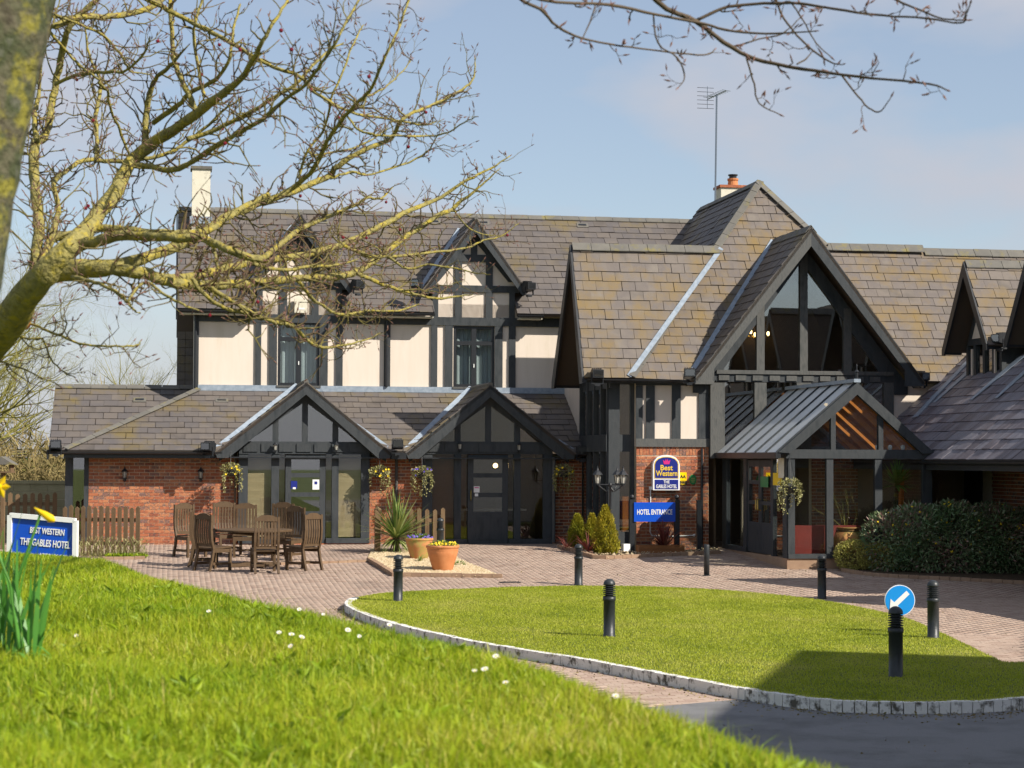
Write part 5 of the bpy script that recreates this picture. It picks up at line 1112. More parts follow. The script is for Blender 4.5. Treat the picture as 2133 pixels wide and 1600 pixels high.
p0, p1 = ground(786, 1152), ground(776, 1146); pst = thing('gate_post', 'square wooden post beside the big spiky plant', 'post', ground(786, 1152), TH); MB().prism([(-.06, -.06, -.05), (.06, -.06, -.05), (.06, .06, -.05), (-.06, .06, -.05)], (0, 0, .98)).build('shaft', 'fence_wood', pst); MB().lathe([(.08, .93), (.07, .95), (.01, .99)], 4).build('cap', 'fence_wood', pst)
p0, p1 = ground(856, 1148), ground(922, 1147); fence('short picket fence between the two porches behind the pots', p0, p1, 5, .92)
# stone wall far left
p0 = at_y(-60, 1060, 52); p1 = at_y(140, 1060, 52); sw = thing('stone_wall', 'low pale block wall behind the picket fences at far left', 'wall', (p0.x, 52, .2)); Lw = p1.x - p0.x
MB().box((0, .0, -.2), (Lw, .25, 1.5)).build('core', 'mortar', sw); MB().box((-.02, -.05, 1.5), (Lw + .02, .3, 1.58)).build('coping', 'stone_wall', sw)
for r in range(8):
    x = -(r % 2) * .22
    while x < Lw: MB().box((max(0, x), -.02, -.1 + r * .2), (min(Lw, x + .43), .02, .085 + r * .2), random.random()).build('block', 'stone_wall', sw); x += .44
bt = thing('bird_table', 'small roofed bird table on a post at the left edge', 'bird table', (at_y(6, 1060, 44).x, 44, .3))
zt_ = at_y(6, 985, 44).z - .3
MB().box((-.04, -.04, 0), (.04, .04, zt_)).build('post', 'fence_wood', bt); MB().box((-.22, -.18, zt_), (.22, .18, zt_ + .03)).build('tray', 'fence_wood', bt)
for x_ in (-.18, .18): MB().box((x_ - .02, -.15, zt_ + .03), (x_ + .02, .15, zt_ + .18)).build('side', 'fence_wood', bt)
MB().prism([(-.28, -.22, zt_ + .18), (.28, -.22, zt_ + .18), (0, -.22, zt_ + .36)], (0, .44, 0)).build('roof', 'ridge', bt)
# ================================================================== PLANT HELPERS
def leaf_mesh(name, C, Nrm, L, Wd, tint, m, parent=None, fold=.0):
    """rhombic leaves: centres C (n,3), directions Nrm (n,3), lengths L, widths Wd"""
    n = len(C); d = Nrm / (np.linalg.norm(Nrm, axis=1, keepdims=True) + 1e-9); r = RNG.normal(size=(n, 3)); s_ = np.cross(d, r); s_ /= (np.linalg.norm(s_, axis=1, keepdims=True) + 1e-9)
    L = np.asarray(L).reshape(-1, 1) * np.ones((n, 1)); Wd = np.asarray(Wd).reshape(-1, 1) * np.ones((n, 1)); nn = np.cross(d, s_)
    a = C; b = C + d * L * .45 + s_ * Wd / 2 + nn * fold * L; c = C + d * L; e = C + d * L * .45 - s_ * Wd / 2 + nn * fold * L
    V = np.stack([a, b, c, e], 1).reshape(-1, 3); i = np.arange(n)[:, None] * 4
    T = np.concatenate([i + np.array((0, 1, 2)), i + np.array((0, 2, 3))]); return npmesh(name, V, T, np.tile(tint, 2), m, parent)
def blades(name, P0, H, Wd, lean, tint, m, parent=None):
    n = len(P0); th = RNG.uniform(0, 2 * np.pi, n); s_ = np.stack([np.cos(th), np.sin(th), np.zeros(n)], 1); le = RNG.uniform(0, 2 * np.pi, n)
    ld = np.stack([np.cos(le), np.sin(le), np.zeros(n)], 1) * (lean * RNG.random(n))[:, None]; up = np.array([0, 0, 1.]); H = H[:, None]; w = Wd[:, None]
    m1 = P0 + (up * .55 + ld * .35) * H; t = P0 + (up * (1 - .3 * np.linalg.norm(ld, axis=1, keepdims=True)) + ld) * H
    V = np.stack([P0 - s_ * w / 2, P0 + s_ * w / 2, m1 - s_ * w * .38, m1 + s_ * w * .38, t], 1).reshape(-1, 3); i = np.arange(n)[:, None] * 5
    T = np.concatenate([i + np.array(q) for q in ((0, 1, 3), (0, 3, 2), (2, 3, 4))]); return npmesh(name, V, T, np.tile(tint, 3), m, parent)
def straps(mb, c, n, L0, L1, w, el0, el1, droop, arc=(0, 2 * math.pi), seg=6):
    for i in range(n):
        az_ = random.uniform(*arc); el = random.uniform(el0, el1); L = random.uniform(L0, L1); p = Vector(c); dv = Vector((math.cos(az_) * math.cos(el), math.sin(az_) * math.cos(el), math.sin(el))); sd_ = Vector((-math.sin(az_), math.cos(az_), 0)); vs = []; ww = w * random.uniform(.7, 1.2); dr = droop * random.uniform(.3, 1.5)
        for k in range(seg + 1):
            t = k / seg; hw_ = ww / 2 * (1 - t ** 2.5) * (.55 + .9 * min(1, t * 3)) if k < seg else .001
            vs += [p - sd_ * hw_, p + sd_ * hw_]; p = p + dv * (L / seg); dv = (dv + Vector((0, 0, -dr / seg * (1 + t * 2)))).normalized()
        mb.add(vs, [(2 * k, 2 * k + 1, 2 * k + 3, 2 * k + 2) for k in range(seg)], random.random())
def ball_pts(n, c, r, shell=.0):
    d = RNG.normal(size=(n, 3)); d /= np.linalg.norm(d, axis=1, keepdims=True); rad = (shell + (1 - shell) * RNG.random(n)) ** (1 / 3)
    return np.array(c) + d * rad[:, None] * np.array(r), d
# ================================================================== GRASS
n = 400000
d = 2.6 + 9.6 * RNG.random(n) ** 1.25; a = RNG.uniform(-.275, .27, n); X = a * d; Y = d
px = 1066 + F * X / Y; ang = (np.interp(px, EDGE_X, EDGE_Y) - 955 - ROLL * (px - 1066)) / F; hh = np.interp(px, [0, 700, 1700], [.62, .55, .5]); dcr = hh / ang
kp = (Y < dcr + .7) & (RNG.random(n) < np.clip((Y / 6) + .35, 0, 1)); X, Y = X[kp], Y[kp]; n = len(X)
patch = np.clip(.5 + .4 * np.sin(X * 2.3 + 1.2) * np.sin(Y * 1.7) + .3 * np.sin(X * 6.1 + Y * 2) * np.sin(Y * 5.3 - X), 0, 1) ; P0 = np.stack([X, Y, bank_h(X, Y) - .004], 1)
tn = np.clip(.43 + .34 * (patch - .5) + RNG.normal(0, .18, n), 0, .88); dry = RNG.random(n) < .02 + .07 * (patch > .8); tn[dry] = RNG.uniform(.88, 1, dry.sum())
tag(blades('bank_grass', P0, RNG.uniform(.022, .062, n) * (.8 + .45 * patch), RNG.uniform(.0024, .0048, n), 1.0, tn, 'bank_grass'), 'bright green grass covering the bank in the foreground', 'grass', kind='stuff')
# longer bents and broad weed leaves in the bank
m_ = 9000; d = 2.8 + 8 * RNG.random(m_); a = RNG.uniform(-.275, .25, m_); X3, Y3 = a * d, d; px3 = 1066 + F * a; dc3 = np.interp(px3, [0, 700, 1700], [.62, .55, .5]) / ((np.interp(px3, EDGE_X, EDGE_Y) - 955 - ROLL * (px3 - 1066)) / F); cl = (np.sin(X3 * 4.1) * np.sin(Y3 * 3.3 + X3) > .1); kp = (Y3 < dc3 + .4) & cl; X3, Y3 = X3[kp], Y3[kp]; m_ = len(X3)
tag(blades('long_grass', np.stack([X3, Y3, bank_h(X3, Y3) - .004], 1), RNG.uniform(.05, .105, m_), RNG.uniform(.0022, .004, m_), 1.5, np.clip(RNG.normal(.6, .3, m_), 0, 1), 'bank_grass'), 'longer bent grass stalks in the foreground bank', 'grass', kind='stuff')
m_ = 260; d = 2.8 + 7 * RNG.random(m_); a = RNG.uniform(-.275, .2, m_); cX, cY = a * d, d; rep = 9; X3 = np.repeat(cX, rep); Y3 = np.repeat(cY, rep); th_ = RNG.uniform(0, 6.283, m_ * rep); C = np.stack([X3, Y3, bank_h(X3, Y3) + .012], 1)
kp = np.repeat(cY < np.interp(1066 + F * a, [0, 700, 1700], [.62, .55, .5]) / ((np.interp(1066 + F * a, EDGE_X, EDGE_Y) - 955) / F), rep)
tag(leaf_mesh('weed_leaves', C[kp], np.stack([np.cos(th_), np.sin(th_), RNG.uniform(.2, .9, m_ * rep)], 1)[kp], RNG.uniform(.03, .07, kp.sum()), RNG.uniform(.012, .022, kp.sum()), RNG.uniform(0, .45, kp.sum()), 'bank_grass', None, .1), 'broad weed leaves in the foreground grass', 'weeds', kind='stuff')
# farther part of the bank
n = 110000; Y = RNG.uniform(9, 36, n); px = RNG.uniform(-40, 420, n); X = (px - 1066) / F * Y; z = bank_h(X, Y); kp = z > gz(X, Y) - .02; X, Y, z = X[kp], Y[kp], z[kp]; n = len(X)
tag(blades('far_bank_grass', np.stack([X, Y, z - .005], 1), RNG.uniform(.025, .06, n), RNG.uniform(.006, .01, n), .9, np.clip(RNG.normal(.45, .18, n), 0, .9), 'bank_grass'), 'grass on the far end of the bank around the blue board', 'grass', kind='stuff')
# lawn
xs_ = [p[0] for p in lawn_poly]; ys_ = [p[1] for p in lawn_poly]; n = 640000
X = RNG.uniform(min(xs_), 9.5, n); Y = RNG.uniform(min(ys_), max(ys_), n); kp = in_poly(X, Y, lawn_poly) & (np.abs(X / Y) < .262); X, Y = X[kp], Y[kp]; n = len(X)
edge = np.zeros(n); pt = .5 + .25 * np.sin(X * 1.7 + Y * .6) * np.sin(Y * .9 + 2) + .25 * np.sin(X * .5 - Y * 1.1)
tag(blades('lawn_grass', np.stack([X, Y, np.full(n, LZ - .017)], 1), RNG.uniform(.012, .032, n), RNG.uniform(.005, .009, n), .9, np.clip(.47 + .42 * (pt - .5) + .1 * np.sin(X * 5 + np.sin(Y * 3)) + RNG.normal(0, .17, n), 0, 1), 'grass'), 'mown yellowish green grass of the oval lawn', 'grass', kind='stuff')
# taller ragged fringe, dry tufts and fallen bits along the kerb
m_ = 5200; k_i = RNG.integers(8, len(inner) - 1, m_); f_ = RNG.random(m_); iA = np.array(inner); Pk = iA[k_i] * (1 - f_)[:, None] + iA[np.minimum(k_i + 1, len(inner) - 1)] * f_[:, None]; Pk = Pk + RNG.normal(0, .018, (m_, 2)); kp = Pk[:, 0] < 8; Pk = Pk[kp]; m_ = len(Pk)
tag(blades('fringe_grass', np.stack([Pk[:, 0], Pk[:, 1], np.full(m_, LZ - .012)], 1), RNG.uniform(.02, .06, m_), RNG.uniform(.004, .008, m_), 1.2, np.clip(RNG.normal(.72, .25, m_), 0, 1), 'grass'), 'ragged dry grass fringe along the white kerb', 'grass', kind='stuff')
m_ = 1400; k_i = RNG.integers(8, len(kfw) - 1, m_); kA = np.array([(p.x, p.y) for p in kfw]); Pk = kA[k_i] + np.stack([RNG.normal(0, .12, m_), -np.abs(RNG.normal(.05, .22, m_))], 1); Pk = np.concatenate([Pk, np.stack([RNG.uniform(-5, 8, 1200), RNG.uniform(13, 42, 1200)], 1)]); ins = in_poly(Pk[:, 0], Pk[:, 1], island); Pk = Pk[~ins & (Pk[:, 1] < 44)]; m_ = len(Pk)
C = np.stack([Pk[:, 0], Pk[:, 1], gz(Pk[:, 0], Pk[:, 1]) + .006], 1); d_ = RNG.normal(0, 1, (m_, 3)) * np.array([1, 1, .25]); tag(leaf_mesh('leaf_litter', C, d_, RNG.uniform(.012, .045, m_), RNG.uniform(.008, .025, m_), RNG.random(m_), 'scrub'), 'small dry leaves and grit scattered on the drive', 'leaf litter', kind='stuff')
# daisies
def make_daisy():
    q = thing('daisy', 'small white daisy in the foreground grass', 'daisy', group='daisies in the bank grass'); mb = MB()
    for i in range(12):
        t = i * math.pi / 6; c, s_ = math.cos(t), math.sin(t); mb.add([(.004 * c, .004 * s_, .06), (.011 * c - .003 * s_, .011 * s_ + .003 * c, .063), (.013 * c, .013 * s_, .062), (.011 * c + .003 * s_, .011 * s_ - .003 * c, .063)], [(0, 1, 2, 3)])
    mb.build('petals', 'petal_white', q); MB().ball((0, 0, .061), .005, 8, 4, sz=.6).build('centre', 'petal_yellow', q); MB().tube([(0, 0, 0), (0, 0, .06)], .0012, 4).build('stem', 'daff_leaf', q); return q
dz0 = None
def on_bank(px, py):
    r = ray(px, py); k = 1.5
    while k < 30:
        p = EYE + r * k
        if p.z < float(bank_h(p.x, p.y)): return p
        k += .02
    return p
for x, y in ((582, 1352), (605, 1362), (613, 1376), (620, 1364), (747, 1352), (625, 1297), (672, 1305), (762, 1322), (805, 1335), (720, 1345), (1036, 1408), (1042, 1366), (1055, 1465), (1014, 1441), (988, 1438), (1085, 1406), (1246, 1452), (1266, 1450), (1338, 1471), (1388, 1502), (1473, 1536), (1524, 1560), (1422, 1530), (1278, 1495), (437, 1305), (160, 1350)):
    p = on_bank(x, y); o = make_daisy() if dz0 is None else copy_tree(dz0); dz0 = dz0 or o; o.location = (p.x, p.y, p.z + .02); o.rotation_euler = (random.uniform(.3, .9), random.uniform(-.4, .4), 0); s_ = random.uniform(.5, .75); o.scale = (s_, s_, s_)
# daffodils in the left foreground
def daffodil(label, base, bloom, face, leaves, r=.035):
    q = thing('daffodil', label, 'daffodil', base, group='daffodils in the foreground'); b = Vector(bloom) - Vector(base); f = Vector(face).normalized()
    MB().tube([(0, 0, 0), (b.x * .3, b.y * .3, b.z * .6), (b.x * .8, b.y * .8, b.z * .97), tuple(b - f * .02)], .004, 6).build('stem', 'daff_leaf', q)
    s_ = f.cross(Vector((0, 0, 1))).normalized(); u_ = s_.cross(f)
    if r > .03:
        for i in range(6):
            t = i * math.pi / 3; e = s_ * math.cos(t) + u_ * math.sin(t); g_ = s_ * -math.sin(t) + u_ * math.cos(t)
            MB().add([b, b + e * r * .6 + g_ * r * .3 - f * .003, b + e * r * 1.15, b + e * r * .6 - g_ * r * .3 - f * .003], [(0, 1, 2, 3)], random.random()).build('petal', 'daff_yellow', q)
        mb = MB(); rr = [(.010, 0), (.012, .018), (.015, .03), (.019, .034)]; vs = []
        for rad, dz in rr:
            for k in range(12): t = 2 * math.pi * k / 12; vs.append(b + f * dz + (s_ * math.cos(t) + u_ * math.sin(t)) * rad)
        mb.add(vs, [(i * 12 + k, i * 12 + (k + 1) % 12, (i + 1) * 12 + (k + 1) % 12, (i + 1) * 12 + k) for i in range(3) for k in range(12)]); mb.build('trumpet', 'daff_yellow', q, True)
    else: MB().tube([tuple(b - f * .045), tuple(b - f * .03), tuple(b - f * .005), tuple(b + f * .018), tuple(b + f * .032)], [.002, .005, .011, .013, .004], 10).build('bud', 'daff_yellow', q, True)
    mb = MB(); [straps(mb, (random.uniform(-.05, .05), random.uniform(-.05, .05), 0), 1, leaves[1] * .6, leaves[1], .011, 1.05, 1.5, .45) for _ in range(leaves[0] + 4)]; mb.build('leaf', 'daff_leaf', q); return q
Yd = 6.2
def dpt(x, y, Y=Yd): return at_y(x, y, Y)
def dbase(x, Y): p = at_y(x, 1300, Y); return Vector((p.x, Y, float(bank_h(p.x, Y))))
daffodil('open yellow daffodil at the left edge above the blue board', dbase(-20, 6.2), dpt(-2, 1014), (-.3, -1, .1), (12, .46)); daffodil('closed yellow daffodil bud drooping in front of the blue board', dbase(15, 6.1), dpt(96, 1074, 6.1), (.8, -.1, -.5), (12, .44), .02); daffodil('leafy daffodil clump at the lower left edge without an open flower', dbase(45, 6.0), dpt(-40, 1100, 6.0), (-.5, -1, 0), (14, .4), .02)
mb = MB(); b0 = on_bank(10, 1262); e0 = on_bank(135, 1338)
for i in range(3): straps(mb, (0, 0, 0), 1, .2, .26, .014, .5, .8, 1.2, (-1.2, .2))
o_ = thing('daffodil_leaves', 'long green daffodil leaves arching over the grass at left', 'leaves', dbase(15, 6.0)); mb.build('leaf', 'daff_leaf', o_)
# ================================================================== POTS AND PLANTS
def pot(label, px, py, W_, Hh, prof, m, name='terracotta_pot'):
    p = ground(px, py); kk = F / p.y; r = W_ / 2 / kk; h = Hh / kk; t = thing(name, label, 'pot', p)
    MB().lathe([(a * r, b * h) for a, b in prof], 36).build('body', m, t, True); MB().lathe([(.05 * r, .88 * h), (.84 * r, .9 * h), (.84 * r, .92 * h)], 24).build('soil', 'earth', t); return t, p, r, h
prof1 = [(.6, 0), (.62, .02), (.75, .3), (.9, .6), (.98, .78), (.97, .8), (1.0, .82), (.98, .84), (1.0, .86), (.98, .88), (1.04, .9), (1.06, .96), (1.02, 1), (.92, 1), (.88, .93), (.86, .9)]
def pansies(label, p, r, h, m1, n, name='pansies', leafm='spike_green'):
    q = thing(name, label, 'flowers', p + Vector((0, 0, h * .9)))
    C, d_ = ball_pts(500, (0, 0, .02), (r * .95, r * .95, .1)); C[:, 2] = np.abs(C[:, 2]); d_[:, 2] = np.abs(d_[:, 2]); tag(leaf_mesh('foliage', C, d_, RNG.uniform(.03, .06, 500), .025, RNG.uniform(0, .6, 500), leafm, q), kind='stuff')
    for i in range(n):
        t = random.uniform(0, 6.28); rr = r * random.uniform(.2, 1.02); z = .07 + .06 * random.random() - .04 * (rr / r) ** 2; mb = MB(); ax, ay = random.uniform(-.4, .4), random.uniform(-1.2, -.3)
        n_v = Vector((ax, ay, .6)).normalized(); s_ = n_v.cross(Vector((0, 0, 1))).normalized(); u_ = s_.cross(n_v); c = Vector((rr * math.cos(t), rr * math.sin(t), z))
        for k in range(5):
            e = math.pi * 2 * k / 5; dv = s_ * math.cos(e) + u_ * math.sin(e); gv = s_ * -math.sin(e) + u_ * math.cos(e); mb.add([c, c + dv * .016 + gv * .012, c + dv * .026, c + dv * .016 - gv * .012], [(0, 1, 2, 3)], random.random())
        f_ = mb.build('flower', m1, q); MB().ball(tuple(c + n_v * .004), .005, 6, 4).build('eye', 'black' if m1 == 'petal_yellow' else 'petal_yellow', f_)
    return q
t1, p1_, r1_, h1_ = pot('large orange terracotta pot of yellow pansies on the gravel', 922, 1190, 66, 54, prof1, 'terracotta'); pansies('yellow pansies filling the large front pot', p1_, r1_, h1_, 'petal_yellow', 34)
t2, p2_, r2_, h2_ = pot('weathered terracotta pot of purple pansies behind the front pot', 873, 1166, 56, 45, prof1, 'terracotta_aged'); pansies('purple pansies filling the weathered rear pot', p2_, r2_, h2_, 'petal_purple', 36)
gp_ = thing('grass_tuft', 'small spiky green tuft growing beside the front pot', 'plant', ground(876, 1172)); mb = MB(); straps(mb, (0, 0, 0), 50, .1, .22, .012, .5, 1.4, .5); mb.build('leaf', 'spike_green', gp_)
gp_ = thing('creeping_plant', 'low green plant at the right foot of the front pot', 'plant', ground(956, 1180)); C, d_ = ball_pts(120, (0, 0, .03), (.15, .1, .06)); leaf_mesh('foliage', C, d_, .05, .02, RNG.uniform(0, .7, 120), 'spike_green', gp_)
yc = thing('spiky_plant', 'large green spiky cordyline between the porches', 'plant', ground(825, 1152)); mb = MB(); straps(mb, (0, 0, .32), 190, .7, 1.15, .034, .0, 1.5, .28); MB().tube([(0, 0, -.05), (0, 0, .4)], .07, 8).build('trunk', 'bark_near', yc); mb.build('leaf', 'spike_green', yc); mb = MB(); straps(mb, (0, 0, .3), 40, .4, .6, .03, -.6, .1, .7); mb.build('dead_leaf', 'spike_green', yc)
ur_p = [(.55, 0), (.6, .02), (.85, .3), (1, .6), (1.0, .72), (.88, .86), (.72, .92), (.7, .95), (.8, .965), (.8, 1), (.7, 1), (.66, .94), (.6, .9)]
t3, p3_, r3_, h3_ = pot('big terracotta urn holding bare twigs by the glass porch', 1763, 1181, 70, 83, ur_p, 'terracotta_aged', 'terracotta_urn')
sb = thing('bare_shrub', 'leafless pale twiggy shrub growing in the urn', 'shrub', p3_ + Vector((0, 0, h3_ * .85)))
def grow(mb, p, d, L, r, dep, bend=.35, up=.1, ns=5, nch=(2, 3), tmin=.3, ratio=.62, sides=5):
    pts = [Vector(p)]; rs_ = [r]; d = Vector(d).normalized(); ch = []
    for k in range(ns):
        d = (d + Vector((random.gauss(0, bend), random.gauss(0, bend), random.gauss(0, bend) + up)) * .5).normalized(); pts.append(pts[-1] + d * (L / ns)); rs_.append(r * (1 - .7 * (k + 1) / ns)); ch.append((pts[-1], d, rs_[-1]))
    mb.tube(pts, rs_, sides, random.random(), False)
    if dep > 0:
        for _ in range(random.randint(*nch)):
            q, dd, rr = random.choice(ch[int(tmin * ns):]); nd = (dd + Vector((random.gauss(0, .6), random.gauss(0, .6), random.gauss(0, .5)))).normalized()
            grow(mb, q, nd, L * ratio * random.uniform(.7, 1.2), max(rr * .75, r * .3), dep - 1, bend, up, max(3, ns - 1), nch, tmin, ratio, max(3, sides - 1))
mb = MB()
for i in range(7): grow(mb, (0, 0, 0), (random.gauss(0, .55), random.gauss(0, .4), .9), random.uniform(.5, .85), .012, 2, .3, .05)
mb.build('branches', 'far_twig', sb)
# conifers
def conifer(label, px, py, wpx, hpx, tone):
    p = ground(px, py); kk = F / p.y; r = wpx / 2 / kk; h = hpx / kk; q = thing('golden_conifer', label, 'conifer', p, group='golden conifers'); n = 6500
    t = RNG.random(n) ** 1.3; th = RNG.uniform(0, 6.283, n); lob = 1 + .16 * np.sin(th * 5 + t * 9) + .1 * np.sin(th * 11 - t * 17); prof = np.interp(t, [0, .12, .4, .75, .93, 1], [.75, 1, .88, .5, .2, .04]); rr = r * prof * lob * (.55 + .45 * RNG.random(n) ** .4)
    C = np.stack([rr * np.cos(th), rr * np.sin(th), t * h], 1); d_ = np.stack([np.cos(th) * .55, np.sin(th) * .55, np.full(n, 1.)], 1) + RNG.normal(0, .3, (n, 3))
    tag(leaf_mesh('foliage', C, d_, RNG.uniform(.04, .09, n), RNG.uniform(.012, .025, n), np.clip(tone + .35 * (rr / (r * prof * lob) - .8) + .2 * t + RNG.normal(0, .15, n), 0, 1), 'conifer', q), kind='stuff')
    MB().tube([(0, 0, 0), (0, 0, h * .8)], [.04, .01], 6).build('trunk', 'bark_near', q)
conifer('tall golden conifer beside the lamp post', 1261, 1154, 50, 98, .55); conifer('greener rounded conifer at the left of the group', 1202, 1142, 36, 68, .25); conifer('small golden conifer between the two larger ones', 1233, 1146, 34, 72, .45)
rp = thing('red_cordyline', 'dark red spiky cordyline among the conifers', 'plant', ground(1226, 1155)); mb = MB(); straps(mb, (0, 0, .05), 45, .35, .6, .025, .2, 1.5, .4); mb.build('leaf', 'spike_red', rp)
rp = thing('bronze_sedge', 'wispy bronze grass at the left end of the conifer bed', 'plant', ground(1180, 1146)); mb = MB(); straps(mb, (0, 0, .02), 40, .4, .65, .012, .3, 1.2, 1.0); mb.build('leaf', 'spike_red', rp)
# cedar planter
kk = pxm(-3.75, 1390); pl_ = thing('wooden_planter', 'long low slatted wooden planter under the entrance sign', 'planter', world_of(*P(1330, 1153, -3.7)), TH); wl_ = 98 / kk
for i in range(2): MB().box((0, -.02, .01 + i * .085), (wl_, .0, .09 + i * .085)).build('slat', 'cedar', pl_); MB().box((0, .25, .01 + i * .085), (wl_, .27, .09 + i * .085)).build('slat', 'cedar', pl_)
MB().box((0, 0, .0), (.02, .25, .17)).build('end', 'cedar', pl_); MB().box((wl_ - .02, 0, 0), (wl_, .25, .17)).build('end', 'cedar', pl_); MB().box((.02, 0, .02), (wl_ - .02, .25, .14)).build('soil', 'earth', pl_)
rp = thing('red_cordyline', 'dark red spiky cordyline growing in the long wooden planter', 'plant', world_of(*(P(1383, 1143, -3.58)))); mb = MB(); straps(mb, (0, 0, 0), 80, .4, .72, .028, .25, 1.5, .25); mb.build('leaf', 'spike_red', rp)
mb = MB(); wb = thing('garden_spotlight', 'small white box spotlight on the ground left of the entrance sign', 'spotlight', world_of(*P(1303, 1160, -3.4)), TH + .3); MB().box((-.08, -.06, .12), (.08, .05, .28)).build('case', 'white', wb); MB().tube([(0, 0, 0), (0, 0, .13)], .012, 6).build('spike', 'black', wb)
# palm by the porch
pp_ = ground(1866, 1178); pm = thing('palm', 'young palm with a fan of green blades in front of the porch glass', 'palm', pp_); kk = F / pp_.y; hp = (1178 - 1010) / kk
MB().tube([(0, 0, 0), (-.02, 0, hp * .5), (.02, 0, hp)], [.07, .06, .05], 8).build('trunk', 'bark_near', pm); mb = MB(); straps(mb, (.02, 0, hp), 130, .35, .58, .04, -.25, 1.5, .15); mb.build('leaf', 'palm_leaf', pm)
# hedge of dark mahonia
def shrub(name, label, cat, blobs, n, L, Wd, m, tone=(.0, 1), flowers=None, base=None):
    q = thing(name, label, cat, base); Cs = []; Ds = []
    tot = sum(b[1][0] * b[1][1] * b[1][2] for b in blobs)
    for c, r in blobs:
        k = int(n * r[0] * r[1] * r[2] / tot); C, d_ = ball_pts(k, c, r, .35); Cs.append(C); Ds.append(d_)
    C = np.concatenate(Cs); D_ = np.concatenate(Ds) + RNG.normal(0, .55, (len(C), 3)); kp = C[:, 2] > .02; C, D_ = C[kp], D_[kp]; n_ = len(C)
    pn = .5 + .5 * np.sin(C[:, 0] * 3.1 + 1) * np.sin(C[:, 2] * 4 + C[:, 1]); tag(leaf_mesh('foliage', C, D_, RNG.uniform(L * .6, L * 1.3, n_), RNG.uniform(Wd * .6, Wd * 1.3, n_), np.clip(tone[0] + (tone[1] - tone[0]) * (.35 * pn + .65 * RNG.random(n_) ** 1.5), 0, 1), m, q, .05), kind='stuff')
    mb = MB()
    for i in range(14): c, r = random.choice(blobs); mb.tube([(c[0] + random.uniform(-.2, .2), c[1], 0), (c[0] + random.uniform(-r[0], r[0]) * .6, c[1] + random.uniform(-r[1], r[1]) * .6, c[2] + r[2] * .3)], [.015, .006], 5)
    tag(mb.build('stems', 'twig', q), kind='stuff')
    if flowers:
        for i in range(flowers[0]):
            c, r = random.choice(blobs); t, e = random.uniform(-2.6, -.4), random.uniform(.25, 1.4); p = Vector((c[0] + r[0] * math.cos(t) * math.cos(e), c[1] + r[1] * math.sin(t) * math.cos(e), c[2] + r[2] * math.sin(e))); mb = MB()
            for j in range(5): o3 = Vector((random.gauss(0, .008), random.gauss(0, .008), random.gauss(0, .008))); mb.ball(tuple(p + o3), .013, 5, 3)
            mb.build('flower', flowers[1], q)
    return q
hb_ = ground(1975, 1200); kk = F / hb_.y
def hb(x, y, dy, rx, ry, rz): return (((x - 1975) / kk, dy, (1203 - y) / kk), (rx / kk, ry, rz / kk))
shrub('mahonia_hedge', 'large dark green and purplish mahonia hedge with yellow flowers at right', 'hedge', [hb(1868, 1140, .9, 58, .7, 68), (hb(1930, 1128, .9, 70, .75, 74)), hb(2010, 1122, .9, 80, .8, 74), hb(2090, 1125, .9, 80, .8, 72), hb(2190, 1128, .9, 90, .8, 72), hb(1985, 1165, .55, 110, .5, 40), hb(2110, 1165, .5, 100, .5, 42)], 26000, .1, .032, 'leaf_dark', flowers=(46, 'petal_yellow'), base=hb_)
gb_ = ground(1830, 1192); kk2 = F / gb_.y
def gb2(x, y, dy, rx, ry, rz): return (((x - 1830) / kk2, dy, (1196 - y) / kk2), (rx / kk2, ry, rz / kk2))
shrub('golden_bush', 'low golden variegated bush in front of the urn', 'bush', [gb2(1785, 1163, .3, 42, .4, 34), gb2(1840, 1166, .3, 50, .4, 30), gb2(1885, 1176, .3, 38, .35, 24)], 9000, .045, .022, 'leaf_gold', base=gb_)
dc = thing('daffodil_clump', 'clump of small yellow daffodils and blue green leaves beside the urn', 'daffodils', ground(1815, 1172)); mb = MB(); straps(mb, (0, 0, .1), 60, .3, .5, .014, .9, 1.5, .3); [straps(mb, (.5 + random.uniform(-.3, .3), 0, .1), 1, .3, .45, .014, .9, 1.5, .3) for _ in range(40)]; mb.build('leaf', 'spike_green', dc)
for i in range(6): c = Vector((-.15 + random.uniform(-.12, .12), -.1, .5 + random.uniform(-.08, .08))); MB().ball(tuple(c), .03, 6, 4).build('flower', 'petal_yellow', dc)
# low plants by the fence
lv = thing('lavender_row', 'scrubby lavender and green ground cover at the foot of the picket fence', 'plants', ground(215, 1160)); tag(lv, kind='stuff'); kk = 100.
C = np.stack([RNG.uniform(-.75, .95, 1500), RNG.uniform(-.35, .0, 1500), RNG.random(1500) ** 2 * .38], 1); leaf_mesh('foliage', C, RNG.normal(0, .3, (1500, 3)) + np.array([0, 0, .9]), RNG.uniform(.05, .12, 1500), .012, RNG.random(1500), 'leaf_ivy', lv); C = np.stack([RNG.uniform(.1, .95, 700), RNG.uniform(-.4, -.1, 700), RNG.random(700) * .06], 1); leaf_mesh('ground_cover', C, RNG.normal(0, .5, (700, 3)) + np.array([0, 0, .5]), .06, .03, RNG.random(700) * .5, 'bank_grass', lv)
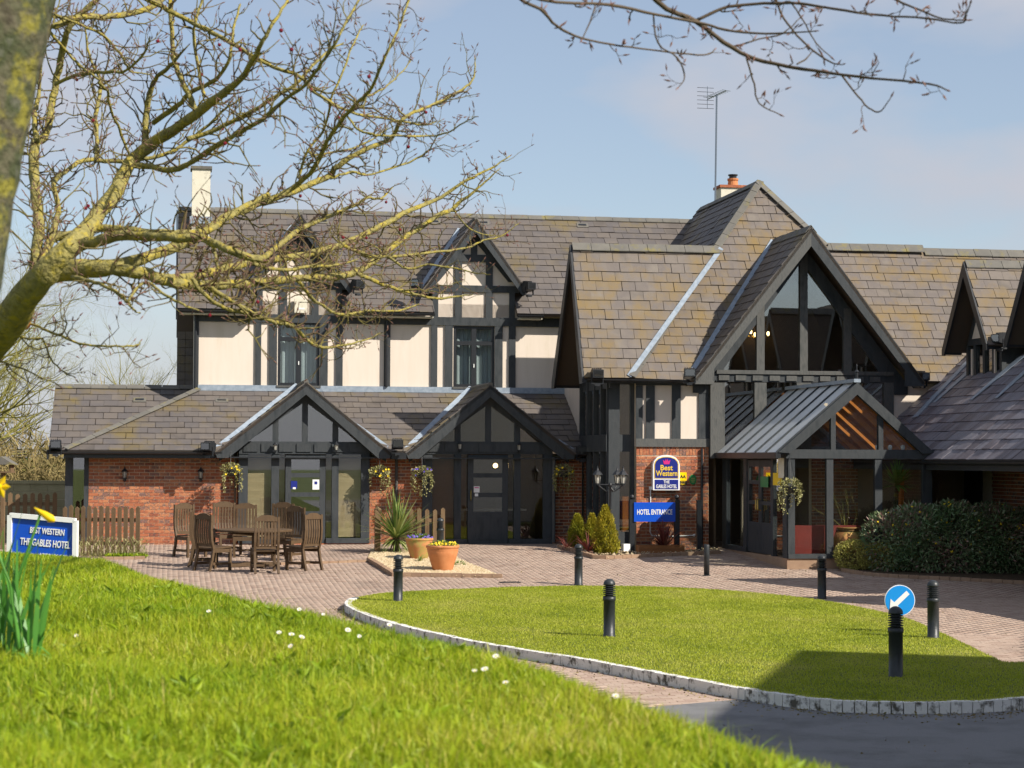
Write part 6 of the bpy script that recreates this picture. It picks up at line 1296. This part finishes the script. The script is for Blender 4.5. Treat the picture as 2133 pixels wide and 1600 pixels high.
# hanging baskets
def basket(label, px, py, v, top, trail, seed, flower=None):
    random.seed(seed); p = wpos(px, py, v); q = thing('hanging_basket', label, 'hanging basket', p, TH, group='hanging baskets'); r = .17
    MB().lathe([(.03, -.14), (.1, -.12), (.15, -.06), (r, 0), (r - .01, 0), (.13, -.05)], 16).build('bowl', 'black', q)
    hk = Vector((0, 0, top)); mb = MB()
    for i in range(3): t = i * 2.094 + .4; mb.tube([(r * math.cos(t), r * math.sin(t), 0), tuple(hk)], .005, 4)
    mb.build('chain', 'black', q); MB().tube([tuple(hk), tuple(hk + Vector((0, .0, .05))), (0, .25, top + .06)], .008, 5).build('bracket', 'black', q)
    n = 420; C, d_ = ball_pts(n, (0, 0, .02), (r * 1.35, r * 1.3, .13)); Cs = [C]; Ds = [d_]
    for i in range(trail):
        t = random.uniform(0, 6.28); L = random.uniform(.2, .55); m_ = int(L * 90); k = np.linspace(0, 1, m_); rad = r * (1.1 + .25 * np.sin(k * 3)); Cs.append(np.stack([rad * math.cos(t) + RNG.normal(0, .018, m_), rad * math.sin(t) + RNG.normal(0, .018, m_), -k * L], 1)); Ds.append(RNG.normal(0, .6, (m_, 3)) + np.array([math.cos(t), math.sin(t), -.4]))
    C = np.concatenate(Cs); D_ = np.concatenate(Ds); n = len(C); tag(leaf_mesh('trailing_ivy', C, D_, RNG.uniform(.03, .055, n), RNG.uniform(.02, .035, n), RNG.random(n), 'leaf_ivy', q), kind='stuff')
    if flower:
        for i in range(7):
            t = random.uniform(3.3, 6.1); c = Vector((r * 1.25 * math.cos(t), r * 1.25 * math.sin(t), random.uniform(-.1, .1))); mb = MB()
            for k in range(5): e = k * 1.2566; mb.add([c, c + Vector((.016 * math.cos(e) + .012 * math.sin(e), -.01, .016 * math.sin(e) - .012 * math.cos(e))), c + Vector((.028 * math.cos(e), -.012, .028 * math.sin(e))), c + Vector((.016 * math.cos(e) - .012 * math.sin(e), -.01, .016 * math.sin(e) + .012 * math.cos(e)))], [(0, 1, 2, 3)])
            mb.build('flower', flower, q)
basket('hanging basket of trailing ivy at the left of the left porch', 481, 979, -.3, .47, 9, 3, 'petal_yellow'); basket('hanging basket right of the left porch with ivy and a yellow flower', 791, 984, -.25, .42, 10, 4, 'petal_yellow'); basket('long trailing hanging basket left of the right porch with purple flowers', 879, 985, -.25, .45, 13, 5, 'petal_purple'); basket('hanging basket right of the right porch with orange flowers', 1175, 982, -.35, .35, 12, 6, 'petal_yellow'); basket('large hanging basket at the corner of the glass porch', 1645, 1013, vP - .3, .6, 15, 7)
# gravel stones
n = 9000; bx_ = [p.x for p in bedA]; by_ = [p.y for p in bedA]; X = RNG.uniform(min(bx_), max(bx_), n); Y = RNG.uniform(min(by_), max(by_), n); kp = in_poly(X, Y, [(p.x, p.y) for p in bedA]); X, Y = X[kp], Y[kp]
n2 = 2500; bx_ = [p.x for p in bedB]; by_ = [p.y for p in bedB]; X2 = RNG.uniform(min(bx_), max(bx_), n2); Y2 = RNG.uniform(min(by_), max(by_), n2); kp = in_poly(X2, Y2, [(p.x, p.y) for p in bedB]); X = np.concatenate([X, X2[kp]]); Y = np.concatenate([Y, Y2[kp]]); n = len(X)
C = np.stack([X, Y, gz(X, Y) + .034], 1); r = RNG.uniform(.012, .026, (n, 1)); o6 = np.array([(1, 0, 0), (-1, 0, 0), (0, 1, 0), (0, -1, 0), (0, 0, .8)], float); V = (C[:, None, :] + o6[None] * r[:, None, :] * RNG.uniform(.6, 1.2, (n, 5, 1))).reshape(-1, 3); i = np.arange(n)[:, None] * 5
tag(npmesh('gravel', V, np.concatenate([i + np.array(q) for q in ((0, 2, 4), (2, 1, 4), (1, 3, 4), (3, 0, 4))]), np.tile(RNG.random(n), 4), 'gravel'), 'pale gravel covering the planting beds', 'gravel', kind='stuff')
# ================================================================== TREES
random.seed(21)
def dep(x, y): return 8.4 + .0018 * x + .7 * math.sin(x / 170 + y / 260) + .5 * math.sin(y / 120 - x / 300)
BR_ = [
 [(-190, 1260, 62), (-150, 1000, 54), (-75, 790, 44), (5, 690, 37), (55, 615, 33), (95, 568, 28), (125, 535, 22), (150, 510, 15)],
 [(92, 570, 25), (128, 530, 24), (172, 490, 21), (207, 443, 17), (245, 392, 16), (268, 343, 14), (311, 304, 13), (380, 258, 11), (443, 211, 9), (500, 165, 7), (530, 120, 6), (548, 85, 4.5), (575, 40, 3.5), (600, 0, 3), (615, -30, 2.5)],
 [(100, 568, 24), (170, 560, 21), (235, 556, 16), (311, 534, 12), (370, 513, 11), (420, 488, 10), (470, 452, 9), (520, 432, 8), (590, 405, 7), (677, 372, 6.5), (704, 345, 6), (758, 313, 5.5), (813, 288, 5), (835, 252, 4), (862, 236, 3.5), (908, 215, 3), (962, 188, 2.5), (987, 158, 2), (989, 120, 1)],
 [(545, 425, 6.5), (609, 392, 6), (655, 350, 5.5), (677, 304, 5), (696, 272, 4.6), (726, 234, 4.3), (758, 201, 4), (775, 182, 3.6), (796, 133, 3.2), (826, 68, 2.8), (853, 0, 2.2), (866, -30, 2)],
 [(235, 558, 15), (300, 570, 12.5), (340, 580, 11), (400, 577, 10), (450, 565, 9), (540, 543, 8), (603, 537, 7.5), (665, 523, 7), (720, 508, 6.5), (775, 480, 6), (830, 450, 5.5), (870, 432, 5), (920, 410, 4), (975, 375, 3), (1020, 352, 2.2), (1062, 325, 1.2)],
 [(320, 578, 11), (367, 590, 10.5), (430, 594, 10), (480, 592, 9.5), (540, 587, 9), (620, 580, 8), (700, 576, 7.5), (745, 566, 7), (785, 540, 6.5), (815, 515, 6), (865, 480, 5.5), (912, 449, 5), (942, 435, 4.5), (985, 400, 2.8), (1020, 372, 1.8), (1040, 352, 1)],
 [(400, 580, 5), (430, 618, 4.5), (480, 645, 4.2), (540, 658, 4), (578, 671, 4), (612, 680, 4), (641, 709, 3.6), (673, 724, 3.2), (722, 717, 2.4), (765, 708, 1.8), (795, 693, 1)],
 [(440, 600, 5), (490, 632, 4.5), (540, 658, 4), (575, 675, 3.4)],
 [(620, 585, 4), (650, 620, 3.6), (690, 648, 3.2), (722, 656, 3), (762, 648, 2.6), (830, 647, 2.2), (872, 634, 1.6)],
 [(745, 570, 4.5), (800, 594, 4), (852, 610, 3.5), (905, 622, 2.8), (960, 616, 1.8), (985, 612, 1)],
 [(80, 575, 10), (95, 530, 9), (111, 496, 9), (160, 488, 9), (205, 476, 9), (260, 479, 9), (320, 485, 8.5), (400, 486, 8), (440, 476, 7), (470, 455, 6.5), (520, 425, 6), (560, 405, 5)],
 [(145, 515, 14), (200, 503, 13), (250, 492, 11), (310, 493, 9.5), (370, 497, 9), (420, 495, 9), (455, 512, 8.5), (500, 530, 8), (545, 540, 7)],
 [(72, 580, 12), (78, 500, 12), (80, 450, 11.5), (73, 400, 11), (70, 330, 10.5), (76, 295, 10), (91, 288, 9), (101, 262, 8.5), (107, 225, 8), (115, 180, 7.5), (124, 137, 7), (131, 100, 7), (141, 62, 6.5), (165, 35, 6), (200, 0, 5.5), (225, -25, 5)],
 [(77, 295, 7), (72, 250, 6), (75, 225, 5), (82, 180, 4), (88, 120, 3.2), (100, 60, 2.6), (118, -10, 2)],
 [(94, 537, 7), (111, 481, 7), (121, 431, 6), (112, 385, 6), (127, 365, 5.5), (162, 339, 5), (192, 334, 5), (253, 337, 4.5), (316, 329, 4.2), (367, 311, 3.8), (405, 284, 3.4), (443, 253, 3), (468, 228, 2.4), (500, 205, 1.6)],
 [(200, 335, 5), (202, 280, 4.8), (199, 240, 4.6), (207, 200, 4.2), (209, 165, 4), (190, 130, 3), (182, 95, 2.6), (178, 60, 2)],
 [(206, 172, 3.4), (223, 190, 3), (231, 230, 3), (250, 270, 3), (264, 310, 3), (272, 335, 3)],
 [(304, 300, 8), (303, 258, 7.5), (311, 200, 6), (322, 168, 5), (352, 140, 4.5), (370, 120, 3), (392, 95, 1.5)],
 [(318, 257, 6), (370, 220, 5.5), (402, 190, 5), (450, 165, 4.5), (478, 121, 4), (487, 60, 3), (500, 10, 2.4)],
 [(413, 241, 6), (392, 195, 6), (371, 150, 5.5), (360, 108, 5), (356, 55, 4.5), (354, -10, 4)],
 [(424, 200, 4), (420, 172, 4), (410, 122, 3.8), (404, 62, 3.5), (418, 10, 3), (430, -20, 2.5)],
 [(262, 345, 7), (304, 347, 6.5), (354, 354, 6.5), (392, 342, 6), (430, 316, 6), (481, 286, 5.5), (540, 253, 5), (582, 217, 4.6), (636, 177, 4.2), (669, 133, 3.6), (690, 103, 3.2), (717, 54, 2.8), (747, 0, 2.4), (760, -25, 2)],
 [(390, 290, 6), (440, 275, 5.6), (500, 245, 5.2), (554, 215, 4.8), (614, 177, 4.2), (652, 136, 3.4), (680, 110, 2.6), (715, 90, 1.6)],
 [(112, 55, 7), (162, 36, 7), (215, 35, 6.8), (266, 30, 6.4), (316, 14, 6), (352, -12, 5)],
 [(280, -15, 6), (329, 10, 5.6), (367, 30, 5.4), (418, 56, 5), (468, 81, 4.8), (520, 112, 4.4), (554, 133, 4), (630, 163, 3.8), (652, 190, 3.6), (717, 228, 3.2), (772, 242, 2.8), (826, 250, 2.4), (881, 261, 2), (908, 253, 1.2)],
 [(114, 30, 3.5), (177, 56, 3.2), (215, 73, 3), (240, 101, 2.8), (258, 124, 2.5), (273, 149, 2.2), (316, 154, 1.4)],
 [(104, 66, 3.2), (152, 122, 3), (182, 149, 2.8), (207, 167, 2.6)],
 [(116, 175, 4.2), (170, 155, 4), (230, 150, 3.6), (262, 146, 3), (300, 110, 2.6), (312, 78, 1.6)],
 [(50, 668, 3), (90, 685, 3), (127, 700, 3), (177, 719, 2.6), (240, 720, 2.2), (285, 720, 1.8), (293, 710, 1)],
 [(30, 697, 3), (60, 706, 2.6), (89, 707, 2.4), (106, 747, 2), (132, 775, 1.6), (154, 785, 1)],
 [(-20, 745, 2.4), (50, 770, 2), (125, 805, 1.2)],
 [(150, 577, 4.4), (190, 586, 4.2), (223, 598, 4), (253, 615, 3.8), (266, 628, 3.4), (282, 602, 3), (306, 588, 3), (337, 610, 3), (367, 628, 2.8), (387, 638, 2.4), (415, 647, 1.4)],
 [(266, 630, 3), (280, 648, 2), (292, 652, 1)],
 [(622, 372, 3), (641, 315, 2.8), (674, 272, 2.6), (690, 207, 2.4), (715, 147, 2.2), (745, 73, 1.8), (758, 52, 1)],
 [(645, 318, 2.4), (658, 323, 2.4), (717, 313, 2.2), (772, 294, 1.8), (807, 266, 1)],
 [(723, 242, 2.5), (745, 269, 2.5), (772, 280, 2.4), (826, 283, 2.2), (894, 283, 2), (935, 275, 1.7), (976, 250, 1.4), (995, 243, .9)],
 [(688, 372, 3), (731, 359, 2.8), (772, 364, 2.5), (853, 337, 2.2), (894, 310, 1.8), (910, 283, 1.2)],
 [(758, 201, 2.2), (799, 185, 2), (840, 147, 1.6), (856, 125, 1)],
 [(530, 550, 4), (586, 562, 4), (641, 555, 3.4), (700, 552, 2.6), (745, 540, 1.6)],
 [(545, 540, 7), (603, 494, 6), (641, 469, 5.5), (692, 448, 4.5), (732, 431, 3.8), (763, 413, 3), (793, 413, 2.4), (818, 390, 1.5)],
 [(717, 512, 4), (768, 532, 3.8), (806, 534, 3.4), (894, 527, 2.8), (970, 517, 2.2), (1008, 501, 1.8), (1046, 491, 1.4), (1080, 466, .9)],
 [(945, 436, 1.8), (970, 469, 1.6), (1008, 489, 1.2), (1050, 492, .8)],
 [(806, 533, 3), (850, 560, 2.6), (905, 552, 2.2), (985, 568, 1.6), (1020, 572, .9)],
 [(440, 500, 5), (446, 520, 4.2), (450, 545, 3.4), (455, 560, 2.6)],
]
OV = [
 [(1180, -420, 11), (1260, -160, 8), (1366, 0, 5.4), (1451, 45, 5), (1526, 100, 4.5), (1591, 128, 4), (1701, 148, 3.4), (1816, 163, 2.8), (1936, 175, 2.2), (1973, 188, 1.4)],
 [(1000, -120, 5), (1050, -40, 4), (1086, 0, 3.6), (1126, 20, 3.4), (1161, 55, 3), (1211, 80, 2.6), (1291, 95, 2.2), (1391, 108, 2), (1466, 115, 1.8), (1488, 104, 1.1)],
 [(1020, -60, 4), (1126, 0, 3.6), (1266, 10, 3.4), (1366, 30, 3.2), (1466, 50, 3), (1526, 65, 2.6), (1616, 70, 2.2), (1696, 65, 1.4)],
 [(1452, 42, 3.8), (1516, 15, 3.4), (1591, 8, 3.2), (1666, 8, 3), (1736, 18, 2.8), (1841, 33, 2.4), (1926, 38, 2.2), (2001, 48, 2), (2012, 30, 2.2), (2021, 8, 1.4)],
 [(1600, -60, 3.2), (1616, 0, 2.8), (1641, 50, 2.4), (1681, 95, 2.2), (1731, 130, 1.8), (1756, 134, 1)],
 [(1800, -40, 3), (1866, 0, 2.5), (1916, 20, 2.2), (1966, 40, 1.8), (2016, 42, 1.2)],
 [(1554, 112, 2.4), (1558, 130, 2.2), (1571, 175, 2), (1581, 215, 1.6), (1623, 238, 1)],
 [(1752, 155, 2.4), (1786, 200, 2), (1816, 230, 1.8), (1836, 230, 1.5), (1856, 202, .9)],
 [(1361, 28, 2), (1371, 90, 1.9), (1411, 120, 1.8), (1426, 160, 1.6), (1413, 182, .9)],
 [(1528, 98, 2), (1580, 82, 1.8), (1630, 70, 1.6), (1666, 38, 1)],
 [(1660, 134, 1.8), (1680, 122, 1.6), (1692, 108, .9)],
 [(1240, 10, 2), (1230, 45, 1.6), (1212, 82, 1.2)],
 [(1650, 8, 1.8), (1672, 40, 1.6), (1700, 90, 1.4), (1730, 118, 1)],
]
def trace(lst, depth_fn, root, matname, wob, spread):
    """each traced limb becomes a part; returns twig start records"""
    rec = []
    for bi, b in enumerate(lst):
        sp = smooth_line(b, 4); off = random.uniform(-spread, spread); n = len(sp); pts = []; rad = []
        for i, (x, y, r) in enumerate(sp):
            t = i / (n - 1); D = depth_fn(x, y) + off * t * min(1, len(b) / 8); j = wob * (1 if 0 < i < n - 1 else 0)
            p = at_y(x + random.gauss(0, j), y + random.gauss(0, j), D); pts.append(p); rad.append(max(.0016, r * D / F * random.uniform(.93, 1.07)))
        MB().tube([p - root.location for p in pts], rad, 10 if b[0][2] > 8 else 6, .5).build('trunk' if bi == 0 and b[0][2] > 20 else 'branch', matname, root, True)
        rec.append((pts, rad))
    return rec
def twigs(rec, root, spacing, lmin, lmax, matname, name='twigs', zbias=.15, thick=.0032, thin=True):
    mb = MB(); tips = []
    for pts, rad in rec:
        L = 0
        for a, b, r in zip(pts, pts[1:], rad[1:]):
            d = b - a; L += d.length
            while L > spacing:
                L -= spacing * random.uniform(.6, 1.5); x, y, k = project(a)
                if not (-60 < x < 2190 and -60 < y < 1250) or r > .04: continue
                dn = d.normalized(); s_ = Vector((random.gauss(0, 1), random.gauss(0, .55), random.gauss(0, 1) + zbias)); s_ = (s_ - dn * s_.dot(dn)).normalized(); dv = (dn * random.uniform(.3, .9) + s_ * .8).normalized()
                ln_ = random.uniform(lmin, lmax) * (1.0 if random.random() < .6 else .45); q = [a]; rr = [min(r * .6, thick)]; cur = a; ns = 5
                for k2 in range(ns):
                    dv = (dv + Vector((random.gauss(0, .42), random.gauss(0, .3), random.gauss(0, .42) + .1))).normalized(); cur = cur + dv * ln_ / ns; q.append(cur); rr.append(rr[0] * (1 - .6 * (k2 + 1) / ns))
                    if random.random() < .5:
                        dd = (dv + Vector((random.gauss(0, .8), random.gauss(0, .5), random.gauss(0, .8) + .25))).normalized(); l2 = ln_ * random.uniform(.15, .42); c2 = cur + dd * l2 * .5; d3 = (dd + Vector((random.gauss(0, .4), random.gauss(0, .3), random.gauss(0, .4) + .2))).normalized(); c3 = c2 + d3 * l2 * .5
                        mb.tube([p - root.location for p in (cur, c2, c3)], [rr[-1] * .8, rr[-1] * .7, rr[-1] * .4], 4, random.random(), False); tips.append((c3, d3))
                mb.tube([p - root.location for p in q], rr, 4, random.random(), False); tips.append((cur, dv))
        tips.append((pts[-1], (pts[-1] - pts[-2]).normalized()))
    tag(mb.build(name, matname, root), kind='stuff')
    mb = MB()
    for p, d in tips: mb.tube([p - root.location - d * .002, p - root.location + d * .006, p - root.location + d * .02], [.0015, .0032, .0006], 4, random.random(), False)
    tag(mb.build('buds', 'bud', root), kind='stuff'); return tips
p0 = at_y(-190, 1260, 8.2); tr = thing('lichened_tree', 'leafless yellow lichened tree spreading its branches from the left edge', 'tree', (p0.x, 8.2, float(bank_h(p0.x, 8.2))))
rec = trace(BR_, dep, tr, 'bark', .9, 1.4); tips = twigs(rec, tr, .046, .07, .27, 'twig', thick=.005)
for i in range(46):
    p, d = random.choice(tips); x, y, k = project(p)
    if x > 120: b_p = p + Vector((random.uniform(-.02, .02), 0, -.02)); o = MB().tube([tuple(p - tr.location), tuple(b_p - tr.location)], .001, 4).ball(tuple(b_p - tr.location), .0085, 7, 5).build('berry', 'berry', tr)
cs = at_y(44, 671, dep(44, 671) - .085); MB().tube([tuple(cs - tr.location + Vector((0, .05, 0))), tuple(cs - tr.location), tuple(cs - tr.location - Vector((-.005, .006, 0)))], [.03, .028, .022], 14).build('cut_stub', 'cutwood', tr)
# near leaning trunk (upper left) and its overhead bough
p0 = at_y(-420, 1500, 4.4); nt_ = thing('leaning_tree', 'thick leaning lichened trunk at top left with a bare bough reaching over the top right', 'tree', (p0.x, 4.4, float(bank_h(p0.x, 4.4)) - .05))
pts = [at_y(x, y, 4.4) for x, y in ((-330, 1560), (-215, 1000), (-120, 500), (-62, 230), (-8, 0), (60, -300), (150, -620))]
sp = smooth_line([tuple(p) for p in pts], 6); rr = np.interp(np.linspace(0, 1, len(sp)), [0, .3, .7, 1], [.17, .14, .122, .11])
MB().tube([Vector(p) - nt_.location for p in sp], list(rr * RNG.uniform(.97, 1.03, len(sp))), 20, .5).build('trunk', 'bark_near', nt_, True)
sp2 = smooth_line([tuple(at_y(x, y, D)) for x, y, D in ((130, -560, 4.4), (500, -620, 4.9), (900, -520, 5.5), (1180, -420, 6.0))], 6)
MB().tube([Vector(p) - nt_.location for p in sp2], list(np.linspace(.06, .02, len(sp2))), 8, .5).build('bough', 'bark_near', nt_, True)
rec2 = trace(OV, lambda x, y: 6.0 + .3 * math.sin(x / 200), nt_, 'twig_dark', .5, .3); twigs(rec2, nt_, .085, .03, .09, 'twig_dark', zbias=-.1, thick=.003)
# ------------------------------------------------------------------ far bare trees and scrub at left
random.seed(5)
for lb, X, Y, Hh, n in (('bare olive twigged tree behind the low wing at far left', -17.8, 66, 9.0, 44), ('taller bare tree rising at the far left edge behind the limb', -20.0, 72, 11.5, 40), ('bare grey tree further left in the background', -15.6, 80, 6.5, 26)):
    t = thing('bare_tree', lb, 'tree', (X, Y, .35), group='bare trees behind the house'); MB().tube([(0, 0, 0), (.1, 0, Hh * .25), (0, .1, Hh * .5)], [.22, .16, .1], 8).build('trunk', 'bark', t); mb = MB()
    for i in range(n):
        z = random.uniform(.12, .5) * Hh; grow(mb, (0, 0, z), (random.gauss(0, .8), random.gauss(0, .8), random.uniform(.3, 1)), Hh * random.uniform(.28, .45), .05, 4, .22, .12, 5, (3, 4), .2, .6, 4)
    tag(mb.build('crown', 'far_twig', t), kind='stuff')
n = 30000; X = RNG.uniform(-26, -9.5, n); Y = RNG.uniform(60, 78, n); hmax = 2.6 + .9 * np.sin(X * .9) + .5 * np.sin(X * 2.3 + Y); Z = .4 + RNG.random(n) * hmax
d_ = RNG.normal(0, .5, (n, 3)) + np.array([0, 0, .5]); tag(leaf_mesh('scrub', np.stack([X, Y, Z], 1), d_, RNG.uniform(.3, .8, n), RNG.uniform(.02, .06, n), np.clip(.3 + .3 * np.sin(X * 1.3) + RNG.normal(0, .25, n), 0, 1), 'scrub'), 'brown leafless scrub filling the background at far left', 'scrub', kind='stuff')
